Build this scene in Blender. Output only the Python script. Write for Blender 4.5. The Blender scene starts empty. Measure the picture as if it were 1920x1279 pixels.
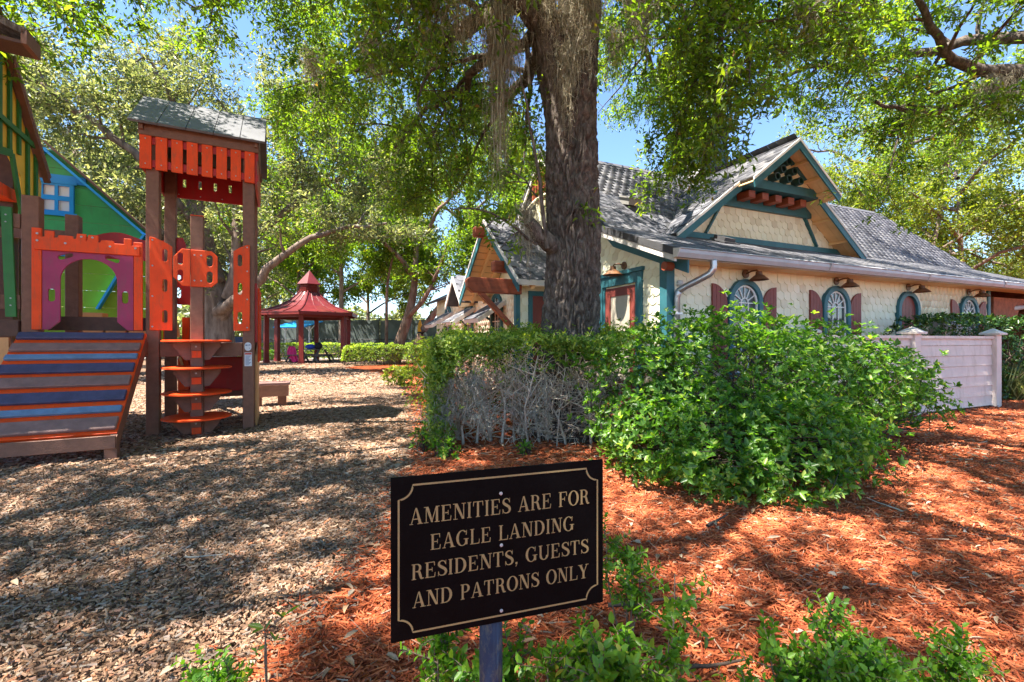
import bpy, bmesh, math, random
import numpy as np
from mathutils import Vector, Matrix, noise as mnoise
random.seed(11)
rng = np.random.default_rng(11)
SC = bpy.context.scene
COL = SC.collection
R = math.radians

# ---------------------------------------------------------------- camera, sky, sun, exposure
CAM_H = 1.2
cam_d = bpy.data.cameras.new('camera')
cam_d.sensor_width = 36.0
cam_d.lens = 858 / 1920 * 36.0
cam_d.clip_start = 0.05
cam_d.clip_end = 2000
cam = bpy.data.objects.new('camera', cam_d)
cam.location = (0, 0, CAM_H)
cam.rotation_euler = (R(90), 0, 0)
COL.objects.link(cam)
SC.camera = cam

SUN = Vector((-0.36, -0.22, 0.90)).normalized()      # towards the sun
world = bpy.data.worlds.new('World')
SC.world = world
world.use_nodes = True
wn = world.node_tree.nodes
wl = world.node_tree.links
bg = wn['Background']
sky = wn.new('ShaderNodeTexSky')
sky.sky_type = 'NISHITA'
sky.sun_disc = False
sky.sun_elevation = math.asin(SUN.z)
sky.sun_rotation = math.atan2(SUN.x, SUN.y)
sky.air_density = 1.0
sky.dust_density = 0.0
sky.ozone_density = 6.0
wl.new(sky.outputs[0], bg.inputs[0])
bg.inputs[1].default_value = 0.050
sun_d = bpy.data.lights.new('sun', 'SUN')
sun_d.energy = 2.9
sun_d.angle = R(0.53)
sun_d.color = (1.0, 0.93, 0.82)
sun_o = bpy.data.objects.new('sun', sun_d)
sun_o.rotation_euler = SUN.to_track_quat('Z', 'Y').to_euler()
sun_o.location = (-8, -6, 25)
COL.objects.link(sun_o)
SC.view_settings.view_transform = 'Standard'
SC.view_settings.look = 'None'
SC.view_settings.gamma = 1.0
SC.view_settings.use_curve_mapping = False
SC.view_settings.exposure = 2.95
SC.cycles.max_bounces = 8
SC.cycles.diffuse_bounces = 4
SC.cycles.glossy_bounces = 2
SC.cycles.transmission_bounces = 4
SC.cycles.use_denoising = True
SC.cycles.sample_clamp_indirect = 6.0


def px(u, v, Y):
    """authoring aid: a photo pixel at a measured depth as a point of the place"""
    return Vector(((u - 960) / 858 * Y, Y, CAM_H - (v - 640) / 858 * Y))


# ---------------------------------------------------------------- materials
def _nt(name):
    m = bpy.data.materials.new(name)
    m.use_nodes = True
    nt = m.node_tree
    b = nt.nodes['Principled BSDF']
    return m, nt, b


def _noise(nt, scale, detail=4, coord='Object', stretch=None, rough=0.6):
    tc = nt.nodes.new('ShaderNodeTexCoord')
    n = nt.nodes.new('ShaderNodeTexNoise')
    n.inputs['Scale'].default_value = scale
    n.inputs['Detail'].default_value = detail
    n.inputs['Roughness'].default_value = rough
    src = tc.outputs[coord]
    if stretch:
        mp = nt.nodes.new('ShaderNodeMapping')
        mp.inputs['Scale'].default_value = stretch
        nt.links.new(src, mp.inputs[0])
        src = mp.outputs[0]
    nt.links.new(src, n.inputs['Vector'])
    return n


def _ramp(nt, stops):
    r = nt.nodes.new('ShaderNodeValToRGB')
    el = r.color_ramp.elements
    while len(el) < len(stops):
        el.new(0.5)
    for e, (p, c) in zip(el, stops):
        e.position = p
        e.color = (*c, 1)
    return r


def sc(c, k):
    return tuple(max(0, min(1, x * k)) for x in c)


def paint(name, col, rough=0.55, var=0.18, scale=3.0, bump=0.15, bscale=60, stretch=None, spec=0.35, dirt=None, streak=None):
    m, nt, b = _nt(name)
    n = _noise(nt, scale, 6, stretch=stretch)
    r = _ramp(nt, [(0.3, sc(col, 1 - var)), (0.5, col), (0.72, sc(col, 1 + var))])
    nt.links.new(n.outputs[0], r.inputs[0])
    out = r.outputs[0]
    if dirt:
        n2 = _noise(nt, scale * 2.7, 8, rough=0.75, stretch=streak)
        r2 = _ramp(nt, [(0.50 if streak else 0.56, (0, 0, 0)), (0.75, (1, 1, 1))])
        nt.links.new(n2.outputs[0], r2.inputs[0])
        mx = nt.nodes.new('ShaderNodeMix')
        mx.data_type = 'RGBA'
        mx.inputs[7].default_value = (*dirt, 1)
        nt.links.new(r2.outputs[0], mx.inputs[0])
        nt.links.new(out, mx.inputs[6])
        out = mx.outputs[2]
    nt.links.new(out, b.inputs['Base Color'])
    b.inputs['Roughness'].default_value = rough
    b.inputs['Specular IOR Level'].default_value = spec
    if bump:
        n3 = _noise(nt, bscale, 3, stretch=stretch)
        bp = nt.nodes.new('ShaderNodeBump')
        bp.inputs['Strength'].default_value = bump
        bp.inputs['Distance'].default_value = 0.01
        nt.links.new(n3.outputs[0], bp.inputs['Height'])
        nt.links.new(bp.outputs[0], b.inputs['Normal'])
    return m


def _rand(nt):
    g = nt.nodes.new('ShaderNodeNewGeometry')
    o = nt.nodes.new('ShaderNodeObjectInfo')
    a = nt.nodes.new('ShaderNodeMath')
    a.operation = 'ADD'
    f = nt.nodes.new('ShaderNodeMath')
    f.operation = 'FRACT'
    nt.links.new(g.outputs['Random Per Island'], a.inputs[0])
    nt.links.new(o.outputs['Random'], a.inputs[1])
    nt.links.new(a.outputs[0], f.inputs[0])
    return f.outputs[0]


def pieces_mat(name, stops, rough=0.8, bump=0.4, bscale=50, var=0.25, vscale=9, spec=0.25):
    """every loose piece gets its own tint"""
    m, nt, b = _nt(name)
    r = _ramp(nt, stops)
    r.color_ramp.interpolation = 'LINEAR'
    nt.links.new(_rand(nt), r.inputs[0])
    n = _noise(nt, vscale, 5)
    mr = nt.nodes.new('ShaderNodeMapRange')
    mr.inputs[1].default_value = 0.25
    mr.inputs[2].default_value = 0.75
    mr.inputs[3].default_value = 1 - var
    mr.inputs[4].default_value = 1 + var
    nt.links.new(n.outputs[0], mr.inputs[0])
    mx = nt.nodes.new('ShaderNodeVectorMath')
    mx.operation = 'SCALE'
    nt.links.new(r.outputs[0], mx.inputs[0])
    nt.links.new(mr.outputs[0], mx.inputs['Scale'])
    nt.links.new(mx.outputs[0], b.inputs['Base Color'])
    b.inputs['Roughness'].default_value = rough
    b.inputs['Specular IOR Level'].default_value = spec
    n3 = _noise(nt, bscale, 4)
    bp = nt.nodes.new('ShaderNodeBump')
    bp.inputs['Strength'].default_value = bump
    bp.inputs['Distance'].default_value = 0.006
    nt.links.new(n3.outputs[0], bp.inputs['Height'])
    nt.links.new(bp.outputs[0], b.inputs['Normal'])
    return m


def leaf_mat(name, stops, trans=0.45, glow=(1.35, 1.5, 0.55), rough=0.42, spec=0.5):
    m, nt, b = _nt(name)
    r = _ramp(nt, stops)
    nt.links.new(_rand(nt), r.inputs[0])
    nt.links.new(r.outputs[0], b.inputs['Base Color'])
    b.inputs['Roughness'].default_value = rough
    b.inputs['Specular IOR Level'].default_value = spec
    t = nt.nodes.new('ShaderNodeBsdfTranslucent')
    mu = nt.nodes.new('ShaderNodeVectorMath')
    mu.operation = 'MULTIPLY'
    mu.inputs[1].default_value = glow
    nt.links.new(r.outputs[0], mu.inputs[0])
    nt.links.new(mu.outputs[0], t.inputs[0])
    ms = nt.nodes.new('ShaderNodeMixShader')
    ms.inputs[0].default_value = trans
    nt.links.new(b.outputs[0], ms.inputs[1])
    nt.links.new(t.outputs[0], ms.inputs[2])
    nt.links.new(ms.outputs[0], nt.nodes['Material Output'].inputs[0])
    return m


def bark_mat(name, c0, c1, c2, scale=6, stretch=(1, 1, 0.22), bump=0.9):
    m, nt, b = _nt(name)
    n = _noise(nt, scale, 8, stretch=stretch, rough=0.7)
    r = _ramp(nt, [(0.32, c0), (0.5, c1), (0.72, c2)])
    nt.links.new(n.outputs[0], r.inputs[0])
    n2 = _noise(nt, 2.2, 4)
    r2 = _ramp(nt, [(0.55, (0, 0, 0)), (0.75, (0.28, 0.28, 0.28))])
    nt.links.new(n2.outputs[0], r2.inputs[0])
    mx = nt.nodes.new('ShaderNodeMix')
    mx.data_type = 'RGBA'
    mx.inputs[7].default_value = (0.30, 0.28, 0.24, 1)
    nt.links.new(r2.outputs[0], mx.inputs[0])
    nt.links.new(r.outputs[0], mx.inputs[6])
    nt.links.new(mx.outputs[2], b.inputs['Base Color'])
    b.inputs['Roughness'].default_value = 0.9
    b.inputs['Specular IOR Level'].default_value = 0.15
    bp = nt.nodes.new('ShaderNodeBump')
    bp.inputs['Strength'].default_value = bump
    bp.inputs['Distance'].default_value = 0.03
    n4 = _noise(nt, scale * 2.5, 6, stretch=stretch, rough=0.7)
    nt.links.new(n4.outputs[0], bp.inputs['Height'])
    nt.links.new(bp.outputs[0], b.inputs['Normal'])
    return m


def ground_mat(name, stops, scale=45, bump=1.0):
    m, nt, b = _nt(name)
    tc = nt.nodes.new('ShaderNodeTexCoord')
    mp = nt.nodes.new('ShaderNodeMapping')
    mp.inputs['Scale'].default_value = (1, 1.6, 1)
    nt.links.new(tc.outputs['Object'], mp.inputs[0])
    nz = nt.nodes.new('ShaderNodeTexNoise')
    nz.inputs['Scale'].default_value = 5
    nt.links.new(mp.outputs[0], nz.inputs['Vector'])
    ad = nt.nodes.new('ShaderNodeMix')
    ad.data_type = 'VECTOR'
    ad.inputs[0].default_value = 0.06
    nt.links.new(mp.outputs[0], ad.inputs[4])
    nt.links.new(nz.outputs['Color'], ad.inputs[5])
    vo = nt.nodes.new('ShaderNodeTexVoronoi')
    vo.inputs['Scale'].default_value = scale
    nt.links.new(ad.outputs[1], vo.inputs['Vector'])
    sp = nt.nodes.new('ShaderNodeSeparateColor')
    nt.links.new(vo.outputs['Color'], sp.inputs[0])
    r = _ramp(nt, stops)
    nt.links.new(sp.outputs[0], r.inputs[0])
    n2 = nt.nodes.new('ShaderNodeTexNoise')
    n2.inputs['Scale'].default_value = 1.3
    n2.inputs['Detail'].default_value = 6
    nt.links.new(tc.outputs['Object'], n2.inputs['Vector'])
    mr = nt.nodes.new('ShaderNodeMapRange')
    mr.inputs[3].default_value = 0.6
    mr.inputs[4].default_value = 1.4
    nt.links.new(n2.outputs[0], mr.inputs[0])
    mu = nt.nodes.new('ShaderNodeVectorMath')
    mu.operation = 'SCALE'
    nt.links.new(r.outputs[0], mu.inputs[0])
    nt.links.new(mr.outputs[0], mu.inputs['Scale'])
    nt.links.new(mu.outputs[0], b.inputs['Base Color'])
    b.inputs['Roughness'].default_value = 0.95
    b.inputs['Specular IOR Level'].default_value = 0.1
    bp = nt.nodes.new('ShaderNodeBump')
    bp.inputs['Strength'].default_value = bump
    bp.inputs['Distance'].default_value = 0.02
    nt.links.new(sp.outputs[1], bp.inputs['Height'])
    nt.links.new(bp.outputs[0], b.inputs['Normal'])
    return m


MT = {}
MT['cream'] = paint('cream_paint', (0.82, 0.77, 0.55), 0.6, 0.10, 1.5, 0.1)
MT['shingle'] = pieces_mat('cream_shingle', [(0, (0.68, 0.61, 0.43)), (0.3, (0.81, 0.76, 0.55)), (0.8, (0.85, 0.81, 0.60)), (1, (0.87, 0.83, 0.65))], 0.6, 0.2, 40, 0.14, 1.4)
MT['teal'] = paint('teal_paint', (0.030, 0.125, 0.150), 0.5, 0.2, 3, 0.12, dirt=(0.06, 0.15, 0.16))
MT['maroon'] = paint('maroon_paint', (0.20, 0.045, 0.035), 0.5, 0.2, 4, 0.15)
MT['redwood'] = paint('redwood_stain', (0.26, 0.060, 0.025), 0.5, 0.25, 3, 0.3, 30, (1, 1, 6))
MT['pine'] = paint('pine_soffit', (0.84, 0.54, 0.26), 0.6, 0.15, 2, 0.2, 40)  # orange bounce from the mulch is put into this soffit colour
MT['slate'] = pieces_mat('slate_shingle', [(0, (0.05, 0.05, 0.058)), (0.35, (0.095, 0.095, 0.108)), (0.7, (0.13, 0.13, 0.146)), (1, (0.18, 0.175, 0.182))], 0.75, 0.7, 60, 0.25, 6)
MT['roof_under'] = paint('roof_underlay', (0.06, 0.06, 0.065), 0.9, 0.3, 4, 0.4)
MT['whitewood'] = paint('white_fascia', (0.60, 0.57, 0.53), 0.6, 0.15, 3, 0.15, dirt=(0.35, 0.32, 0.28))
MT['gutter'] = paint('gutter_metal', (0.42, 0.43, 0.45), 0.4, 0.15, 3, 0.08, dirt=(0.3, 0.28, 0.26))
MT['galv'] = paint('galvanised', (0.50, 0.50, 0.52), 0.35, 0.15, 5, 0.05)
MT['galv'].node_tree.nodes['Principled BSDF'].inputs['Metallic'].default_value = 0.75
MT['bronze'] = paint('bronze_lamp', (0.16, 0.075, 0.035), 0.45, 0.3, 8, 0.1)
MT['glass'] = paint('window_glass', (0.05, 0.06, 0.06), 0.06, 0.4, 2, 0.02, 4, spec=0.9)
MT['muntin'] = paint('white_muntin', (0.75, 0.74, 0.70), 0.5, 0.05)
MT['blind'] = paint('door_blind', (0.44, 0.39, 0.31), 0.25, 0.08, 2, 0.05, spec=0.7)
MT['greentube'] = paint('dark_green_tube', (0.020, 0.055, 0.045), 0.5, 0.2)
MT['darkgreen'] = paint('cupola_green', (0.035, 0.060, 0.050), 0.5, 0.2)
MT['brick'] = paint('rust_brick', (0.30, 0.10, 0.05), 0.85, 0.4, 9, 0.6, 20, dirt=(0.12, 0.05, 0.03))
MT['pinkwhite'] = paint('pale_fence_paint', (0.64, 0.55, 0.50), 0.55, 0.10, 2, 0.1, dirt=(0.46, 0.38, 0.31), streak=(1.5, 1.5, 0.35))
MT['greybox'] = paint('grey_box', (0.25, 0.24, 0.22), 0.5, 0.1)
MT['whitebox'] = paint('white_box', (0.7, 0.7, 0.7), 0.5, 0.05)
MT['lumber'] = paint('brown_lumber', (0.185, 0.085, 0.054), 0.6, 0.18, 14, 0.35, 90, dirt=(0.23, 0.115, 0.078))
MT['lumber_dark'] = paint('dark_brown_lumber', (0.085, 0.040, 0.027), 0.6, 0.18, 14, 0.3, 90)
MT['orange'] = paint('orange_plastic', (0.76, 0.070, 0.010), 0.5, 0.10, 5, 0.12, 120, spec=0.2, dirt=(0.40, 0.085, 0.035), streak=(1.6, 1.6, 0.3))
MT['red'] = paint('red_plastic', (0.42, 0.012, 0.010), 0.45, 0.12, 5, 0.1, 120, dirt=(0.30, 0.03, 0.02), streak=(1.6, 1.6, 0.3))
MT['magenta'] = paint('magenta_plastic', (0.30, 0.022, 0.085), 0.5, 0.15, 5, 0.1, 120, dirt=(0.20, 0.05, 0.08), streak=(1.6, 1.6, 0.3))
MT['navy'] = paint('navy_tread', (0.060, 0.055, 0.110), 0.6, 0.2, 10, 0.4, 90)
MT['bluegrey'] = paint('bluegrey_tread', (0.12, 0.20, 0.32), 0.6, 0.2, 10, 0.4, 90)
MT['mauve'] = paint('mauve_tread', (0.21, 0.115, 0.100), 0.6, 0.2, 10, 0.4, 90)
MT['green'] = paint('green_plastic', (0.025, 0.150, 0.030), 0.5, 0.15, 6, 0.15, 100, dirt=(0.05, 0.13, 0.04), streak=(1.6, 1.6, 0.3))
MT['housegreen'] = paint('house_green', (0.045, 0.36, 0.110), 0.5, 0.14, 4, 0.1, dirt=(0.06, 0.26, 0.09), streak=(1.6, 1.6, 0.3))
MT['lime'] = paint('lime_plastic', (0.20, 0.46, 0.025), 0.5, 0.10, 4, 0.1)
MT['blue'] = paint('blue_trim', (0.010, 0.27, 0.70), 0.45, 0.10, 4, 0.1)
MT['yellow'] = paint('yellow_plastic', (0.80, 0.50, 0.045), 0.5, 0.12, 4, 0.1)
MT['tan'] = paint('tan_plastic', (0.62, 0.32, 0.13), 0.5, 0.12, 4, 0.1)
MT['playroof'] = paint('grey_play_roof', (0.12, 0.122, 0.135), 0.6, 0.15, 5, 0.2, 60)
MT['steel'] = paint('bolt_steel', (0.36, 0.35, 0.34), 0.3, 0.1)
MT['gazebo'] = paint('gazebo_red', (0.17, 0.017, 0.014), 0.5, 0.2, 3, 0.12)
MT['gazebo_roof'] = paint('gazebo_roof_red', (0.125, 0.013, 0.015), 0.36, 0.2, 3, 0.1, spec=0.5)
MT['table'] = paint('grey_table', (0.10, 0.085, 0.075), 0.6, 0.2, 6, 0.2)
MT['pinkcloth'] = paint('pink_cloth', (0.72, 0.045, 0.22), 0.8, 0.2, 7, 0.2)
MT['bluecloth'] = paint('blue_cloth', (0.02, 0.06, 0.40), 0.8, 0.2, 7, 0.2)
MT['blackcloth'] = paint('black_cloth', (0.02, 0.02, 0.025), 0.8, 0.2, 7, 0.2)
MT['blackmetal'] = paint('black_metal', (0.015, 0.016, 0.018), 0.5, 0.2)
MT['windscreen'] = paint('court_windscreen', (0.085, 0.105, 0.100), 0.8, 0.35, 0.9, 0.5, 1.5, (1, 1, 0.5))
MT['navyboard'] = paint('navy_board', (0.015, 0.035, 0.09), 0.6, 0.1)
MT['crayon'] = paint('yellow_crayon', (0.75, 0.38, 0.02), 0.45, 0.1, 6, 0.05)
MT['paver'] = ground_mat('pad_paver', [(0, (0.20, 0.14, 0.13)), (0.5, (0.27, 0.20, 0.19)), (1, (0.33, 0.26, 0.25))], 6, 0.3)
MT['path'] = paint('pale_path', (0.45, 0.41, 0.36), 0.9, 0.15, 2, 0.2)
MT['signblack'] = paint('sign_black', (0.0022, 0.0025, 0.0028), 0.5, 0.3, 20, 0.1, 200, spec=0.05, dirt=(0.006, 0.006, 0.006))
MT['gold'] = paint('sign_gold', (0.25, 0.195, 0.085), 0.5, 0.1, 30, 0.0)
MT['bluepost'] = paint('weathered_blue_post', (0.005, 0.020, 0.050), 0.6, 0.4, 14, 0.3, 60, (1, 1, 0.4), dirt=(0.13, 0.12, 0.07), streak=(1, 1, 0.5))
MT['sticker'] = paint('white_sticker', (0.62, 0.66, 0.70), 0.5, 0.04)
MT['stickerred'] = paint('sticker_red', (0.5, 0.06, 0.04), 0.5, 0.04)
MT['stickerblue'] = paint('sticker_ink', (0.08, 0.12, 0.25), 0.5, 0.04)
MT['bark'] = bark_mat('oak_bark', (0.030, 0.022, 0.018), (0.108, 0.085, 0.070), (0.25, 0.21, 0.18), 18, (1, 1, 0.42), 0.8)
MT['bark2'] = bark_mat('far_bark', (0.07, 0.052, 0.042), (0.17, 0.125, 0.10), (0.30, 0.235, 0.19), 5)
MT['bark3'] = bark_mat('reddish_bark', (0.07, 0.040, 0.028), (0.20, 0.12, 0.085), (0.36, 0.27, 0.21), 5)
MT['twig'] = paint('grey_twig', (0.52, 0.44, 0.35), 0.85, 0.35, 20, 0.3)
MT['boxstem'] = paint('brown_stem', (0.15, 0.11, 0.075), 0.85, 0.3, 20, 0.3)
MT['darktwig'] = paint('dark_twig', (0.075, 0.052, 0.040), 0.9, 0.3, 20, 0.3)
MT['moss'] = leaf_mat('spanish_moss', [(0, (0.20, 0.175, 0.12)), (0.5, (0.36, 0.32, 0.23)), (1, (0.52, 0.47, 0.37))], 0.35, (1.1, 1.05, 0.9), 0.9, 0.1)
MT['lichen'] = leaf_mat('pale_lichen', [(0, (0.26, 0.24, 0.20)), (1, (0.44, 0.42, 0.37))], 0.2, (1, 1, 1), 0.9, 0.1)
MT['oakleaf'] = leaf_mat('oak_leaf', [(0, (0.045, 0.090, 0.014)), (0.4, (0.085, 0.150, 0.020)), (0.8, (0.135, 0.205, 0.024)), (0.97, (0.18, 0.24, 0.03)), (1, (0.22, 0.13, 0.04))], 0.58, (2.5, 2.5, 0.6))
MT['paleleaf'] = leaf_mat('pale_leaf', [(0, (0.065, 0.095, 0.038)), (0.5, (0.145, 0.17, 0.07)), (1, (0.31, 0.31, 0.16))], 0.5, (1.75, 1.75, 0.95))
MT['yellowleaf'] = leaf_mat('spring_leaf', [(0, (0.08, 0.125, 0.02)), (0.5, (0.165, 0.215, 0.03)), (1, (0.30, 0.32, 0.06))], 0.52, (1.65, 1.7, 0.5))
MT['shrubleaf'] = leaf_mat('shrub_leaf', [(0, (0.036, 0.100, 0.018)), (0.5, (0.075, 0.175, 0.026)), (0.85, (0.135, 0.255, 0.036)), (1, (0.30, 0.37, 0.08))], 0.5, (2.4, 2.5, 0.7), 0.38, 0.5)
MT['hedgeleaf'] = leaf_mat('hedge_leaf', [(0, (0.07, 0.14, 0.02)), (0.5, (0.15, 0.24, 0.03)), (1, (0.34, 0.38, 0.08))], 0.5, (2.2, 2.2, 0.6), 0.42)
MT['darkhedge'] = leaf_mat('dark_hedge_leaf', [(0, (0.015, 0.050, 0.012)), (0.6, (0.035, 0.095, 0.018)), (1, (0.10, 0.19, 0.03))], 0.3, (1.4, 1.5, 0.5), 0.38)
#
MT['boxleaf'] = leaf_mat('boxwood_leaf', [(0, (0.055, 0.15, 0.012)), (0.5, (0.11, 0.25, 0.018)), (0.9, (0.17, 0.33, 0.03)), (1, (0.32, 0.33, 0.05))], 0.45, (1.6, 1.7, 0.5), 0.42)
MT['chips'] = pieces_mat('wood_chip', [(0, (0.055, 0.031, 0.019)), (0.25, (0.165, 0.092, 0.055)), (0.5, (0.28, 0.165, 0.10)), (0.72, (0.34, 0.235, 0.16)), (0.88, (0.28, 0.23, 0.19)), (1, (0.38, 0.15, 0.07))], 0.9, 0.3, 80, 0.15)
MT['redmulch'] = pieces_mat('red_mulch_shred', [(0, (0.17, 0.038, 0.016)), (0.3, (0.32, 0.070, 0.026)), (0.6, (0.46, 0.115, 0.040)), (0.85, (0.53, 0.17, 0.07)), (0.95, (0.34, 0.17, 0.10)), (1, (0.42, 0.31, 0.22))], 0.9, 0.3, 80, 0.15)
MT['deadleaf'] = pieces_mat('dead_leaf', [(0, (0.20, 0.11, 0.06)), (0.5, (0.34, 0.22, 0.13)), (1, (0.42, 0.34, 0.25))], 0.7, 0.2, 60, 0.2)
MT['ground'] = ground_mat('brown_mulch_ground', [(0, (0.05, 0.03, 0.02)), (0.4, (0.17, 0.10, 0.062)), (0.75, (0.29, 0.18, 0.115)), (1, (0.36, 0.24, 0.165))], 42)
MT['redground'] = ground_mat('red_mulch_ground', [(0, (0.10, 0.022, 0.010)), (0.5, (0.28, 0.06, 0.022)), (1, (0.44, 0.12, 0.045))], 60)


# ---------------------------------------------------------------- mesh helpers
class MB:
    def __init__(s):
        s.v, s.f = [], []

    def add(s, V, F):
        n = len(s.v)
        s.v += [tuple(p) for p in V]
        s.f += [tuple(i + n for i in f) for f in F]
        return s

    def box(s, x0, x1, y0, y1, z0, z1):
        V = [(x, y, z) for x in (x0, x1) for y in (y0, y1) for z in (z0, z1)]
        return s.add(V, [(0, 1, 3, 2), (4, 6, 7, 5), (0, 4, 5, 1), (2, 3, 7, 6), (0, 2, 6, 4), (1, 5, 7, 3)])

    def beam(s, p, q, w, h, up=(0, 0, 1)):
        p, q = Vector(p), Vector(q)
        d = (q - p).normalized()
        x = d.cross(Vector(up))
        if x.length < 1e-4:
            x = Vector((1, 0, 0))
        x.normalize()
        y = x.cross(d)
        V = []
        for c in (p, q):
            for a, b in ((-1, -1), (1, -1), (1, 1), (-1, 1)):
                V.append(c + x * a * w / 2 + y * b * h / 2)
        return s.add(V, [(3, 2, 1, 0), (4, 5, 6, 7), (0, 1, 5, 4), (1, 2, 6, 5), (2, 3, 7, 6), (3, 0, 4, 7)])

    def tube(s, pts, rad, n=8, caps=True):
        pts = [Vector(p) for p in pts]
        if not hasattr(rad, '__len__'):
            rad = [rad] * len(pts)
        V, F = [], []
        x = None
        for i, p in enumerate(pts):
            d = (pts[min(i + 1, len(pts) - 1)] - pts[max(i - 1, 0)])
            if d.length < 1e-9:
                d = Vector((0, 0, 1))
            d.normalize()
            if x is None:
                x = d.orthogonal().normalized()
            else:
                x = x - d * x.dot(d)
                if x.length < 1e-5:
                    x = d.orthogonal()
                x.normalize()
            y = d.cross(x)
            for k in range(n):
                a = 2 * math.pi * k / n
                V.append(p + (x * math.cos(a) + y * math.sin(a)) * rad[i])
        for i in range(len(pts) - 1):
            for k in range(n):
                k2 = (k + 1) % n
                F.append((i * n + k, i * n + k2, (i + 1) * n + k2, (i + 1) * n + k))
        if caps:
            F.append(tuple(range(n))[::-1])
            F.append(tuple((len(pts) - 1) * n + k for k in range(n)))
        return s.add(V, F)

    def lathe(s, prof, n=20, c=(0, 0, 0)):
        V, F = [], []
        for r, z in prof:
            for k in range(n):
                a = 2 * math.pi * k / n
                V.append((c[0] + r * math.cos(a), c[1] + r * math.sin(a), c[2] + z))
        for i in range(len(prof) - 1):
            for k in range(n):
                k2 = (k + 1) % n
                F.append((i * n + k, i * n + k2, (i + 1) * n + k2, (i + 1) * n + k))
        F.append(tuple(range(n))[::-1])
        F.append(tuple((len(prof) - 1) * n + k for k in range(n)))
        return s.add(V, F)

    def slab(s, poly3, nrm, th):
        """a polygon in space given thickness th against its normal"""
        n = len(poly3)
        nv = Vector(nrm).normalized() * th
        V = [Vector(p) for p in poly3] + [Vector(p) - nv for p in poly3]
        F = [tuple(range(n)), tuple(range(2 * n - 1, n - 1, -1))]
        F += [(i, n + i, n + (i + 1) % n, (i + 1) % n) for i in range(n)]
        return s.add(V, F)

    def plate(s, outer, holes, axis, d0, d1):
        """2D outline with holes extruded; axis 'y': (x,z) outline between y=d0..d1, axis 'x': (y,z) between x=d0..d1"""
        bm = bmesh.new()
        ed = []
        loops = []
        for lp in [outer] + list(holes):
            vs = [bm.verts.new((p[0], p[1], 0)) for p in lp]
            ed += [bm.edges.new((vs[i], vs[(i + 1) % len(vs)])) for i in range(len(vs))]
        bmesh.ops.triangle_fill(bm, edges=ed, use_beauty=True, use_dissolve=False)
        bm.verts.index_update()
        P = [(v.co.x, v.co.y) for v in bm.verts]
        T = [tuple(v.index for v in f.verts) for f in bm.faces]
        bm.free()
        m3 = (lambda a, b, d: (a, d, b)) if axis == 'y' else ((lambda a, b, d: (d, a, b)) if axis == 'x' else (lambda a, b, d: (a, b, d)))
        n = len(P)
        V = [m3(a, b, d0) for a, b in P] + [m3(a, b, d1) for a, b in P]
        F = list(T) + [tuple(i + n for i in reversed(t)) for t in T]
        k = 0
        for lp in [outer] + list(holes):
            m = len(lp)
            F += [(k + i, k + (i + 1) % m, n + k + (i + 1) % m, n + k + i) for i in range(m)]
            k += m
        return s.add(V, F)

    def mesh(s, name):
        me = bpy.data.meshes.new(name)
        me.from_pydata(s.v, [], s.f)
        me.update()
        return me

    def build(s, name, mat, parent=None, smooth=False, bevel=0.0, fix=True):
        me = s.mesh(name)
        if fix:
            bm = bmesh.new()
            bm.from_mesh(me)
            bmesh.ops.recalc_face_normals(bm, faces=bm.faces)
            bm.to_mesh(me)
            bm.free()
        return link(name, me, mat, parent, smooth, bevel)


def link(name, me, mat, parent=None, smooth=False, bevel=0.0):
    if mat is not None and not me.materials:
        me.materials.append(MT[mat] if isinstance(mat, str) else mat)
    if smooth:
        me.polygons.foreach_set('use_smooth', [True] * len(me.polygons))
    o = bpy.data.objects.new(name, me)
    COL.objects.link(o)
    o.parent = parent
    if bevel:
        b = o.modifiers.new('edge', 'BEVEL')
        b.width = bevel
        b.segments = 1
        b.limit_method = 'ANGLE'
    return o


def np_mesh(name, V, F4):
    """fast mesh from arrays; F4 is (m,k) with k corners each"""
    V = np.asarray(V, np.float32)
    F4 = np.asarray(F4, np.int32)
    me = bpy.data.meshes.new(name)
    me.vertices.add(len(V))
    me.vertices.foreach_set('co', V.ravel())
    k = F4.shape[1]
    me.loops.add(F4.size)
    me.loops.foreach_set('vertex_index', F4.ravel())
    me.polygons.add(len(F4))
    me.polygons.foreach_set('loop_start', np.arange(0, F4.size, k, dtype=np.int32))
    me.update(calc_edges=True)
    return me


def thing(name, label, cat, loc=(0, 0, 0), rz=0.0, group=None):
    o = bpy.data.objects.new(name, None)
    o.empty_display_size = 0.2
    COL.objects.link(o)
    o.location = loc
    o.rotation_euler = (0, 0, rz)
    return tag(o, label, cat, group)


def tag(o, label=None, cat=None, group=None, kind=None):
    if label:
        o['label'] = label
    if cat:
        o['category'] = cat
    if group:
        o['group'] = group
    if kind:
        o['kind'] = kind
    return o


def sub(name, parent):
    o = bpy.data.objects.new(name, None)
    o.empty_display_size = 0.1
    COL.objects.link(o)
    o.parent = parent
    return o


def part(mb, name, mat, parent, **k):
    return mb.build(name, mat, parent, **k)


def box(name, mat, parent, *a, bevel=0.0):
    return MB().box(*a).build(name, mat, parent, bevel=bevel, fix=False)


def arc(cx, cy, rx, ry, a0, a1, n):
    return [(cx + rx * math.cos(R(a0 + (a1 - a0) * i / n)), cy + ry * math.sin(R(a0 + (a1 - a0) * i / n))) for i in range(n + 1)]


def slot(cx, cy, w, h, n=6):
    """upright stadium hole"""
    r = w / 2
    return arc(cx, cy + h / 2 - r, r, r, 0, 180, n) + arc(cx, cy - h / 2 + r, r, r, 180, 360, n)


def world_loc(o):
    m = Matrix.Translation(o.location) @ Matrix.Rotation(o.rotation_euler.z, 4, 'Z')
    return m


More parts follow.
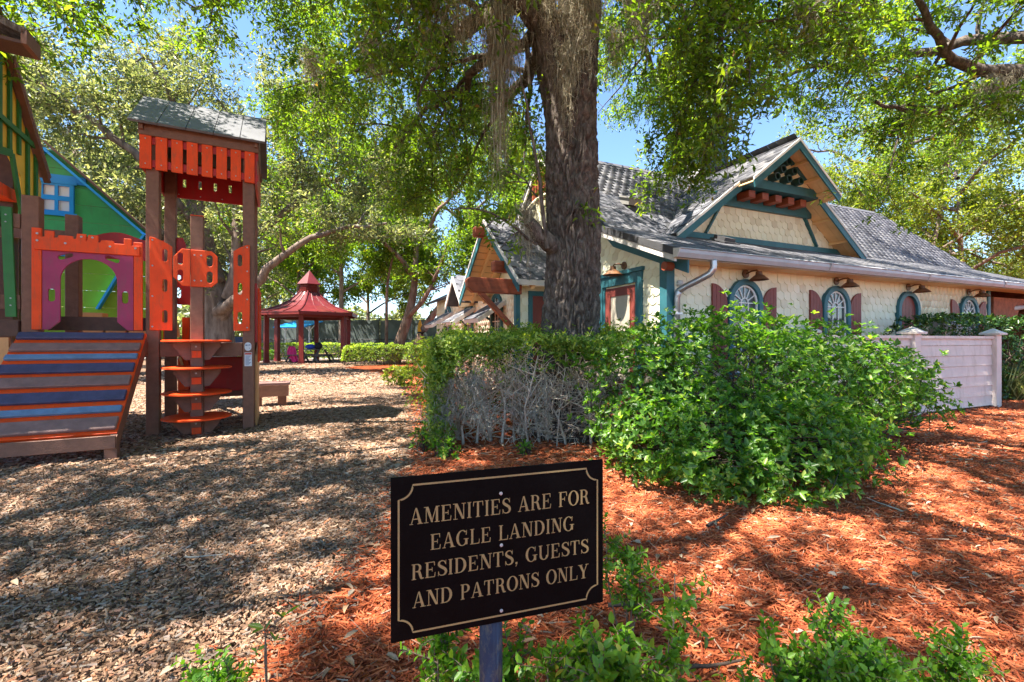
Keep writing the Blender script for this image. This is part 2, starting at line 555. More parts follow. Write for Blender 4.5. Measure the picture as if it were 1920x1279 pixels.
def scatter_pieces(mesh, mats, name, stuff_name, parent, root, mat, n_ind, nfaces=None, key=None):
    """the pieces that show largest as objects of their own, the rest joined"""
    if not mesh.materials:
        mesh.materials.append(MT[mat])
    W = world_loc(root)
    eye = Vector((0, 0, CAM_H))

    def score(m):
        p = W @ m.translation
        d = p - eye
        u = 960 + 858 * p.x / max(p.y, 0.1)
        v = 640 - 858 * (p.z - CAM_H) / max(p.y, 0.1)
        inside = -20 < u < 1940 and -20 < v < 1300 and p.y > 0.2
        return d.length + (0 if inside else 1000) + (key(m) if key else 0)
    order = sorted(range(len(mats)), key=lambda i: score(mats[i]))
    for i in order[:n_ind]:
        o = bpy.data.objects.new(name, mesh)
        COL.objects.link(o)
        o.parent = parent
        o.matrix_local = mats[i]
    rest = order[n_ind:]
    if rest:
        v = np.array([tuple(x.co) for x in mesh.vertices])
        v1 = np.c_[v, np.ones(len(v))]
        MM = np.array([np.array(mats[i]) for i in rest])
        A = np.einsum('nij,kj->nki', MM, v1)[:, :, :3].reshape(-1, 3)
        polys = [tuple(p.vertices) for p in mesh.polygons]
        tri = []
        for p in polys:
            tri += [(p[0], p[i], p[i + 1]) for i in range(1, len(p) - 1)]
        tri = np.array(tri)
        F = (tri[None] + (np.arange(len(rest)) * len(v))[:, None, None]).reshape(-1, 3)
        me = np_mesh(stuff_name, A, F)
        o = link(stuff_name, me, mat, parent)
        o['kind'] = 'stuff'


def scale_piece(w, h, th, n=5, ry=0.75):
    """fish-scale piece hanging from its origin: x across, y towards the rounded lower end, z out"""
    r = w / 2
    o = [(-r, 0), (r, 0), (r, h - r * ry)] + [(r * math.cos(R(a)), h - r * ry + r * ry * math.sin(R(a))) for a in np.linspace(0, 180, n + 2)[1:-1]] + [(-r, h - r * ry)]
    V = [(x, y, th * (0.35 + 0.65 * y / h)) for x, y in o] + [(x, y, 0) for x, y in o]
    m = len(o)
    F = [tuple(range(m))] + [(i, m + i, m + (i + 1) % m, (i + 1) % m) for i in range(1, m)]
    mb = MB().add(V, F)
    me = mb.mesh('scale_piece')
    bm = bmesh.new()
    bm.from_mesh(me)
    bmesh.ops.recalc_face_normals(bm, faces=bm.faces)
    bm.to_mesh(me)
    bm.free()
    return me


def scale_grid(O, ux, vy, W, H, w, e, h, inside, jitter=0.004, lift=0.0):
    """matrices of scale pieces covering a plane: O lower corner, ux along, vy up the plane"""
    O, ux, vy = Vector(O), Vector(ux).normalized(), Vector(vy).normalized()
    nz = ux.cross(vy)
    out = []
    rows = int(H / e) + 2
    for r_ in range(rows):
        y = r_ * e + h
        off = 0.5 * w * (r_ % 2)
        for c in range(-1, int(W / w) + 2):
            x = c * w + off
            if not inside(x, r_ * e + e * 0.5):
                continue
            p = O + ux * (x + random.uniform(-jitter, jitter)) + vy * (y + random.uniform(-jitter, jitter)) + nz * (lift + random.uniform(0, 0.003))
            a = random.uniform(-0.02, 0.02)
            X = -(ux * math.cos(a) + vy * math.sin(a))
            Y = -(vy * math.cos(a) - ux * math.sin(a))
            Z = nz
            m = Matrix(((X.x, Y.x, Z.x, p.x), (X.y, Y.y, Z.y, p.y), (X.z, Y.z, Z.z, p.z), (0, 0, 0, 1)))
            out.append(m)
    return out


def in_poly(x, y, P):
    c = False
    j = len(P) - 1
    for i in range(len(P)):
        if (P[i][1] > y) != (P[j][1] > y) and x < (P[j][0] - P[i][0]) * (y - P[i][1]) / (P[j][1] - P[i][1]) + P[i][0]:
            c = not c
        j = i
    return c
# ================================================================ ground
def sheet(name, pts, z, mat):
    me = MB().add([(x, y, z) for x, y in pts], [tuple(range(len(pts)))]).mesh(name)
    return tag(link(name, me, mat), kind='structure')


EDGE = [(-1.15, -6), (-1.12, 0.5), (-0.98, 1.6), (-0.90, 1.9), (-0.84, 2.35), (-0.80, 2.9), (-0.92, 3.7), (-1.02, 4.9), (-1.35, 6.6), (-2.1, 9.5), (-3.4, 14), (-6.0, 18.6), (-7.6, 20.3), (-7.4, 21.6), (-6.2, 23.5), (-6.0, 28)]


def edge_x(y):
    for (x0, y0), (x1, y1) in zip(EDGE, EDGE[1:]):
        if y0 <= y <= y1:
            return x0 + (x1 - x0) * (y - y0) / (y1 - y0)
    return EDGE[-1][0] if y > EDGE[-1][1] else EDGE[0][0]


sheet('ground', [(-300, -60), (300, -60), (300, 500), (-300, 500)], 0.0, 'ground')
sheet('mulch_bed_ground', EDGE + [(40, 28), (40, -6)], 0.006, 'redground')
sheet('gazebo_paving', [(-11.5 + 4.6 * math.cos(R(a)), 26.4 + 3.6 * math.sin(R(a))) for a in range(0, 360, 12)], 0.010, 'paver')
sheet('path', [(-40, 31.2), (2, 30.6), (2, 32.6), (-40, 33.4)], 0.010, 'path')

# ================================================================ the house
HA = math.atan2(0.396, 0.918)
house = thing('house', 'cream cottage with fish-scale shingles, teal trim and grey shingled roof', 'house', (2.47, 7.3, 0), HA)
E0, Z0 = -0.50, 2.57          # eave line of the main roof (t, z)
T1, Z1 = 1.38, 3.32           # break between flared and steep roof
T2, Z2 = 3.94, 5.68           # ridge
S_L, S_R = -0.30, 13.1


def roof_z(t):
    if t > T2:
        t = 2 * T2 - t
    return Z0 + (t - E0) * (Z1 - Z0) / (T1 - E0) if t < T1 else Z1 + (t - T1) * (Z2 - Z1) / (T2 - T1)


# walls
fw = MB().box(0, 10.1, 0.0, 0.18, 0, 2.62).build('front_wall', 'cream', house, fix=False)
prof = [(0.18, 0), (0.18, roof_z(0.18) - 0.1), (T1, Z1 - 0.1), (T2, Z2 - 0.12), (2 * T2 - T1, Z1 - 0.1), (2 * T2 - 0.2, roof_z(0.2) - 0.1), (2 * T2 - 0.2, 0)]
ew = MB().plate(prof, [], 'x', 0.0, 0.18).build('end_wall', 'cream', house)
MB().box(0.3, 12.9, 7.5, 7.68, 0, 2.6).build('rear_wall', 'cream', house, fix=False)
MB().plate(prof, [], 'x', 12.7, 12.88).build('gable_wall', 'brick', house)

# openings of the long wall: (centre s, half width, spring height, sill, kind)
WIN = [(1.69, 'window'), (4.16, 'window'), (6.60, 'door'), (9.10, 'window')]
HW, TOP = 0.41, 2.27


def in_open(s, z, m=0.0):
    for c, k in WIN:
        if abs(s - c) < HW + m and z < TOP - HW:
            return True
        if (s - c) ** 2 + (z - (TOP - HW)) ** 2 < (HW + m) ** 2:
            return True
    return False


SW, SE, SH = 0.172, 0.148, 0.222
wall_scale = scale_piece(SW * 0.965, SH, 0.026, 5, 0.62)
roof_scale = scale_piece(0.2075, 0.27, 0.010, 4, 0.42)
g = scale_grid((0.13, -0.002, 0.02), (1, 0, 0), (0, 0, 1), 9.85, 2.40, SW, SE, SH, lambda x, y: 0 <= x <= 9.83 and y < 2.36 and not in_open(x + 0.13, y, -0.04))
scatter_pieces(wall_scale, g, 'shingle', 'shingles', fw, house, 'shingle', 300, key=lambda m: 0 if m.translation.z > 1.1 else 50)
# end wall: door opening t .545-1.84, z<2.4
ewp = [(0.12, 0), (0.12, roof_z(0.12) - 0.22), (T1, Z1 - 0.22), (T2, Z2 - 0.25), (7.6, 2.4), (7.6, 0)]
g = scale_grid((-0.002, 7.7, 0.02), (0, -1, 0), (0, 0, 1), 7.7, 5.6, SW, SE, SH,
               lambda x, y: in_poly(7.7 - x, y, ewp) and not (0.60 < 7.7 - x < 1.80 and y < 2.34) and not (7.7 - x > 3.0 and y < 2.3))
scatter_pieces(wall_scale, g, 'shingle', 'shingles', ew, house, 'shingle', 240, key=lambda m: 0 if (m.translation.y < 2.3 and m.translation.z > 1.1) or m.translation.z > 3.4 else 50)

# corner boards and frieze
box('corner_board', 'teal', house, -0.045, 0.12, -0.045, -0.004, 0, 2.44, bevel=0.004)
box('corner_board', 'teal', house, -0.046, -0.004, -0.004, 0.12, 0, 2.50, bevel=0.004)
box('corner_board', 'teal', house, 10.02, 10.14, -0.045, 0.20, 0, 2.44, bevel=0.004)


def rake(s0, s1, dz0, dz1, mat, name, rear=True):
    """sloping trim under the roof edge between heights dz0..dz1 below the roof line"""
    pts = [(E0 + 0.02, roof_z(E0 + 0.02)), (T1, Z1), (T2, Z2), (2 * T2 - T1, Z1), (2 * T2 - E0 - 0.02, Z0)]
    up = [(t, z - dz0) for t, z in pts]
    dn = [(t, z - dz1) for t, z in reversed(pts)]
    MB().plate(up + dn, [], 'x', s0, s1).build(name, mat, house)


rake(S_L + 0.01, S_L + 0.05, 0.045, 0.20, 'whitewood', 'rake_board')
rake(-0.035, -0.003, 0.12, 0.36, 'teal', 'rake_frieze')
rake(S_R - 0.05, S_R - 0.01, 0.045, 0.20, 'whitewood', 'rake_board')
# soffit boards under the rake overhang
MB().slab([(S_L + 0.05, E0, Z0 - 0.13), (-0.035, E0, Z0 - 0.13), (-0.035, T1, Z1 - 0.13), (S_L + 0.05, T1, Z1 - 0.13)], (0, -0.4, 0.9), 0.02).build('rake_soffit', 'whitewood', house)
MB().slab([(S_L + 0.05, T1, Z1 - 0.13), (-0.035, T1, Z1 - 0.13), (-0.035, T2, Z2 - 0.13), (S_L + 0.05, T2, Z2 - 0.13)], (0, -0.7, 0.7), 0.02).build('rake_soffit', 'pine', house)

# roof deck
rf = MB()
P = [(E0, Z0), (T1, Z1), (T2, Z2), (2 * T2 - T1, Z1), (2 * T2 - E0, Z0)]
rf.plate(P + [(t, z - 0.11) for t, z in reversed(P)], [], 'x', S_L, S_R)
roof = rf.build('roof', 'roof_under', house)
DC, DH, DZ, DS = 4.0, 2.88, 5.37, 0.74      # dormer centre, half width, ridge height, slope


def dorm_t(s):
    """where the dormer roof meets the main roof"""
    z = DZ - DS * abs(s - DC)
    return T1 + (z - Z1) / ((Z2 - Z1) / (T2 - T1)) if z > Z1 else E0 + (z - Z0) / ((Z1 - Z0) / (T1 - E0))


def under_dormer(s, t):
    return abs(s - DC) < DH - 0.1 and 1.25 < t < dorm_t(s) + 0.03


l0 = math.hypot(T1 - E0, Z1 - Z0)
l1 = math.hypot(T2 - T1, Z2 - Z1)
d0 = Vector((0, (T1 - E0) / l0, (Z1 - Z0) / l0))
d1 = Vector((0, (T2 - T1) / l1, (Z2 - Z1) / l1))
g = scale_grid((S_L, E0 - 0.05, Z0 - 0.02), (1, 0, 0), d0, S_R - S_L, l0, 0.21, 0.165, 0.27, lambda x, y: 0.05 < x < S_R - S_L - 0.05 and y < l0 + 0.05 and not under_dormer(x + S_L, E0 + y * d0.y))
g2 = scale_grid((S_L, T1, Z1 + 0.002), (1, 0, 0), d1, S_R - S_L, l1, 0.21, 0.165, 0.27, lambda x, y: 0.05 < x < S_R - S_L - 0.05 and y < l1 - 0.05 and not under_dormer(x + S_L, T1 + y * d1.y))
# dormer roof deck
for sg in (-1, 1):
    A = lambda k: DC + sg * k
    zz = lambda k: DZ - DS * k
    pl = [(A(0), 0.58, zz(0)), (A(1.30), 0.58, zz(1.30)), (A(1.30), 0.95, zz(1.30)), (A(DH), 0.95, zz(DH)), (A(DH), 1.34, zz(DH)), (A(2.7), dorm_t(A(2.7)) + .1, zz(2.7)), (A(0), dorm_t(DC), zz(0))]
    nrm = (sg * DS, 0, 1)
    MB().slab(pl, nrm, 0.07).build('dormer_roof', 'roof_under', house)
    ln = math.hypot(1, DS)
    ux = Vector((0, -1, 0)) if sg < 0 else Vector((0, 1, 0))
    vy = Vector((-sg, 0, DS)).normalized()
    org = Vector((A(DH), 3.65 if sg < 0 else 0.6, zz(DH) + 0.004))
    poly = [(p[1], (DH - abs(p[0] - DC)) * ln) for p in pl]
    gd = scale_grid(org, ux, vy, 3.1, DH * ln, 0.21, 0.165, 0.27,
                    lambda x, y: in_poly(((3.65 - x) if sg < 0 else (0.6 + x)) - 0.08, y, poly) and in_poly((3.65 - x) if sg < 0 else (0.6 + x), y, poly))
    g2 += gd
scatter_pieces(roof_scale, g + g2, 'shingle', 'shingles', roof, house, 'slate', 300)
# ridge caps
MB().add([(S_L, T2 - 0.12, Z2 - 0.08), (S_R, T2 - 0.12, Z2 - 0.08), (S_R, T2, Z2 + 0.035), (S_L, T2, Z2 + 0.035), (S_L, T2 + 0.12, Z2 - 0.08), (S_R, T2 + 0.12, Z2 - 0.08)], [(0, 1, 2, 3), (3, 2, 5, 4)]).build('ridge_cap', 'slate', house)
MB().add([(DC - 0.11, 0.57, DZ - 0.055), (DC - 0.11, 3.5, DZ - 0.055), (DC, 3.55, DZ + 0.035), (DC, 0.57, DZ + 0.035), (DC + 0.11, 0.57, DZ - 0.055), (DC + 0.11, 3.5, DZ - 0.055)], [(0, 1, 2, 3), (3, 2, 5, 4)]).build('ridge_cap', 'slate', house)

# eave: fascia, gutter, soffit
box('fascia', 'whitewood', house, S_L, S_R, E0 + 0.015, E0 + 0.04, Z0 - 0.15, Z0 - 0.02)
gp = [(-0.62, Z0 - 0.02), (-0.60, Z0 - 0.03), (-0.60, Z0 - 0.08), (-0.565, Z0 - 0.14), (-0.485, Z0 - 0.14), (-0.485, Z0 - 0.02), (-0.50, Z0 - 0.02), (-0.50, Z0 - 0.125), (-0.56, Z0 - 0.125), (-0.585, Z0 - 0.075), (-0.61, Z0 - 0.005)]
gut = MB().plate(gp, [], 'x', S_L + 0.0, S_R).build('gutter', 'gutter', house)
MB().plate([(-0.62, Z0 - 0.02), (-0.60, Z0 - 0.08), (-0.565, Z0 - 0.14), (-0.485, Z0 - 0.14), (-0.485, Z0 - 0.0)], [], 'x', S_L - 0.02, S_L - 0.004).build('gutter_end', 'whitewood', gut)
for sj in (3.1, 6.2, 9.3):
    MB().plate([(-0.627, Z0 - 0.015), (-0.607, Z0 - 0.085), (-0.57, Z0 - 0.147), (-0.52, Z0 - 0.147), (-0.52, Z0 - 0.141), (-0.565, Z0 - 0.141), (-0.601, Z0 - 0.083), (-0.621, Z0 - 0.015)], [], 'x', sj, sj + 0.05).build('gutter_joint', 'gutter', gut)
box('eave_soffit', 'pine', house, -0.03, S_R, -0.46, -0.03, Z0 - 0.135, Z0 - 0.12)
# downspout with elbows
ds = MB()
path = [(0.42, -0.54, Z0 - 0.13), (0.42, -0.54, Z0 - 0.26), (0.39, -0.50, Z0 - 0.34), (0.30, -0.38, Z0 - 0.42), (0.18, -0.20, Z0 - 0.52), (0.13, -0.12, Z0 - 0.58), (0.115, -0.10, Z0 - 0.68), (0.115, -0.10, 0.15)]
rr = []
pp = []
for i in range(len(path) - 2):
    a, b = Vector(path[i]), Vector(path[i + 1])
    for k in range(5):
        pp.append(a.lerp(b, k / 5))
        rr.append(0.050 + (0.003 if k % 2 else 0))
pp += [Vector(path[-2]), Vector(path[-1])]
rr += [0.048, 0.048]
ds.tube(pp, rr, 12).build('downspout', 'galv', house, smooth=True)
box('downspout_strap', 'galv', house, 0.05, 0.18, -0.155, -0.03, 1.62, 1.65)
MB().tube([(12.2, -0.5, 2.3), (11.9, -0.3, 2.12), (11.2, 0.3, 1.98), (10.9, 0.6, 1.92), (10.75, 0.7, 1.8), (10.75, 0.7, 0.1)], 0.055, 10).build('downspout', 'whitewood', house, smooth=True)
# little round things under the eave
MB().lathe([(0.0, -0.05), (0.045, -0.04), (0.055, 0), (0.045, 0.04), (0.0, 0.05)], 14, (0.22, -0.05, 2.13)).build('vent_ball', 'whitewood', house, smooth=True)
MB().tube([(-0.05, -0.16, 2.36), (-0.20, -0.16, 2.36)], 0.07, 14).build('rafter_end', 'redwood', house)

# roof vents
v1 = MB().box(-0.16, 0.16, -0.16, 0.16, 0.02, 0.15).box(-0.19, 0.19, -0.20, 0.19, 0.15, 0.18).build('roof_vent', 'greybox', house)
v1.location = (0.95, 2.15, roof_z(2.15) + 0.02)
v1.rotation_euler = (R(20), 0, 0)
MB().tube([(1.65, 2.6, roof_z(2.6) - 0.05), (1.65, 2.6, roof_z(2.6) + 0.3)], 0.045, 10).build('vent_pipe', 'roof_under', house)
v2 = MB().box(-0.17, 0.17, -0.13, 0.13, 0.0, 0.07).box(-0.24, 0.26, -0.2, 0.15, -0.03, 0.0).build('roof_vent', 'roof_under', house)
v2.location = (2.3, 0.95, roof_z(0.95) + 0.05)
v2.rotation_euler = (R(24), 0, R(8))

# --- the dormer face
zz = lambda k: DZ - DS * k
lo = 3.30
khi = lambda z: (DZ - 0.10 - z) / DS
fpoly = [(DC - khi(lo), lo), (DC + khi(lo), lo), (DC + khi(4.32), 4.32), (DC - khi(4.32), 4.32)]
dw = MB().plate(fpoly, [], 'y', 1.42, 1.54).build('dormer_wall', 'cream', house)
fin = [(DC - khi(lo) + 0.10, lo), (DC + khi(lo) - 0.10, lo), (DC + khi(4.15) - .06, 4.15), (DC - khi(4.15) + .06, 4.15)]
g = scale_grid((DC - 3, 1.418, lo), (1, 0, 0), (0, 0, 1), 6, 1.0, SW, SE, SH, lambda x, y: in_poly(DC - 3 + x, lo + y + .04, fin))
for m in g:
    o = bpy.data.objects.new('shingle', wall_scale)
    COL.objects.link(o)
    o.parent = dw
    o.matrix_local = m
dn = MB
MB().beam((DC - 2.66, 1.375, 3.36), (DC + 2.66, 1.375, 3.36), 0.04, 0.13).build('sill_board', 'teal', house)
for sg in (-1, 1):
    MB().beam((DC + sg * 1.75, 1.376, 3.43), (DC + sg * 1.30, 1.376, 4.10), 0.035, 0.10, (0, 1, 0)).build('brace', 'teal', house)
box('band', 'teal', house, DC - 1.50, DC + 1.50, 1.32, 1.395, 4.06, 4.33)
for k in range(5):
    s0 = DC - 0.92 + k * 0.40
    box('corbel', 'redwood', house, s0, s0 + 0.20, 1.02, 1.319, 4.18, 4.33, bevel=0.008)
# projecting upper gable
up = [(DC - khi(4.40), 4.40), (DC + khi(4.40), 4.40), (DC, DZ - 0.12)]
MB().plate(up, [], 'y', 0.98, 1.08).build('upper_gable', 'cream', house)
box('upper_gable_floor', 'teal', house, DC - 1.12, DC + 1.12, 0.92, 1.41, 4.365, 4.398)
MB().beam((DC - 1.09, 0.952, 4.475), (DC + 1.09, 0.952, 4.475), 0.05, 0.15).build('band', 'teal', house)
for sg in (-1, 1):
    MB().beam((DC + sg * 1.02, 0.955, 4.56), (DC + sg * 0.02, 0.955, 5.20), 0.04, 0.10, (0, 1, 0)).build('gable_trim', 'teal', house)
TUBES = [(0, 4.98), (-0.16, 4.80), (0.18, 4.80), (-0.34, 4.62), (0.02, 4.62), (0.38, 4.62)]
for ds_, z in TUBES:
    MB().plate(arc(DC + ds_, z, 0.085, 0.085, 0, 345, 23), [arc(DC + ds_, z, 0.062, 0.062, 0, 345, 23)], 'y', 0.80, 0.978).build('nest_tube', 'greentube', house)
    MB().plate(arc(DC + ds_, z, 0.061, 0.061, 0, 345, 23), [], 'y', 0.86, 0.90).build('tube_back', 'blackmetal', house)
# bargeboards and soffits of both tiers
for sg in (-1, 1):
    for (k0, k1, t0, t1, up_) in ((0.0, 1.33, 0.55, 0.59, 0), (1.22, DH + 0.02, 0.92, 0.96, 1)):
        pl = [(DC + sg * k0, zz(k0) + 0.01), (DC + sg * k1, zz(k1) + 0.01), (DC + sg * k1, zz(k1) - 0.05), (DC + sg * k0, zz(k0) - 0.05)]
        MB().plate(pl, [], 'y', t0, t1 - 0.004).build('barge_cap', 'whitewood', house)
        pl = [(DC + sg * k0, zz(k0) - 0.05), (DC + sg * k1, zz(k1) - 0.05), (DC + sg * (k1 - 0.03), zz(k1) - 0.19), (DC + sg * k0, zz(k0) - 0.21)]
        MB().plate(pl, [], 'y', t0 + 0.012, t1).build('barge_board', 'teal', house)
        ts, te = t1 + 0.003, (0.975 if up_ == 0 else 1.415)
        nb = 2
        for b_ in range(nb):
            ta, tb = ts + (te - ts) * b_ / nb + 0.003, ts + (te - ts) * (b_ + 1) / nb - 0.003
            MB().slab([(DC + sg * k0, ta, zz(k0) - 0.075), (DC + sg * k1, ta, zz(k1) - 0.075), (DC + sg * k1, tb, zz(k1) - 0.075), (DC + sg * k0, tb, zz(k0) - 0.075)], (sg * DS, 0, 1), 0.02).build('soffit_plank', 'pine', house)
        for q in ((0.35, 0.75, 1.1) if up_ == 0 else (1.7, 2.3, 2.75)):
            MB().beam((DC + sg * q, ts, zz(q) - 0.13), (DC + sg * q, te, zz(q) - 0.13), 0.07, 0.06).build('lookout', 'pine', house)

# --- cupola behind the dormer
cx, cy = 4.80, 4.05
cup = MB().box(cx - .62, cx + .62, cy - .62, cy + .62, 5.0, 5.75).build('cupola_base', 'whitewood', house, fix=False)
MB().box(cx - .52, cx + .52, cy - .52, cy + .52, 5.75, 7.05).build('cupola_body', 'darkgreen', house, fix=False)
for a, b in ((-1, 0), (0, -1)):
    w = MB()
    if a:
        w.box(cx - .535, cx - .524, cy - .34, cy + .34, 5.95, 6.85)
    else:
        w.box(cx - .34, cx + .34, cy - .535, cy - .524, 5.95, 6.85)
    win = w.build('cupola_window', 'glass', house, fix=False)
    for q in (-0.12, 0.12):
        if a:
            box('muntin', 'muntin', win, cx - .55, cx - .536, cy + q - .015, cy + q + .015, 5.95, 6.85)
        else:
            box('muntin', 'muntin', win, cx + q - .015, cx + q + .015, cy - .55, cy - .536, 5.95, 6.85)
MB().add([(cx - .75, cy - .75, 7.05), (cx + .75, cy - .75, 7.05), (cx + .75, cy + .75, 7.05), (cx - .75, cy + .75, 7.05), (cx, cy, 7.45)], [(3, 2, 1, 0), (0, 1, 4), (1, 2, 4), (2, 3, 4), (3, 0, 4)]).build('cupola_roof', 'darkgreen', house)

# --- arched windows, shutters, lamps of the long wall
SPR = TOP - HW


def arched(r, z0, inset=0.0):
    return [(-r, z0)] + [(r * math.cos(R(a)), SPR + r * math.sin(R(a))) for a in np.linspace(180, 0, 19)] + [(r, z0)]


for c, kind in WIN:
    z0 = 0.55 if kind == 'window' else 0.02
    w = MB().plate(arched(HW, z0), [arched(HW - 0.10, z0 + (0.10 if kind == 'window' else 0.02))], 'y', -0.085, -0.004).build('window' if kind == 'window' else 'door', 'teal', house, bevel=0.006)
    w.location.x = c
    ri = HW - 0.10
    if kind == 'window':
        MB().plate(arched(ri - 0.002, z0 + 0.1), [], 'y', -0.022, -0.006).build('pane', 'glass', w)
        MB().plate(arched(ri - 0.002, z0 + 0.102), [arched(ri - 0.035, z0 + 0.135)], 'y', -0.045, -0.024).build('sash', 'muntin', w)
        for x in (-0.085, 0.085):
            box('muntin', 'muntin', w, x - .009, x + .009, -0.04, -0.0225, z0 + 0.14, SPR)
        for z in (SPR, SPR - 0.38, SPR - 0.76):
            box('muntin', 'muntin', w, -ri + 0.03, ri - 0.03, -0.0405, -0.0228, z - .009, z + .009)
        MB().plate(arc(0, SPR, 0.094, 0.094, 0, 180, 12) + arc(0, SPR, 0.076, 0.076, 180, 0, 12), [], 'y', -0.0395, -0.0224).build('muntin', 'muntin', w)
        for a in (30, 62, 90, 118, 150):
            p = (0.09 * math.cos(R(a)), -0.031, SPR + 0.09 * math.sin(R(a)))
            q = ((ri - .03) * math.cos(R(a)), -0.031, SPR + (ri - .03) * math.sin(R(a)))
            MB().beam(p, q, 0.017, 0.016, (0, 1, 0)).build('muntin', 'muntin', w)
        for sg in (-1, 1):
            nb, wd = 4, 0.345
            sh = sub('shutter', house)
            sh.location.x = c
            for k in range(nb):
                x0, x1 = wd * k / nb, wd * (k + 1) / nb - 0.006
                hh = lambda x: SPR + math.sqrt(max(0.0, wd * wd - (wd - x) ** 2)) * 1.02
                # k=0 next to the window, tall at the outer edge
                pl = [(sg * (HW + 0.02 + x0), 0.75)] + [(sg * (HW + 0.02 + x), SPR - 0.05 + (hh(x) - SPR)) for x in np.linspace(x0, x1, 5)] + [(sg * (HW + 0.02 + x1), 0.75)]
                MB().plate(pl, [], 'y', -0.062, -0.026).build('board', 'maroon', sh)
    else:
        nb = 5
        for k in range(nb):
            x0, x1 = -ri + 2 * ri * k / nb + 0.003, -ri + 2 * ri * (k + 1) / nb - 0.003
            f = lambda x: SPR + math.sqrt(max(0.0, ri * ri - x * x)) - 0.004
            pl = [(x0, z0 + 0.02)] + [(x, f(x)) for x in np.linspace(x0, x1, 6)] + [(x1, z0 + 0.02)]
            MB().plate(pl, [], 'y', -0.03, -0.008).build('plank', 'maroon', w)
        for z in (1.05, 1.62):
            box('strap_hinge', 'blackmetal', w, -ri + 0.01, 0.12, -0.04, -0.031, z, z + 0.05)
        MB().tube([(0.2, -0.035, 1.15), (0.2, -0.08, 1.18), (0.2, -0.08, 1.30), (0.2, -0.035, 1.33)], 0.012, 6).build('handle', 'blackmetal', w)
    # gooseneck lamp
    zl = 2.345
    lamp = MB().tube([(0.0, -0.030, zl + .02), (0.0, -0.05, zl + .02)], 0.075, 16).build('wall_lamp', 'bronze', house)
    lamp.location.x = c + 0.02
    MB().tube([(0, -0.05, zl + .02), (0.02, -0.14, zl + .055), (0.05, -0.22, zl + .06), (0.06, -0.25, zl + .03)], 0.014, 8).build('lamp_arm', 'bronze', lamp, smooth=True)
    MB().lathe([(0.03, 0.05), (0.05, 0.045), (0.055, -0.01), (0.085, -0.03), (0.155, -0.095), (0.15, -0.10), (0.07, -0.04), (0.03, -0.035)], 24, (0.06, -0.25, zl - .01)).build('lamp_shade', 'bronze', lamp, smooth=False)

# --- end-wall door
dr = MB().box(-0.06, -0.003, 0.545, 0.68, 0, 2.40).box(-0.06, -0.003, 1.705, 1.84, 0, 2.40).box(-0.061, -0.003, 0.68, 1.705, 2.22, 2.40).build('door_frame', 'teal', house, fix=False, bevel=0.005)
box('door_head', 'teal', house, -0.085, -0.003, 0.50, 1.89, 2.403, 2.47)
box('door_jamb', 'teal', house, -0.035, -0.002, 0.682, 0.74, 0, 2.218)
box('door_jamb', 'teal', house, -0.035, -0.002, 1.645, 1.703, 0, 2.218)
dl = MB().plate([(0.742, 0.02), (1.643, 0.02), (1.643, 2.19), (0.742, 2.19)], [[(0.90, 0.5), (0.90, 2.03), (1.485, 2.03), (1.485, 0.5)]], 'x', -0.022, -0.001).build('door', 'maroon', house)
box('pane', 'blind', dl, -0.012, -0.003, 0.90, 1.485, 0.5, 2.03)
box('glazing_bead', 'redwood', dl, -0.028, -0.0225, 0.885, 0.905, 0.49, 2.04)
lamp = MB().tube([(-0.03, 0, 0), (-0.05, 0, 0)], 0.07, 16).build('wall_lamp', 'bronze', house)
lamp.location = (0, 1.05, 2.56)
MB().tube([(-.05, 0, 0), (-.12, .03, .03), (-.2, .07, .02), (-.22, .08, -.02)], 0.014, 8).build('lamp_arm', 'bronze', lamp, smooth=True)
MB().lathe([(0.03, 0.05), (0.05, 0.045), (0.055, -0.01), (0.085, -0.03), (0.18, -0.11), (0.175, -0.115), (0.03, -0.035)], 24, (-.22, .08, -.06)).build('lamp_shade', 'bronze', lamp)

# --- fretwork in the peak of the main gable
for k in range(7):
    t = T2 - 0.42 + k * 0.14
    box('fret_slat', 'redwood', house, S_L + 0.06, S_L + 0.085, t, t + 0.075, 4.55, roof_z(t) - 0.24)
for k in range(-5, 6):
    a0, a1 = T2 + k * 0.21, T2 + k * 0.21 + 0.10
    zb = 4.53 - 0.05 * abs(k) ** 1.3
    MB().beam((S_L + 0.07, a0, zb), (S_L + 0.07, a0 + (0.12 if k < 0 else -0.12), zb - 0.42), 0.03, 0.06, (1, 0, 0)).build('fret_bar', 'cream', house)
MB().tube([(S_L + 0.075, T2 + 1.2 * math.sin(R(a)), 4.62 - 0.5 * (1 - math.cos(R(a)))) for a in range(-80, 81, 10)], 0.045, 6).build('fret_arch', 'cream', house)

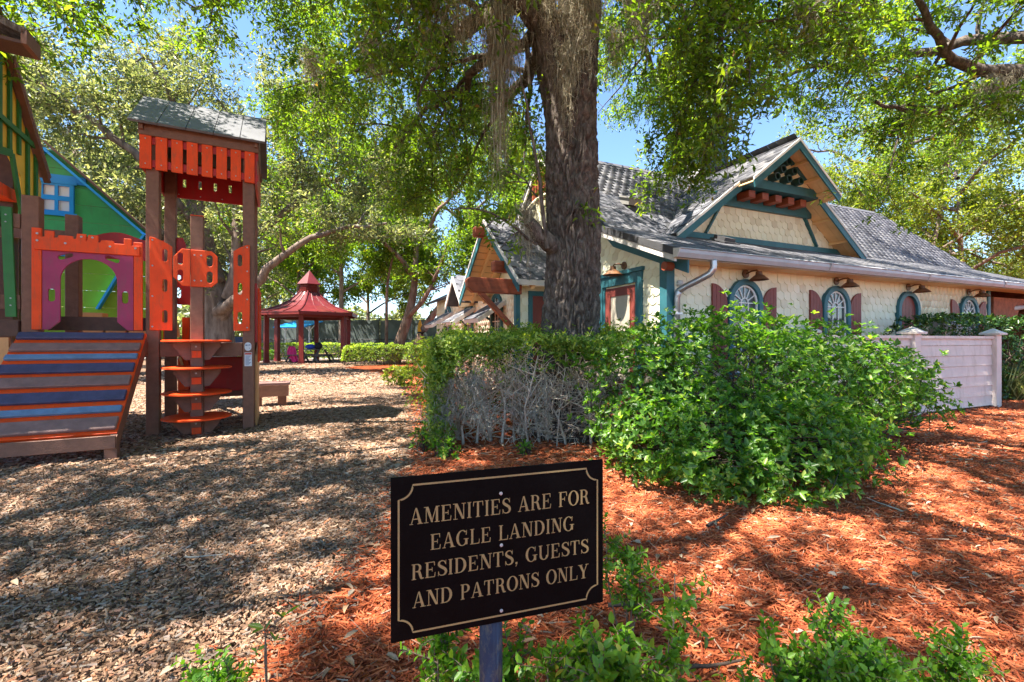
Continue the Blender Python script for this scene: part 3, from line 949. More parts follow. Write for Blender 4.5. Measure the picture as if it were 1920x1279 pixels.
# --- the porch wing on the end wall
PT0, PT1, PA, PZ0, PZ1, PS = 2.55, 6.55, 4.55, 2.42, 4.08, -1.45
pz = lambda t: PZ1 - abs(t - PA) * (PZ1 - PZ0) / 2.0
for sg, te in ((-1, PT0), (1, PT1)):
    pl = [(PS, PA, PZ1), (PS, te, PZ0), (1.2, te, PZ0), (1.2, PA, PZ1)]
    wr = MB().slab(pl, (0, sg * 0.64, 0.77), 0.07).build('wing_roof', 'roof_under', house)
    if sg < 0:
        L = math.hypot(2.0, PZ1 - PZ0)
        vy = Vector((0, 2.0, PZ1 - PZ0)).normalized()
        gg = scale_grid((PS, PT0 - 0.03, PZ0), (1, 0, 0), vy, 1.55, L, 0.21, 0.165, 0.27, lambda x, y: 0.05 < x < 1.52 and y < L - 0.03)
        scatter_pieces(roof_scale, gg, 'shingle', 'shingles', wr, house, 'slate', 120)
    for nm, mt, a, b, s0, s1 in (('barge_cap', 'whitewood', -0.012, 0.06, PS - 0.03, PS + 0.01), ('barge_board', 'teal', 0.06, 0.24, PS - 0.015, PS + 0.02)):
        MB().plate([(PA, PZ1 - a), (te, PZ0 - a), (te, PZ0 - b), (PA, PZ1 - b)], [], 'x', s0, s1).build(nm, mt, house)
    nb = 12
    for k in range(nb):
        f0, f1 = k / nb + 0.004, (k + 1) / nb - 0.004
        t0_, t1_ = PA + (te - PA) * f0, PA + (te - PA) * f1
        MB().slab([(PS + 0.03, t0_, pz(t0_) - 0.085), (PS + 0.03, t1_, pz(t1_) - 0.085), (-0.56, t1_, pz(t1_) - 0.085), (-0.56, t0_, pz(t0_) - 0.085)], (0, sg * 0.64, 0.77), 0.02).build('soffit_plank', 'pine', house)
    for q in (-1.1, -0.75):
        MB().beam((q, PA, PZ1 - 0.16), (q, te - sg * 0.05, PZ0 - 0.13), 0.07, 0.09, (0, 0, 1)).build('rafter', 'pine', house)
box('fascia', 'whitewood', house, PS, -0.02, PT0 - 0.03, PT0 - 0.002, PZ0 - 0.10, PZ0 + 0.01)
# ridge and purlin ends in redwood
for t_, z_, s0 in ((PA, PZ1 - 0.30, -1.72), (3.35, pz(3.35) - 0.30, -1.70)):
    MB().beam((s0, t_, z_), (-0.56, t_, z_), 0.20, 0.24).build('purlin', 'redwood', house, bevel=0.03)
# bracket beam with brace at the near post
bm_ = [(-2.42, 2.26), (-2.42, 2.40), (-2.38, 2.46), (-1.34, 2.46), (-1.25, 2.38), (-1.25, 2.16), (-2.30, 2.16)]
MB().plate(bm_, [], 'y', 2.82, 2.98).build('bracket_beam', 'redwood', house, bevel=0.01)
MB().beam((-2.14, 2.90, 2.18), (-1.31, 2.90, 1.36), 0.09, 0.11, (0, 1, 0)).build('bracket_brace', 'redwood', house)
box('porch_post', 'teal', house, -1.34, -1.24, 2.93, 3.04, 0, 2.34)
ww = box('wing_wall', 'cream', house, -1.24, -0.0, 2.97, 3.12, 0, 2.36)
g = scale_grid((-1.2, 2.968, 0.02), (1, 0, 0), (0, 0, 1), 0.2, 2.3, SW, SE, SH, lambda x, y: 0 <= x < 0.2 and y < 2.25)
for m in g:
    o = bpy.data.objects.new('shingle', wall_scale)
    COL.objects.link(o)
    o.parent = ww
    o.matrix_local = m
box('door_frame', 'teal', house, -1.05, -0.96, 2.91, 2.965, 0, 2.25)
box('door_frame', 'teal', house, -0.1, -0.01, 2.91, 2.965, 0, 2.25)
box('door_frame', 'teal', house, -0.96, -0.1, 2.912, 2.965, 2.15, 2.25)
box('door', 'maroon', house, -0.955, -0.105, 2.93, 2.962, 0.02, 2.145)
# long back wing wall with awnings
lw = MB().plate([(3.12, 0), (12.8, 0), (12.8, 2.85), (6.5, 2.85), (PA, PZ1 - 0.12), (3.12, pz(3.12) - 0.12)], [], 'x', -0.54, -0.40).build('wing_end_wall', 'cream', house)
g = scale_grid((-0.542, 12.75, 0.02), (0, -1, 0), (0, 0, 1), 9.6, 2.85, SW, SE, SH, lambda x, y: 3.15 < 12.75 - x < 12.7 and y < 2.6)
scatter_pieces(wall_scale, g, 'shingle', 'shingles', lw, house, 'shingle', 60, key=lambda m: 0 if m.translation.z > 1.2 else 30)
MB().slab([(-0.95, 6.6, 2.75), (-0.95, 12.9, 2.75), (3.2, 12.9, 4.7), (3.2, 6.6, 4.7)], (-0.4, 0, 0.9), 0.08).build('wing_roof', 'slate', house)
for i, tc in enumerate((5.95, 8.40, 10.9)):
    zt = 2.50
    wf = MB().plate([(-0.42, 0.7)] + arc(0, zt - 0.42, 0.42, 0.42, 180, 0, 14) + [(0.42, 0.7)], [[(-0.31, 0.8)] + arc(0, zt - 0.42, 0.31, 0.31, 180, 0, 14) + [(0.31, 0.8)]], 'x', -0.62, -0.545).build('window', 'teal', house)
    wf.location.y = tc
    MB().plate([(-0.309, 0.8)] + arc(0, zt - 0.42, 0.309, 0.309, 180, 0, 14) + [(0.309, 0.8)], [], 'x', -0.575, -0.562).build('pane', 'glass', wf)
    for y in (-0.1, 0.1):
        box('muntin', 'muntin', wf, -0.59, -0.576, y - .01, y + .01, 0.8, zt - 0.1)
    for z in (1.1, 1.45, 1.74):
        box('muntin', 'muntin', wf, -0.591, -0.577, -0.3, 0.3, z - .01, z + .01)
    aw = MB().slab([(-1.36, tc - 0.62, 1.78), (-1.36, tc + 0.62, 1.78), (-0.56, tc + 0.62, 2.28), (-0.56, tc - 0.62, 2.28)], (-0.5, 0, 0.85), 0.11).build('awning', 'whitewood', house)
    gg = scale_grid((-1.37, tc + 0.6, 1.785), (0, -1, 0), (0.8, 0, 0.48), 1.2, 0.93, 0.2, 0.165, 0.25, lambda x, y: 0.05 < x < 1.2 and y < 0.85)
    for m in gg:
        o = bpy.data.objects.new('shingle', roof_scale)
        COL.objects.link(o)
        o.parent = aw
        o.matrix_local = m
    for y in (tc - 0.55, tc + 0.55):
        MB().beam((-0.56, y, 1.80), (-0.86, y, 1.98), 0.05, 0.06).build('awning_brace', 'teal', house)
# wall dormer over the second window
tq = 8.40
for sg in (-1, 1):
    pl = [(-1.12, tq, 3.25), (-1.12, tq + sg * 0.85, 2.4), (0.6, tq + sg * 0.85, 2.4), (0.6, tq, 3.25)]
    q = MB().slab(pl, (0, sg, 1), 0.06).build('dormer_roof', 'roof_under', house)
    if sg < 0:
        gg = scale_grid((-1.12, tq - .85, 2.41), (1, 0, 0), (0, 1, 1), 1.5, 1.2, 0.21, 0.165, 0.27, lambda x, y: 0.05 < x < 1.4 and y < 1.15)
        for m in gg:
            o = bpy.data.objects.new('shingle', roof_scale)
            COL.objects.link(o)
            o.parent = q
            o.matrix_local = m
    MB().plate([(tq, 3.26), (tq + sg * .86, 2.4), (tq + sg * .86, 2.26), (tq, 3.1)], [], 'x', -1.15, -1.11).build('barge_board', 'whitewood', house)
MB().plate([(tq - .6, 2.3), (tq + .6, 2.3), (tq + .6, 2.5), (tq, 3.1), (tq - .6, 2.5)], [], 'x', -0.75, -0.63).build('dormer_wall', 'pine', house)

# --- brick porch at the far end and boxes on the wall
bwl = box('brick_wall', 'brick', house, 10.14, 13.0, 1.5, 1.68, 0, 2.7)
for s_ in (11.3, 12.7):
    box('brick_pillar', 'brick', house, s_, s_ + 0.32, 0.5, 0.82, 0, 2.2)
MB().plate([(10.4, 1.75), (11.3, 1.75)] + arc(12.16, 1.75, 0.54, 0.45, 180, 0, 10) + [(13.0, 1.75), (13.0, 2.3), (10.4, 2.3)], [], 'y', 0.0, 0.16).build('brick_arch', 'brick', house)
box('meter_box', 'greybox', house, 7.45, 7.85, -0.30, -0.03, 1.15, 1.72, bevel=0.01)
box('utility_box', 'whitebox', house, 7.90, 8.62, -0.22, -0.03, 1.30, 1.78, bevel=0.01)
box('latch', 'blackmetal', house, 8.25, 8.31, -0.235, -0.221, 1.62, 1.65)
# ================================================================ the play structures
PA_ = R(27)
PO = (-4.564, 5.70, 0)
PW = 0.135


def bolts(parent, pts, axis='y', d=0.0, r=0.011):
    for a, b in pts:
        if axis == 'y':
            MB().tube([(a, d - 0.006, b), (a, d + 0.004, b)], r, 8).build('bolt', 'steel', parent)
        else:
            MB().tube([(d - 0.004, a, b), (d + 0.006, a, b)], r, 8).build('bolt', 'steel', parent)


tower = thing('play_tower', 'brown post play tower with orange slat skirt and grey pitched roof', 'play tower', PO, PA_)
L = 1.044
for (x, y) in ((0, 0), (L, 0), (0, 1.04), (L, 1.04)):
    box('post', 'lumber', tower, x, x + PW, y, y + PW, 0, 3.86, bevel=0.006)
# roof
EV, RD = 3.87, 4.50
tm = (1.04 + PW) / 2
r0, r1 = -0.14, L + PW + 0.14
f0, f1 = -0.19, 1.04 + PW + 0.19
npan = 5
for sg in (0, 1):
    ye = f0 if sg == 0 else f1
    for k in range(npan):
        a, b = r0 + (r1 - r0) * k / npan, r0 + (r1 - r0) * (k + 1) / npan - 0.008
        MB().slab([(a, ye, EV), (b, ye, EV), (b, tm, RD), (a, tm, RD)], (0, -0.66 if sg == 0 else 0.66, 0.75), 0.03).build('roof_panel', 'playroof', tower)
box('fascia_beam', 'lumber', tower, -0.06, L + PW + 0.06, -0.075, -0.035, 3.745, 3.885, bevel=0.004)
box('fascia_beam', 'lumber', tower, -0.06, L + PW + 0.06, 1.04 + PW + 0.035, 1.04 + PW + 0.075, 3.745, 3.885, bevel=0.004)
for sg, x in ((0, -0.045), (1, L + PW + 0.005)):
    MB().plate([(-0.12, 3.80), (1.30, 3.80), (1.30, 3.88), (tm, 4.42), (-0.12, 3.88)], [], 'x', x, x + 0.04).build('roof_gable', 'lumber', tower)
# slat skirt
ZB, ZT = 3.335, 3.755
for i, z in enumerate((ZB + 0.035, ZT - 0.10)):
    box('slat_rail', 'red', tower, -0.05, L + PW + 0.05, -0.028, -0.004, z, z + 0.09)
for k in range(8):
    w = (L + PW + 0.10) / 8
    x0 = -0.05 + k * w
    s_ = box('slat', 'orange', tower, x0, x0 + w * 0.74, -0.060, -0.032, ZB, ZT, bevel=0.003)
    xm = x0 + w * 0.37
    bolts(s_, [(xm, ZB + 0.06), (xm, ZT - 0.05)], 'y', -0.060, 0.008)
holes = [[(x, 3.50), (x, 3.62), (x + .04, 3.62), (x + .04, 3.50)] for x in np.linspace(0.2, 0.98, 5)]
bp_ = MB().plate([(-0.04, ZB), (L + PW + 0.04, ZB), (L + PW + 0.04, ZT), (-0.04, ZT)], holes, 'y', 1.04 + PW + 0.004, 1.04 + PW + 0.03).build('skirt_panel', 'red', tower)
bolts(bp_, [(x, ZB + 0.05) for x in (0.15, 0.42, 0.7, 0.98)], 'y', 1.04 + PW + 0.004, 0.009)
for x in (-0.034, L + PW + 0.006):
    MB().plate([(-0.03, ZB), (1.04 + PW, ZB), (1.04 + PW, ZT), (-0.03, ZT)], [], 'x', x, x + 0.028).build('skirt_panel', 'red', tower)
# deck
box('deck_beam', 'lumber', tower, PW + 0.003, L - 0.003, 0.02, 0.085, 1.00, 1.175, bevel=0.006)
box('deck_beam', 'lumber', tower, PW + 0.003, L - 0.003, 1.07, 1.13, 1.00, 1.175, bevel=0.006)
for k in range(7):
    y0 = 0.09 + k * 0.14
    box('deck_board', 'lumber_dark', tower, 0.14, L - 0.005, y0, y0 + 0.13, 1.13, 1.165)
box('deck_beam', 'lumber', tower, L + 0.02, L + 0.085, PW + .003, 1.035, 1.00, 1.175)
box('kick_panel', 'red', tower, 0.16, L - 0.03, 1.035, 1.065, 0.42, 0.96, bevel=0.01)
box('low_rail', 'lumber', tower, 0.14, L - 0.005, 0.98, 1.03, 0.36, 0.44)
MB().beam((0.20, 0.9, 1.0), (0.30, 0.9, 0.62), 0.03, 0.05, (0, 1, 0)).build('brace', 'tan', tower)
box('side_panel', 'orange', tower, 0.18, 0.30, 0.95, 0.985, 0.02, 0.98)
# handhold panels either side of the opening
for sg, x0, x1 in ((1, 0.045, 0.275), (-1, L - 0.105, L + 0.085)):
    xin, xout = (x1, x0) if sg > 0 else (x0, x1)
    lo_, hi_ = 1.335, 2.50
    crv = [(xout + (xin - xout) * q, hi_ - (0.0 + 0.105 * q ** 1.6)) for q in np.linspace(0, 1, 8)]
    xs = xin - sg * 0.075
    pn = MB().plate([(xout, lo_)] + crv + [(xin, lo_)], [slot(xs, z, 0.052, 0.16) for z in (1.51, 1.90, 2.28)], 'y', -0.034, -0.004).build('handhold_panel', 'orange', tower, bevel=0.004)
    bolts(pn, [(xout + sg * 0.03, z) for z in (1.38, 1.76, 2.14, 2.46)], 'y', -0.034, 0.010)
# side barrier (red) seen edge-on and the yellow-orange rail behind
sb = MB().plate([(0.12, 1.18), (1.05, 1.18), (1.05, 2.0), (0.12, 2.0)], [], 'x', L + PW + 0.002, L + PW + 0.03).build('side_barrier', 'red', tower)
for y_ in (0.3, 0.6, 0.9):
    box('barrier_rib', 'orange', sb, L + PW + 0.032, L + PW + 0.055, y_, y_ + 0.08, 0.9, 1.95)
MB().plate([(0.20, 0.02), (0.95, 0.02), (0.95, 1.2), (0.20, 1.0)], [], 'x', L + PW + 0.005, L + PW + 0.03).build('lower_barrier', 'tan', tower)
# stair rail behind the tower on the far side: leaning orange pickets
for k in range(6):
    y0 = 1.30 + k * 0.16
    box('stair_picket', 'orange', tower, -0.06, -0.03, y0, y0 + 0.10, 1.2 - 0.02 * k, 2.05 - 0.16 * k)
MB().beam((-0.045, 1.22, 2.14), (-0.045, 2.35, 1.30), 0.05, 0.09).build('stair_handrail', 'tan', tower)
box('stair_end_panel', 'orange', tower, 0.02, 0.30, 2.28, 2.32, 0.9, 1.60)
# stickers on the front post
st = MB().plate(slot(L + 0.062, 1.125, 0.08, 0.115), [], 'y', -0.004, -0.001).build('notice_plate', 'sticker', tower)
MB().box(L + .032, L + .05, -.006, -.0042, 1.135, 1.152).box(L + .057, L + .066, -.006, -.0042, 1.135, 1.152).box(L + .072, L + .092, -.006, -.0042, 1.14, 1.152).box(L + .078, L + .086, -.006, -.0042, 1.098, 1.108).build('print', 'stickerblue', st, fix=False)
st = box('notice_plate', 'sticker', tower, L + .022, L + .108, -0.004, -0.001, 0.86, 1.045)
box('print_band', 'stickerred', st, L + .026, L + .104, -.006, -.0042, 1.015, 1.038)
pr = MB()
for k in range(9):
    pr.box(L + .032, L + .098 - 0.012 * (k % 3), -.006, -.0042, 0.995 - k * .015, 1.001 - k * .015)
pr.build('print', 'stickerblue', st, fix=False)

# --- step climber: centre post with round steps
clm = thing('step_climber', 'brown post climber with round orange steps and handhold plates', 'climber', PO, PA_)
CX, CY = 0.555, -0.13
box('post', 'lumber', clm, CX - 0.068, CX + 0.068, CY - 0.06, CY + 0.07, 0, 2.78, bevel=0.006)
box('post_cap', 'orange', clm, CX - 0.07, CX + 0.07, CY - 0.062, CY + 0.072, 2.782, 2.79)
zs = (0.235, 0.545, 0.865, 1.20)
for z in zs:
    stp = MB().lathe([(0.36, -0.014), (0.375, -0.008), (0.375, 0.008), (0.36, 0.014)], 36, (CX, CY, z)).build('round_step', 'orange', clm)
    stp.scale = (1, 1, 1)
    for sg in (-1, 1):
        pl = [(CX + sg * 0.072, z - 0.018), (CX + sg * 0.25, z - 0.018), (CX + sg * 0.25, z - 0.07), (CX + sg * 0.13, z - 0.24), (CX + sg * 0.072, z - 0.24)]
        MB().plate(pl, [], 'y', CY - 0.03, CY + 0.03).build('gusset', 'lumber', stp)
    box('cleat', 'lumber', stp, CX - 0.055, CX + 0.055, CY - 0.12, CY - 0.062, z - 0.12, z - 0.018, bevel=0.004)
    bolts(stp, [(CX, z - 0.07)], 'y', CY - 0.12, 0.011)
    box('cleat', 'orange', stp, CX - 0.05, CX + 0.05, CY - 0.085, CY - 0.061, z - 0.21, z - 0.125)
# handhold plates: one across the post, one on its side
zc = 2.12
oc = [(CX - 0.06, zc - 0.235), (CX + 0.16, zc - 0.235), (CX + 0.225, zc - 0.17), (CX + 0.225, zc + 0.16), (CX + 0.16, zc + 0.225), (CX - 0.06, zc + 0.225)]
hp = MB().plate(oc, [slot(CX + 0.14, zc + 0.10, 0.065, 0.15), slot(CX + 0.14, zc - 0.11, 0.065, 0.15)], 'y', CY - 0.09, CY - 0.061).build('handhold_plate', 'orange', clm, bevel=0.004)
bolts(hp, [(CX - .02, zc + .16), (CX - .02, zc - .16), (CX + .05, zc + .16), (CX + .05, zc - .16)], 'y', CY - 0.09, 0.010)
y0 = CY - 0.092
oc = [(y0 + 0.0, zc - 0.235), (y0 - 0.10, zc - 0.235), (y0 - 0.20, zc - 0.13), (y0 - 0.20, zc + 0.12), (y0 - 0.10, zc + 0.225), (y0 + 0.0, zc + 0.225)]
oc = [(a + 0.0, b) for a, b in oc]
hp = MB().plate([(CX - 0.062 - (y0 - a) * 0.85, b) for a, b in oc], [slot(CX - 0.062 - 0.10, zc + 0.10, 0.055, 0.15), slot(CX - 0.062 - 0.10, zc - 0.11, 0.055, 0.15)], 'y', CY - 0.115, CY - 0.092).build('handhold_plate', 'orange', clm, bevel=0.004)

# --- archway and climbing ramp
ramp = thing('climbing_ramp', 'steep orange climbing ramp with navy, mauve and blue treads', 'ramp', PO, PA_)
RA, RB = -1.10, 0.03
yt, yb, zt_, zb_ = -0.11, -1.26, 1.29, 0.28
dz = (zt_ - zb_) / (yt - yb)
rz = lambda y: zb_ + (y - yb) * dz
nrm = Vector((0, -dz, 1)).normalized()
MB().slab([(RA, yb, rz(yb)), (RB, yb, rz(yb)), (RB, yt, rz(yt)), (RA, yt, rz(yt))], nrm, 0.03).build('ramp_board', 'orange', ramp)
for x in (RA, RB - 0.05):
    MB().plate([(yb - 0.02, rz(yb) - 0.035), (yt, rz(yt) - 0.035), (yt, rz(yt) - 0.20), (yb + 0.05, rz(yb) - 0.14), (yb - 0.02, rz(yb) - 0.13)], [], 'x', x, x + 0.055).build('side_rail', 'lumber', ramp)
box('toe_board', 'lumber', ramp, RA, RB, yb - 0.045, yb - 0.022, 0.13, 0.262, bevel=0.004)
TR = [(0.015, 'navy', 0.085), (0.135, 'mauve', 0.10), (0.255, 'bluegrey', 0.06), (0.355, 'navy', 0.105), (0.485, 'mauve', 0.115), (0.63, 'navy', 0.115), (0.775, 'bluegrey', 0.065), (0.875, 'mauve', 0.13)]
for f, mt, wd in TR:
    ya = yt - (yt - yb) * f
    yb2 = ya - wd * 0.92
    up = nrm * 0.042
    pl = [Vector((RA + 0.01, yb2, rz(yb2))) + up, Vector((RB - 0.012, yb2, rz(yb2))) + up, Vector((RB - 0.012, ya, rz(ya))) + up, Vector((RA + 0.01, ya, rz(ya))) + up]
    MB().slab(pl, nrm, 0.04).build('tread', mt, ramp, bevel=0.008)
box('leg', 'lumber', ramp, RB - 0.10, RB + 0.0, yb + 0.0, yb + 0.10, 0, 0.235)
box('leg', 'lumber', ramp, RA, RA + 0.10, yb + 0.0, yb + 0.10, 0, 0.235)
box('cross_beam', 'lumber', ramp, RA, RB, yt + 0.0, yt + 0.08, 1.0, 1.2)

archw = thing('archway_panel', 'magenta arched doorway panel framed by orange castle trim', 'play panel', PO, PA_)
X0, X1, ZA, ZBm = -1.02, -0.02, 2.47, 1.33
box('jamb', 'orange', archw, X0, X0 + 0.085, -0.06, -0.03, ZBm, ZA + 0.02, bevel=0.004)
box('jamb', 'orange', archw, X1 - 0.085, X1, -0.06, -0.03, ZBm, ZA - 0.06, bevel=0.004)
cren = [(X0 + 0.03, 2.24), (X1 - 0.02, 2.24), (X1 - 0.02, 2.36)]
tops = [(X1 - 0.1, .36), (X1 - 0.1, .44), (X1 - .17, .44), (X1 - .17, .37), (X1 - .26, .37), (X1 - .27, .40), (X1 - .38, .40), (X1 - .39, .37), (X1 - .41, .37), (X1 - .41, .45), (X1 - .50, .45), (X1 - .51, .38), (X1 - .52, .38), (X1 - .52, .455), (X1 - .60, .455), (X1 - .61, .39), (X1 - .63, .39), (X1 - .64, .42), (X1 - .76, .42), (X1 - .77, .39), (X1 - .80, .39), (X1 - .80, .46), (X1 - .88, .46), (X1 - .88, .39)]
cren += [(a, 2 + b) for a, b in tops] + [(X0 + 0.03, 2.39)]
ca = MB().plate(cren, [], 'y', -0.092, -0.062).build('castle_trim', 'orange', archw, bevel=0.003)
bolts(ca, [(X0 + .06, 2.42), (X0 + .06, 2.34), (X0 + .3, 2.33), (X1 - .3, 2.33), (X1 - .06, 2.33), (X1 - .46, 2.42), (X1 - .56, 2.42)], 'y', -0.092, 0.012)
ox0, ox1 = X0 + 0.088, X1 - 0.088
cxa = (ox0 + ox1) / 2
hw = (ox1 - ox0) / 2
inner = [(ox0 + 0.06, ZBm)] + [(ox0 + 0.155, ZBm + 0.10)] + [(ox0 + 0.155, ZBm + 0.55)] + arc(cxa, ZBm + 0.58, hw - 0.155, 0.26, 170, 10, 12) + [(ox1 - 0.155, ZBm + 0.55), (ox1 - 0.155, ZBm + 0.10), (ox1 - 0.06, ZBm)]
outer = [(ox0, ZBm)] + inner + [(ox1, ZBm), (ox1, 2.255), (ox0, 2.255)]


def rot_slot(cx_, cz_, w, h, a):
    return [(cx_ + (p[0]) * math.cos(R(a)) - p[1] * math.sin(R(a)), cz_ + p[0] * math.sin(R(a)) + p[1] * math.cos(R(a))) for p in slot(0, 0, w, h)]


hol = [slot(ox0 + 0.08, ZBm + 0.40, 0.06, 0.15), slot(ox1 - 0.08, ZBm + 0.40, 0.06, 0.15), rot_slot(ox0 + 0.20, 2.185, 0.05, 0.14, -68), rot_slot(ox1 - 0.20, 2.185, 0.05, 0.14, 68)]
MB().plate(outer, hol, 'y', -0.055, -0.031).build('arch_panel', 'magenta', archw, bevel=0.003)
box('threshold', 'lumber_dark', archw, X0 + 0.02, X1 - 0.02, 0.30, 0.36, 1.33, 1.50)
# posts and rear handhold piece behind the arch
box('post', 'lumber', archw, X0 - 0.10, X0 + 0.05, -0.02, 0.12, 0, 2.86, bevel=0.006)
box('post', 'lumber', archw, -1.03, -0.89, 0.88, 1.02, 0, 2.87, bevel=0.006)
crown = [(-0.88, 2.35), (0.25, 2.35), (0.25, 2.62)] + [(0.25 - 1.13 * q, 2.70 - 0.02 + 0.045 * math.sin(q * 9.5 + 1.2)) for q in np.linspace(0.03, 0.97, 20)] + [(-0.88, 2.62)]
MB().plate(crown, [], 'y', 1.09, 1.12).build('wavy_board', 'red', archw)
MB().plate([(0.12, 1.75), (0.36, 1.75), (0.36, 2.28), (0.06, 2.28), (0.06, 1.85)], [slot(0.13, 1.93, 0.055, 0.16), slot(0.13, 2.15, 0.055, 0.10)], 'y', 1.30, 1.33).build('handhold_panel', 'red', archw)
box('post', 'lumber', archw, 0.26, 0.38, 1.35, 1.47, 0, 2.4)
box('rail', 'lumber', archw, -1.75, -1.04, 0.93, 0.98, 2.52, 2.66)

# --- picket bridge to the side
br = thing('picket_bridge', 'brown deck bridge with dark green pickets beside the ramp', 'bridge', PO, PA_)
for z in (1.56, 2.48):
    box('rail', 'lumber', br, -2.6, -1.13, -0.01, 0.04, z, z + 0.16, bevel=0.004)
for i, (x, ln) in enumerate(((-1.215, 0.02), (-1.34, -0.01), (-1.50, 0.0), (-1.66, 0.01))):
    pk = MB().plate([(x - 0.045 + ln, 1.47), (x + 0.045 + ln, 1.47), (x + 0.045 - ln, 2.70), (x - 0.045 - ln, 2.70)], [], 'y', -0.042, -0.012).build('picket', 'green', br, bevel=0.003)
    bolts(pk, [(x + ln, 1.60), (x + ln, 1.68), (x - ln, 2.53), (x - ln, 2.61)], 'y', -0.042, 0.008)
box('deck_beam', 'lumber_dark', br, -2.6, -1.13, -0.05, 0.02, 1.25, 1.43, bevel=0.005)
for k in range(6):
    box('deck_board', 'lumber', br, -2.6, -1.14, 0.03 + k * .14, 0.16 + k * .14, 1.40, 1.44)
box('leg', 'lumber', br, -1.62, -1.42, -0.02, 0.12, 0, 1.25, bevel=0.005)
box('leg_board', 'orange', br, -1.67, -1.625, -0.05, 0.10, 0, 1.245)
box('leg_board', 'tan', br, -1.30, -1.22, -0.02, 0.02, 0.6, 1.24)
for z in (1.7, 1.95, 2.2):
    box('ladder_rung', 'tan', br, -2.4, -1.70, 0.25, 0.31, z, z + 0.10)

# --- yellow and green playhouse gable high on the side
yh = thing('yellow_playhouse', 'yellow playhouse gable with green battens above the picket bridge', 'playhouse', PO, PA_)
GS = -1.60
at, az = 0.35, 5.42
rt = lambda t: az - (t - at) * 1.18
bot = 2.98
poly = [(at - 1.75, rt(at + 1.75)), (at - 1.75, 3.1), (at - 0.7, 3.35), (at + 0.6, 3.62), (at + 0.95, 3.40), (at + 1.05, 2.55), (at + 1.45, 2.55), (at + 1.55, rt(at + 1.6) - .05), (at, az)]
MB().plate(poly, [], 'x', GS - 0.03, GS).build('gable_panel', 'yellow', yh)
for k in range(-8, 8):
    t = at + 0.12 + k * 0.235
    zt2 = rt(t) if t > at else rt(2 * at - t)
    zb2 = 3.1 + 0.22 * (t - at + 1.75) if t < at + 0.9 else 2.6
    if zt2 - 0.1 > zb2 and t < at + 1.42 and t > at - 1.74:
        box('batten', 'green', yh, GS + 0.002, GS + 0.03, t, t + 0.062, zb2, zt2 - 0.06)
MB().beam((GS + 0.035, at - 1.7, 4.05), (GS + 0.035, at + 1.25, 3.92), 0.03, 0.07).build('rail', 'green', yh)
MB().beam((GS + 0.035, at - 1.7, 3.12), (GS + 0.035, at + 0.62, 3.60), 0.03, 0.09).build('rail', 'green', yh)
MB().beam((GS + 0.035, at + 0.62, 3.60), (GS + 0.035, at + 1.0, 2.55), 0.03, 0.08).build('rail', 'green', yh)
for sg in (1, -1):
    MB().slab([(GS + 0.10, at, az + 0.04), (GS + 0.10, at + sg * 1.57, az + 0.04 - 1.57 * 1.18), (GS - 1.6, at + sg * 1.57, az + 0.04 - 1.57 * 1.18), (GS - 1.6, at, az + 0.04)], (0, sg * 1.18, 1), 0.05).build('roof_panel', 'lumber', yh)
MB().beam((GS + 0.06, at, az - 0.06), (GS + 0.06, at + 1.56, az - 0.06 - 1.56 * 1.18), 0.04, 0.07, (1, 0, 0)).build('barge_board', 'lumber', yh)
for t in (-0.5, 1.3):
    box('post', 'lumber_dark', yh, GS - 0.22, GS - 0.08, t, t + 0.14, 0, 3.7)
box('lintel', 'orange', yh, GS - 0.25, GS - 0.04, -0.5, 1.3, 3.05, 3.2)

# --- green playhouse with blue trim behind the arch
gh = thing('green_playhouse', 'green plank playhouse wall with bright blue trim and small window', 'playhouse', PO, PA_)
GT = 2.25
sa, za = -1.66, 4.20
ge = lambda s: za - (abs(s - sa)) * 0.98
nz_ = 11
for k in range(nz_):
    z0, z1 = 1.2 + k * 0.265, 1.2 + (k + 1) * 0.265 - 0.006
    if z0 > za - 0.15:
        break
    xr0 = min(sa + (za - z0) / 0.98, -0.05)
    xr1 = min(sa + (za - min(z1, za)) / 0.98, -0.05)
    xl = sa - 1.3
    pl = [(max(xl, sa - (za - z0) / .98), z0), (xr0, z0), (xr1, z1), (max(xl, sa - (za - z1) / .98), z1)]
    MB().plate(pl, [], 'y', GT, GT + 0.03).build('plank', 'housegreen' if z0 > 2.6 else 'lime', gh)
MB().beam((sa - 0.02, GT - 0.022, za - 0.10), (-0.35, GT - 0.022, ge(-0.35) - 0.10), 0.035, 0.15, (0, 1, 0)).build('trim', 'blue', gh)
MB().beam((sa + 0.02, GT - 0.02, za - 0.10), (sa - 1.2, GT - 0.02, ge(sa - 1.2) - 0.10), 0.03, 0.15, (0, 1, 0)).build('trim', 'blue', gh)
box('trim', 'blue', gh, sa - .38, sa + 0.46, GT - 0.035, GT - 0.004, 3.62, 3.74)
MB().beam((-0.46, GT - 0.05, 2.93), (-0.72, GT - 0.05, 2.42), 0.03, 0.15, (0, 1, 0)).build('trim', 'blue', gh)
MB().beam((-0.75, GT - 0.05, 2.35), (-1.05, GT - 0.05, 1.70), 0.03, 0.15, (0, 1, 0)).build('trim', 'blue', gh)
box('trim', 'blue', gh, -2.2, -1.15, GT - 0.06, GT - 0.004, 2.50, 2.61)
MB().slab([(sa, GT - 0.10, za + 0.02), (-0.05, GT - 0.10, ge(-0.05) + 0.02), (-0.05, GT + 1.4, ge(-0.05) + 0.02), (sa, GT + 1.4, za + 0.02)], (0.98, 0, 1), 0.03).build('roof_panel', 'lumber_dark', gh)
wx, wz = -1.54, 3.38
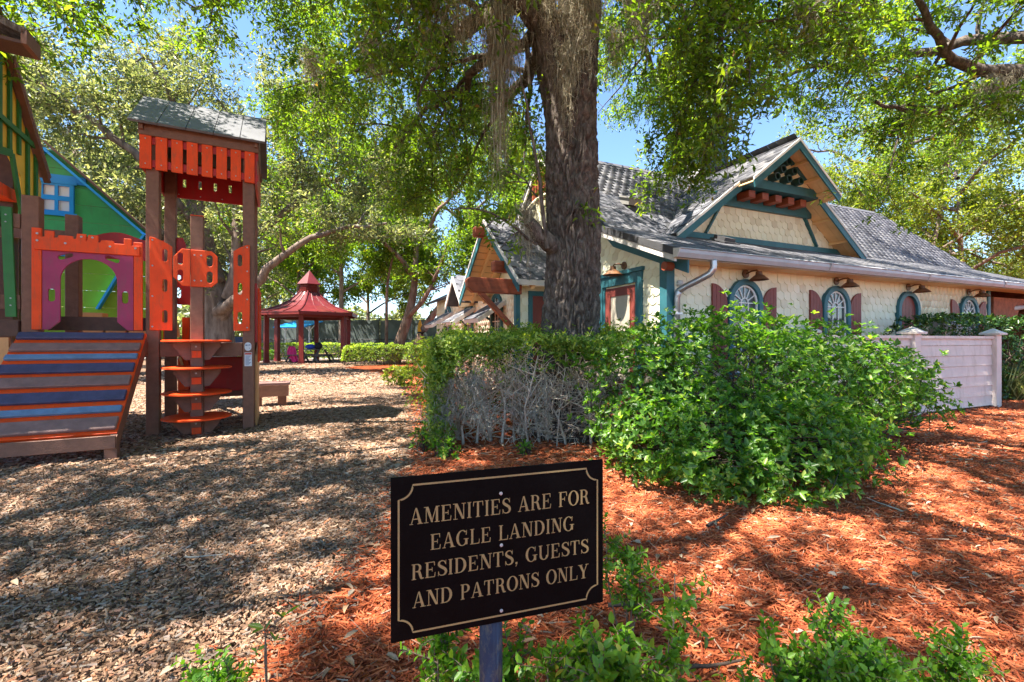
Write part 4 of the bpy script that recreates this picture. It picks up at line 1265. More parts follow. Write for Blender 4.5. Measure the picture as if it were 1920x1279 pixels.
wf = MB().plate([(wx - 0.20, wz - 0.24), (wx + 0.20, wz - 0.24), (wx + 0.20, wz + 0.24), (wx - 0.20, wz + 0.24)], [[(wx + a, wz + b), (wx + a + 0.13, wz + b), (wx + a + 0.13, wz + b + 0.155), (wx + a, wz + b + 0.155)] for a in (-0.15, 0.02) for b in (-0.19, 0.035)], 'y', GT - 0.05, GT - 0.004).build('window', 'blue', gh)
box('pane', 'sticker', wf, wx - 0.18, wx + 0.18, GT - 0.02, GT - 0.006, wz - 0.22, wz + 0.22)  # sky reflection painted in as a pale pane colour
for z in (-.27, .22):
    box('sill', 'blue', wf, wx - .23, wx + .24, GT - .06, GT - .051, wz + z, wz + z + .05)
for k in range(3):
    box('counter_block', 'tan', gh, -1.10 + k * 0.27, -0.86 + k * 0.27, GT - 0.55, GT - 0.3, 1.05, 1.62 - 0.06 * k, bevel=0.006)
box('post', 'lumber_dark', gh, -2.0, -1.86, GT - 0.3, GT - 0.16, 0, 2.9)

# --- overhanging timber eave of another playhouse, near the camera
ne = thing('playhouse_eave', 'weathered brown timber roof eave jutting in above the yellow playhouse', 'roof eave', (-4.97, 3.9, 0), R(27))
MB().slab([(0.60, 0.02, 4.06), (0.60, 0.3, 4.06), (-2.4, 0.3, 5.2), (-2.4, 0.02, 5.2)], (0.35, 0, 0.94), 0.06).build('roof_panel', 'bark', ne)
MB().plate([(0.02, 3.92), (0.3, 3.92), (0.3, 4.05), (0.02, 4.05)], [], 'x', 0.56, 0.60).build('fascia', 'lumber', ne)
MB().slab([(0.56, 0.03, 3.95), (0.56, 0.3, 3.95), (-2.3, 0.3, 4.1), (-2.3, 0.03, 4.1)], (0, 0, 1), 0.03).build('soffit', 'lumber_dark', ne)
box('post', 'lumber', ne, -1.6, -1.46, 0.08, 0.22, 0, 4.06)

# --- low timber step behind the tower
stp = thing('timber_step', 'low brown timber bench step beside the play tower', 'step', (-4.62, 8.1, 0), R(24))
for k in range(3):
    box('top_board', 'mauve', stp, 0.0, 0.62, k * 0.15, k * 0.15 + 0.142, 0.40, 0.445, bevel=0.005)
box('apron', 'lumber', stp, 0.02, 0.60, -0.015, 0.03, 0.20, 0.398)
box('leg', 'lumber', stp, 0.42, 0.56, 0.035, 0.15, 0, 0.40)
box('leg', 'lumber', stp, 0.04, 0.16, 0.035, 0.15, 0, 0.40)

# ================================================================ gazebo and what stands around it
GX, GY = -11.5, 26.0
gz = thing('gazebo', 'red hexagonal gazebo with curved metal roof and louvred cupola', 'gazebo', (GX, GY, 0), R(-16.2))
hexa = lambda r, k: (r * math.cos(R(60 * k)), r * math.sin(R(60 * k)))
for k in range(6):
    x, y = hexa(2.25, k)
    o = MB().box(-0.11, 0.11, -0.11, 0.11, 0.01, 2.62).box(-0.135, 0.135, -0.135, 0.135, 0.01, 0.22).build('post', 'gazebo', gz, fix=False)
    o.location = (x, y, 0)
    o.rotation_euler.z = R(60 * k)
for k in range(6):
    a, b = hexa(2.25, k), hexa(2.25, k + 1)
    MB().beam((*a, 2.56), (*b, 2.56), 0.12, 0.20).build('ring_beam', 'gazebo', gz)
    a, b = hexa(2.80, k), hexa(2.80, k + 1)
    MB().beam((*a, 2.66), (*b, 2.66), 0.04, 0.17).build('fascia', 'gazebo', gz)
prf = [(2.84, 2.74), (2.2, 2.90), (1.6, 3.12), (1.1, 3.42), (0.72, 3.74), (0.55, 3.95)]
for k in range(6):
    for q in range(3):
        V, F = [], []
        for i, (r, z) in enumerate(prf):
            a, b = Vector((*hexa(r, k), z)), Vector((*hexa(r, k + 1), z))
            V += [a.lerp(b, q / 3 + 0.004), a.lerp(b, (q + 1) / 3 - 0.004)]
        for i in range(len(prf) - 1):
            F.append((2 * i, 2 * i + 1, 2 * i + 3, 2 * i + 2))
        n = len(V)
        V += [v - Vector((0, 0, 0.04)) for v in V]
        F += [tuple(i + n for i in reversed(f)) for f in F] + [(0, n, n + 1, 1)]
        MB().add(V, F).build('roof_panel', 'gazebo_roof', gz)
        seam = [Vector((*hexa(r, k), z + 0.02)).lerp(Vector((*hexa(r, k + 1), z + 0.02)), q / 3) for r, z in prf]
        MB().tube(seam, 0.03 if q else 0.045, 5).build('roof_seam', 'gazebo_roof', gz)
cp = MB()
V = [(*hexa(0.56, k), 3.86) for k in range(6)] + [(*hexa(0.50, k), 4.42) for k in range(6)]
cp.add(V, [(k, (k + 1) % 6, 6 + (k + 1) % 6, 6 + k) for k in range(6)]).build('cupola', 'gazebo', gz)
for k in range(6):
    for q in range(4):
        a, b = Vector((*hexa(0.575, k), 4.0 + q * .09)), Vector((*hexa(0.575, k + 1), 4.0 + q * .09))
        MB().beam(a.lerp(b, .14), a.lerp(b, .86), 0.03, 0.045).build('louver', 'gazebo', gz)
V = [(*hexa(0.68, k), 4.40) for k in range(6)] + [(0, 0, 5.22)]
MB().add(V, [(k, (k + 1) % 6, 6) for k in range(6)] + [(5, 4, 3, 2, 1, 0)]).build('cupola_roof', 'gazebo_roof', gz)

tb = thing('picnic_table', 'dark grey picnic table with attached benches under the gazebo', 'picnic table', (-11.15, 25.3, 0), R(-12))
for k in range(5):
    box('top_plank', 'table', tb, -0.80, 0.60, -0.38 + k * .152, -0.24 + k * .152, 0.72, 0.76)
for y in (-0.85, 0.62):
    for k in range(2):
        box('seat_plank', 'table', tb, -1.05, 1.05, y + k * .13, y + .12 + k * .13, 0.42, 0.46)
for x in (-0.72, 0.72):
    for yy in (-1, 1):
        MB().beam((x, yy * 0.85, 0.02), (x, yy * 0.25, 0.72), 0.06, 0.10, (1, 0, 0)).build('leg', 'table', tb)
        MB().beam((x + 0.28 * (1 if x > 0 else -1), yy * 0.74, 0.02), (x + 0.06 * (1 if x > 0 else -1), yy * 0.74, 0.42), 0.06, 0.09, (0, 1, 0)).build('leg', 'table', tb)
    MB().beam((x, -0.9, 0.39), (x, 0.9, 0.39), 0.05, 0.09).build('cross_bar', 'table', tb)


def blob(name, mat, c, r, seed=0, amp=0.25, freq=2.5, n=20, m=12):
    V, F = [], []
    for i in range(m + 1):
        th = math.pi * i / m
        for k in range(n):
            ph = 2 * math.pi * k / n
            d = Vector((math.sin(th) * math.cos(ph), math.sin(th) * math.sin(ph), math.cos(th)))
            q = 1 + amp * mnoise.noise(d * freq + Vector((seed, seed * 2, 0)))
            V.append((c[0] + d.x * r[0] * q, c[1] + d.y * r[1] * q, c[2] + d.z * r[2] * q))
    for i in range(m):
        for k in range(n):
            F.append((i * n + k, i * n + (k + 1) % n, (i + 1) * n + (k + 1) % n, (i + 1) * n + k))
    return MB().add(V, F).build(name, mat, None, smooth=True)


bag = blob('tote_bag', 'bluecloth', (0, 0, 0.13), (0.30, 0.16, 0.14), 3, 0.2)
bag.location = (-11.05, 25.15, 0.76)
tag(bag, 'soft royal blue bag lying on the picnic table', 'bag')
bag = blob('backpack', 'blackcloth', (0, 0, 0.17), (0.20, 0.15, 0.18), 5, 0.35)
bag.location = (-10.62, 25.1, 0.76)
tag(bag, 'small black backpack on the end of the picnic table', 'backpack')
# jacket hanging off the table end: a folded cloth
V, F = [], []
nx, nyy = 14, 22
for j in range(nyy):
    f = j / (nyy - 1)
    for i in range(nx):
        g_ = i / (nx - 1) - 0.5
        wd = 0.26 + 0.30 * math.sin(min(1, f * 1.5) * 1.6) - 0.12 * f
        x = g_ * wd + 0.22 * f * f
        y = 0.05 * math.sin(g_ * 17 + f * 3) - 0.10 * math.sin(f * 2.2)
        V.append((x, y - 0.1, 0.92 - 0.86 * f + 0.02 * math.sin(g_ * 11)))
for j in range(nyy - 1):
    for i in range(nx - 1):
        F.append((j * nx + i, j * nx + i + 1, (j + 1) * nx + i + 1, (j + 1) * nx + i))
jk = MB().add(V, F).build('jacket', 'pinkcloth', None, smooth=True)
so = jk.modifiers.new('cloth', 'SOLIDIFY')
so.thickness = 0.03
jk.location = (-11.95, 24.95, 0)
tag(jk, 'bright pink jacket draped off the end of the picnic table', 'jacket')

# court fence with windscreen
cf = thing('court_fence', 'black chain-link court fence covered by dark green windscreen', 'fence', (-24, 41, 0), R(2))
for k in range(15):
    x = k * 3.0
    MB().tube([(x, 0, 0), (x, 0, 3.3)], 0.045, 8).build('fence_post', 'blackmetal', cf)
    if k < 14:
        nn = 10
        V, F = [], []
        for i in range(nn + 1):
            for j in range(7):
                z = 0.15 + 2.95 * j / 6
                V.append((x + 0.05 + 2.9 * i / nn, 0.06 + 0.10 * mnoise.noise(Vector((x + i * .5, j * 0.7, 2))) , z + 0.04 * math.sin(i * 1.1 + k)))
        for i in range(nn):
            for j in range(6):
                F.append((i * 7 + j, (i + 1) * 7 + j, (i + 1) * 7 + j + 1, i * 7 + j + 1))
        MB().add(V, F).build('windscreen', 'windscreen', cf, smooth=True)
    if k < 14:
        for z in (1.35, 3.25):
            MB().tube([(x, -0.03, z), (x + 3, -0.03, z)], 0.03, 6).build('rail', 'blackmetal', cf)
# shade shelter seen past the gazebo
sh_ = thing('shade_shelter', 'blue sloped shade canopy on white posts inside the court', 'shelter', (-18.0, 38.6, 0), 0)
MB().slab([(-1.6, -1.1, 2.35), (0.9, -1.1, 2.35), (1.6, 1.1, 2.95), (-0.9, 1.1, 2.95)], (0, -0.25, 1), 0.08).build('canopy', 'blue', sh_)
for x in (-1.1, 0.9):
    MB().tube([(x, 0, 0), (x, 0, 2.6)], 0.07, 8).build('post', 'whitebox', sh_)
    for d in (-0.45, 0.45):
        MB().tube([(x, 0, 2.0), (x + d, 0, 2.55)], 0.04, 6).build('strut', 'whitebox', sh_)
box('bench_seat', 'whitebox', sh_, -0.9, 0.8, -0.3, 0.1, 0.42, 0.47)
# dark board on a leaning pole
nb_ = thing('notice_board', 'navy banner board on a thin black pole near the gazebo', 'board', (-16.0, 27.2, 0), R(10))
box('panel', 'navyboard', nb_, -0.9, 1.0, 0.03, 0.06, 0.72, 1.45)
MB().tube([(-0.1, 0, 0), (0.12, 0, 1.48)], 0.05, 8).build('pole', 'blackmetal', nb_)
# crayon bollard
cr = thing('crayon_bollard', 'yellow crayon-shaped bollard with black bands beside the hedge', 'bollard', (-5.02, 25.0, 0))
MB().lathe([(0.15, 0.0), (0.15, 1.95), (0.135, 2.0), (0.04, 2.33), (0.0, 2.34)], 20).build('body', 'crayon', cr, smooth=False)
for z in (0.30, 1.62):
    MB().lathe([(0.153, z), (0.154, z + 0.09)], 20).build('band', 'blackmetal', cr)
# black tunnel slide mouth behind the hedge
tn = thing('barrel_tunnel', 'black round play barrel with a blue rim behind the hedge', 'play barrel', (-3.6, 25.0, 0), R(15))
MB().plate(arc(0, 0.95, 0.62, 0.72, -20, 200, 22), [], 'y', 0, 0.9).build('barrel', 'blackcloth', tn)
MB().plate(arc(0.55, 1.35, 0.28, 0.34, 0, 345, 20), [], 'y', -0.05, 0.3).build('rim', 'blue', tn)
box('base', 'blackcloth', tn, -0.5, 0.5, 0.05, 0.85, 0.0, 0.72)

# ================================================================ pale fence
FA = HA
fn = thing('board_fence', 'pale pinkish horizontal board fence with capped posts', 'fence', (8.66, 8.24, 0), FA)
for x in (0.0, -2.55, -5.10):
    pst = box('post', 'pinkwhite', fn, x - 0.085, x + 0.085, -0.085, 0.085, 0, 1.31, bevel=0.006)
    MB().add([(x - .14, -.14, 1.312), (x + .14, -.14, 1.312), (x + .14, .14, 1.312), (x - .14, .14, 1.312), (x - .14, -.14, 1.34), (x + .14, -.14, 1.34), (x + .14, .14, 1.34), (x - .14, .14, 1.34), (x, 0, 1.43)],
             [(3, 2, 1, 0), (0, 1, 5, 4), (1, 2, 6, 5), (2, 3, 7, 6), (3, 0, 4, 7), (4, 5, 8), (5, 6, 8), (6, 7, 8), (7, 4, 8)]).build('cap', 'pinkwhite', pst)
for x0 in (-2.55, -5.10):
    a, b = x0 + 0.088, x0 + 2.55 - 0.088
    box('top_rail', 'pinkwhite', fn, a, b, -0.055, 0.055, 1.24, 1.285)
    z = 1.238
    for k in range(7):
        h = 0.115 if k == 0 else 0.178
        MB().add([(a, -0.028, z - h + .004), (b, -0.028, z - h + .004), (b, -0.010, z), (a, -0.010, z), (a, 0.02, z - h + .004), (b, 0.02, z - h + .004), (b, 0.02, z), (a, 0.02, z)],
                 [(0, 1, 2, 3), (5, 4, 7, 6), (0, 4, 5, 1), (3, 2, 6, 7), (0, 3, 7, 4), (1, 5, 6, 2)]).build('board', 'pinkwhite', fn)
        z -= h
    box('bottom_gap_board', 'lumber_dark', fn, a, b, 0.0, 0.015, 0.0, z - 0.002)
# ================================================================ foliage helpers
def unit(a):
    return a / np.maximum(np.linalg.norm(a, axis=1, keepdims=True), 1e-9)


def leaf_arrays(P, D, N, Ln, Wd, fold=0.25, quad=True):
    """one leaf per row: base point, direction, face normal, length, width"""
    D = unit(D)
    S = unit(np.cross(D, N))
    N = np.cross(S, D)
    Ln = Ln[:, None]
    Wd = Wd[:, None]
    if quad:
        V = np.stack([P, P + D * Ln * 0.5 + S * Wd * 0.5 + N * Wd * fold, P + D * Ln - N * Ln * 0.08, P + D * Ln * 0.5 - S * Wd * 0.5 + N * Wd * fold], 1)
        base = np.array([(0, 1, 2), (0, 2, 3)])
        k = 4
    else:
        V = np.stack([P, P + D * Ln * .35 + S * Wd * .46 + N * Wd * fold, P + D * Ln * .72 + S * Wd * .34 + N * Wd * fold * .8 - N * Ln * .04, P + D * Ln - N * Ln * 0.14,
                      P + D * Ln * .72 - S * Wd * .34 + N * Wd * fold * .8 - N * Ln * .04, P + D * Ln * .35 - S * Wd * .46 + N * Wd * fold], 1)
        base = np.array([(0, 1, 2), (0, 2, 3), (0, 3, 4), (0, 4, 5)])
        k = 6
    n = len(P)
    F = (base[None] + (np.arange(n) * k)[:, None, None]).reshape(-1, 3)
    return V.reshape(-1, 3), F


def leaves(name, parent, mat, P, D, N, Ln, Wd, quad=True, fold=0.25, n_ind=0, origin=(0, 0, 0), stuff=True):
    """leaves given in world space; the n_ind that show largest become single objects"""
    o3 = np.array(origin)
    idx = np.arange(len(P))
    if n_ind:
        d = np.linalg.norm(P - np.array([0, 0, CAM_H]), axis=1)
        u = 960 + 858 * P[:, 0] / np.maximum(P[:, 1], .05)
        v = 640 - 858 * (P[:, 2] - CAM_H) / np.maximum(P[:, 1], .05)
        ok = (u > 0) & (u < 1920) & (v > 0) & (v < 1279) & (P[:, 1] > .2)
        score = np.where(ok, d, 1e4) / Ln
        order = np.argsort(score)
        ind, idx = order[:n_ind], order[n_ind:]
        V, F = leaf_arrays(np.zeros((1, 3)), np.array([[0., 1, 0]]), np.array([[0., 0, 1]]), np.array([1.0]), np.array([0.5]), fold, False)
        lm = np_mesh('leaf', V, F)
        lm.materials.append(MT[mat])
        Du = unit(D[ind])
        S = unit(np.cross(Du, N[ind]))
        Nn = np.cross(S, Du)
        for j, i in enumerate(ind):
            o = bpy.data.objects.new('leaf', lm)
            COL.objects.link(o)
            o.parent = parent
            l, w = Ln[i], Wd[i] * 2
            p = P[i] - o3
            o.matrix_local = Matrix(((S[j][0] * w, Du[j][0] * l, Nn[j][0] * w, p[0]), (S[j][1] * w, Du[j][1] * l, Nn[j][1] * w, p[1]), (S[j][2] * w, Du[j][2] * l, Nn[j][2] * w, p[2]), (0, 0, 0, 1)))
    V, F = leaf_arrays(P[idx] - o3, D[idx], N[idx], Ln[idx], Wd[idx], fold, quad)
    o = link(name, np_mesh(name, V, F), mat, parent)
    if stuff:
        o['kind'] = 'stuff'
    return o


def rnd_unit(n):
    return unit(rng.normal(size=(n, 3)))


def bundle_tubes(name, mat, parent, lines, n=4, smooth=True):
    """many thin branches as one mesh; lines: list of (points (k,3), radii (k,))"""
    Vs, Fs, c = [], [], 0
    for pts, rad in lines:
        pts = np.asarray(pts, float)
        k = len(pts)
        d = np.gradient(pts, axis=0)
        d = unit(d)
        ref = np.where(np.abs(d[:, 2:3]) > 0.9, np.array([[1., 0, 0]]), np.array([[0., 0, 1]]))
        x = unit(np.cross(d, ref))
        y = np.cross(d, x)
        ang = np.arange(n) * 2 * np.pi / n
        ring = pts[:, None] + np.asarray(rad)[:, None, None] * (x[:, None] * np.cos(ang)[None, :, None] + y[:, None] * np.sin(ang)[None, :, None])
        Vs.append(ring.reshape(-1, 3))
        i = np.arange(k - 1)[:, None] * n
        j = np.arange(n)[None]
        j2 = (j + 1) % n
        Fs.append((np.stack([i + j, i + j2, i + n + j2, i + n + j], -1).reshape(-1, 4)) + c)
        c += k * n
    return link(name, np_mesh(name, np.concatenate(Vs), np.concatenate(Fs)), mat, parent, smooth)


def wander(p, d, length, k, curl, droop=0.0):
    """a wandering line of k+1 points"""
    pts = [np.array(p, float)]
    d = np.array(d, float)
    d /= np.linalg.norm(d)
    for i in range(k):
        d = d + rng.normal(size=3) * curl + np.array([0, 0, -droop])
        d /= np.linalg.norm(d)
        pts.append(pts[-1] + d * length / k)
    return np.array(pts)


def resample(ctrl, n):
    """smooth line through control points"""
    c = np.array(ctrl, float)
    t = np.linspace(0, len(c) - 1, n)
    out = []
    for q in t:
        i = min(int(q), len(c) - 2)
        f = q - i
        p0, p1, p2, p3 = c[max(i - 1, 0)], c[i], c[i + 1], c[min(i + 2, len(c) - 1)]
        out.append(0.5 * ((2 * p1) + (-p0 + p2) * f + (2 * p0 - 5 * p1 + 4 * p2 - p3) * f * f + (-p0 + 3 * p1 - 3 * p2 + p3) * f ** 3))
    return np.array(out)


def spray(limbs, branch_n, branch_len, sub_n, sub_len, twig_n, twig_len, leaf_n, leaf_len, droop=0.05, start=0.25, up=0.15, spread=0.14, keep=None, fine=False):
    """limbs -> branches -> sub-branches -> twigs with leaves. limbs: list of (pts, r0, r1). returns wood lines and leaf arrays"""
    wood, tw, fn_ = [], [], []
    P, D = [], []
    for pts, r0, r1 in limbs:
        k = len(pts)
        nb = max(1, int(branch_n * np.linalg.norm(np.diff(pts, axis=0), axis=1).sum()))
        for b in range(nb):
            f = start + (1 - start) * (b + rng.random()) / nb
            i = min(int(f * (k - 1)), k - 2)
            p = pts[i] + (pts[i + 1] - pts[i]) * (f * (k - 1) - i)
            ax = pts[i + 1] - pts[i]
            ax /= np.linalg.norm(ax)
            d = rng.normal(size=3)
            d -= ax * d.dot(ax)
            d = d / np.linalg.norm(d) + ax * 0.55 + np.array([0, 0, up])
            L_ = branch_len * rng.uniform(0.55, 1.25) * (1.1 - 0.45 * f)
            bl = wander(p, d, L_, 6, 0.16, droop)
            rb = (r0 + (r1 - r0) * f) * 0.42 + 0.004
            wood.append((bl, np.linspace(rb, 0.006, 7)))
            for s in range(sub_n):
                fs = 0.2 + 0.8 * (s + rng.random()) / sub_n
                j = min(int(fs * 6), 5)
                q = bl[j] + (bl[j + 1] - bl[j]) * (fs * 6 - j)
                a2 = bl[j + 1] - bl[j]
                a2 /= np.linalg.norm(a2)
                d2 = rng.normal(size=3)
                d2 -= a2 * d2.dot(a2)
                d2 = d2 / np.linalg.norm(d2) + a2 * 0.6
                sl = wander(q, d2, sub_len * rng.uniform(0.5, 1.3), 4, 0.2, droop * 1.5)
                tw.append((sl, np.linspace(0.007, 0.003, 5)))
                for t_ in range(twig_n):
                    ft = 0.15 + 0.85 * rng.random()
                    j3 = min(int(ft * 4), 3)
                    q3 = sl[j3] + (sl[j3 + 1] - sl[j3]) * (ft * 4 - j3)
                    d3 = rng.normal(size=3) + (sl[j3 + 1] - sl[j3]) / sub_len * 3
                    d3[2] -= droop * 3
                    d3 /= np.linalg.norm(d3)
                    nl = rng.integers(int(leaf_n * 0.6), int(leaf_n * 1.4) + 1)
                    tt = rng.random(nl)[:, None] * twig_len
                    if fine:
                        fn_.append((np.array([q3, q3 + d3 * twig_len * .5, q3 + d3 * twig_len]), np.array([.0035, .0025, .001])))
                    P.append(q3 + d3 * tt + rng.normal(size=(nl, 3)) * spread * 0.35)
                    D.append(d3 * 0.7 + rng.normal(size=(nl, 3)) * 0.75)
    P = np.concatenate(P)
    D = unit(np.concatenate(D))
    if keep is not None:
        m = keep(P)
        P, D = P[m], D[m]
        tw = [l for l in tw if keep(l[0][-1:])[0] and keep(l[0][2:3])[0]]
        wood = [l for l in wood if keep(l[0][-1:])[0]]
        if fn_:
            mk = keep(np.array([l[0][2] for l in fn_]))
            fn_ = [l for l, q in zip(fn_, mk) if q]
    tw = tw + fn_
    N = rnd_unit(len(P)) * 0.75 + np.array([0, 0, 0.8])
    Ln = leaf_len * rng.uniform(0.5, 1.5, len(P))
    return wood, tw, P, D, N, Ln


def limb(ctrl, r0, r1, n=14, wob=0.06):
    p = resample(ctrl, n)
    p[1:-1] += rng.normal(size=(n - 2, 3)) * wob
    return (p, r0, r1)


def local(lines, o):
    o = np.array(o)
    return [(np.asarray(p) - o, r) for p, r in lines]


def tree(name, label, base, trunks, limbs, bark, leafmat, P_, group=None, n=10, wr=0.36, keep=None):
    """trunks: list of (ctrl, r0, r1) in world space; P_: spray settings"""
    root = thing(name, label, 'tree', base, 0, group)
    for i, (ctrl, r0, r1) in enumerate(trunks):
        pts = resample(ctrl, 16)
        rr = np.linspace(r0, r1, 16)
        if i == 0:
            rr[0] *= 1.25
            rr[1] *= 1.08
        bundle_tubes('trunk' if i == 0 else 'stem', bark, root, local([(pts, rr)], base), n)
    for (pts, r0, r1) in limbs:
        bundle_tubes('limb', bark, root, local([(pts, np.linspace(r0, r1, len(pts)))], base), 8)
    wood, tw, P, D, N, Ln = spray(limbs + [(resample(c, 14), a, b) for c, a, b in trunks[1:]], keep=keep, **P_)
    if wood:
        bundle_tubes('branches', bark, root, local(wood, base), 5)['kind'] = 'stuff'
        bundle_tubes('twigs', 'darktwig', root, local(tw, base), 3)['kind'] = 'stuff'
    print(name, len(P))
    leaves('crown', root, leafmat, P, D, N, Ln, Ln * wr, origin=base)
    return root


# ================================================================ the great oak in the hedge
TX, TY = 0.75, 5.75
oak = thing('oak_tree', 'big live oak with furrowed dark trunk rising from the hedge', 'tree', (TX, TY, 0))


def bark_trunk(ctrl, radii, nz, na, seed, parent, name, ridge=0.038):
    pts = resample(ctrl, nz)
    rad = np.interp(np.linspace(0, 1, nz), np.linspace(0, 1, len(radii)), radii)
    V = []
    for i in range(nz):
        z = pts[i][2]
        for k in range(na):
            a = 2 * math.pi * k / na
            ca, sa_ = math.cos(a), math.sin(a)
            r = rad[i]
            q = Vector((ca * r * 24, sa_ * r * 24, z * 6.5 + seed))
            w = mnoise.noise(Vector((ca * 2.2, sa_ * 2.2, z * 0.9 + seed)))
            q.x += w * 1.6
            q.y += w * 1.6
            n1 = min(1.0, abs(mnoise.noise(q)) * 3.4) * 1.5 - 1.2
            n2 = mnoise.noise(q * 2.7)
            big = mnoise.noise(Vector((ca * 1.1, sa_ * 1.1, z * 0.55 + seed))) * 0.05
            rr = r + ridge * n1 + ridge * 0.35 * n2 + big
            V.append((pts[i][0] + ca * rr - TX, pts[i][1] + sa_ * rr - TY, z))
    idx = np.arange(nz * na).reshape(nz, na)
    F = np.stack([idx[:-1], np.roll(idx, -1, 1)[:-1], np.roll(idx, -1, 1)[1:], idx[1:]], -1).reshape(-1, 4)
    return link(name, np_mesh(name, V, F), 'bark', parent, True)


bark_trunk([(0.70, 5.75, 0), (0.72, 5.75, 1.0), (0.75, 5.75, 2.2), (0.74, 5.75, 3.3), (0.76, 5.75, 4.4), (0.86, 5.8, 5.6), (0.95, 5.9, 7.2), (0.9, 6.2, 9.0)], [0.50, 0.36, 0.325, 0.315, 0.31, 0.26, 0.21, 0.12], 340, 220, 3.1, oak, 'trunk')
bark_trunk([(0.66, 5.72, 3.6), (0.60, 5.66, 4.2), (0.40, 5.60, 5.0), (0.1, 5.5, 6.2), (-0.4, 5.3, 7.4)], [0.20, 0.22, 0.20, 0.16, 0.10], 130, 90, 8.7, oak, 'limb', 0.017)
# broken stub and thin upright shoot on the trunk
stub = limb([(0.55, 5.62, 2.35), (0.35, 5.5, 2.45), (0.20, 5.42, 2.62)], 0.12, 0.07, 8, 0.01)
bundle_tubes('branch_stub', 'bark', oak, local([(stub[0], np.linspace(0.13, 0.07, 8))], (TX, TY, 0)), 10)
sh2 = limb([(0.42, 5.45, 2.30), (0.38, 5.38, 2.7), (0.30, 5.35, 3.2), (0.20, 5.3, 3.75), (0.08, 5.2, 4.3)], 0.03, 0.012, 12, 0.008)
bundle_tubes('shoot', 'bark', oak, local([(sh2[0], np.linspace(0.028, 0.01, 12))], (TX, TY, 0)), 7)

OL = [
    limb([(0.40, 5.6, 5.0), (-0.9, 5.3, 5.75), (-2.6, 5.0, 6.0), (-4.6, 5.2, 6.1), (-6.4, 5.6, 6.0)], 0.16, 0.04),
    limb([(0.1, 5.5, 6.0), (-1.4, 4.4, 6.6), (-3.2, 3.6, 6.7), (-5.0, 3.2, 6.5)], 0.13, 0.03),
    limb([(0.3, 5.55, 5.4), (-0.8, 6.6, 5.7), (-2.2, 7.8, 6.1), (-3.6, 9.0, 6.4), (-4.6, 10.2, 6.6)], 0.14, 0.03),
    limb([(0.5, 5.7, 5.0), (0.0, 7.4, 5.2), (-0.9, 9.0, 5.6), (-1.7, 10.4, 5.7)], 0.11, 0.03),
    limb([(0.6, 5.6, 5.8), (0.2, 4.0, 6.5), (-0.6, 2.4, 6.8), (-1.8, 0.8, 6.7)], 0.12, 0.03),
    limb([(0.9, 5.8, 6.4), (1.7, 4.4, 6.9), (2.6, 2.9, 6.9), (3.2, 1.2, 6.6)], 0.12, 0.03),
    limb([(0.95, 5.85, 6.8), (2.4, 6.1, 7.0), (4.0, 6.6, 6.6), (5.2, 7.2, 5.9)], 0.12, 0.03),
    limb([(0.95, 6.0, 7.2), (1.6, 7.8, 7.6), (2.6, 9.4, 7.4), (3.6, 10.6, 6.8)], 0.12, 0.03),
    limb([(0.95, 6.0, 7.6), (-0.4, 7.4, 8.6), (-2.2, 8.6, 9.0), (-4.2, 9.2, 8.8)], 0.11, 0.03),
    limb([(-0.4, 5.3, 7.4), (-2.0, 5.6, 8.4), (-4.0, 6.2, 8.8), (-6.2, 6.6, 8.6)], 0.10, 0.03),
    limb([(-0.4, 5.3, 7.4), (-1.6, 3.8, 8.4), (-3.6, 2.2, 8.6), (-5.2, 0.8, 8.2)], 0.10, 0.03),
    limb([(0.9, 6.1, 8.6), (2.6, 5.4, 9.4), (4.4, 4.6, 9.4)], 0.10, 0.03),
    limb([(0.9, 5.8, 6.0), (1.8, 5.6, 6.1), (2.9, 5.7, 5.9), (3.9, 6.1, 5.6)], 0.10, 0.02),
    limb([(1.9, 5.6, 6.05), (2.6, 5.6, 5.5), (2.9, 5.8, 5.2), (3.1, 6.0, 5.1)], 0.06, 0.02, 10, 0.03),
    limb([(2.6, 5.6, 5.5), (2.4, 5.9, 4.8), (2.3, 6.1, 4.0)], 0.04, 0.015, 8, 0.03),
    limb([(2.6, 5.6, 5.5), (2.7, 5.9, 4.7), (2.6, 6.0, 3.9)], 0.04, 0.015, 8, 0.03),
    limb([(2.3, 5.6, 5.7), (2.3, 5.7, 5.0), (2.35, 5.8, 4.2)], 0.04, 0.015, 8, 0.03),
    limb([(-0.6, 2.4, 6.8), (-1.6, 1.2, 7.2), (-3.4, 0.4, 7.3), (-5.6, 0.2, 7.1)], 0.09, 0.03),
    limb([(-0.6, 2.4, 6.8), (0.2, 0.8, 7.2), (1.4, 0.0, 7.3), (2.8, -0.4, 7.2)], 0.09, 0.03),
    limb([(0.8, 1.6, 8.0), (0.0, 0.2, 7.8), (-1.6, -0.6, 7.6), (-3.4, -0.8, 7.4)], 0.09, 0.03),
    limb([(-3.2, 3.6, 6.7), (-4.2, 2.2, 7.0), (-5.2, 1.2, 7.0), (-6.6, 0.8, 6.8)], 0.08, 0.03),
    limb([(0.9, 5.7, 7.0), (2.2, 3.8, 7.6), (3.0, 2.2, 7.6), (3.4, 0.6, 7.4)], 0.12, 0.03),
    limb([(0.7, 5.6, 6.9), (0.9, 3.4, 7.8), (0.8, 1.6, 8.0), (0.2, 0.0, 7.8)], 0.10, 0.03),
    limb([(0.1, 5.5, 6.2), (-1.6, 6.2, 6.9), (-3.6, 7.2, 7.2), (-5.6, 8.0, 7.0)], 0.12, 0.03),
    limb([(0.4, 5.6, 5.2), (-0.4, 6.4, 5.0), (-1.3, 7.2, 4.8), (-2.0, 7.8, 4.5)], 0.09, 0.02),
]
for pts, r0, r1 in OL:
    bundle_tubes('limb', 'bark', oak, local([(pts, np.linspace(r0, r1, len(pts)))], (TX, TY, 0)), 9)
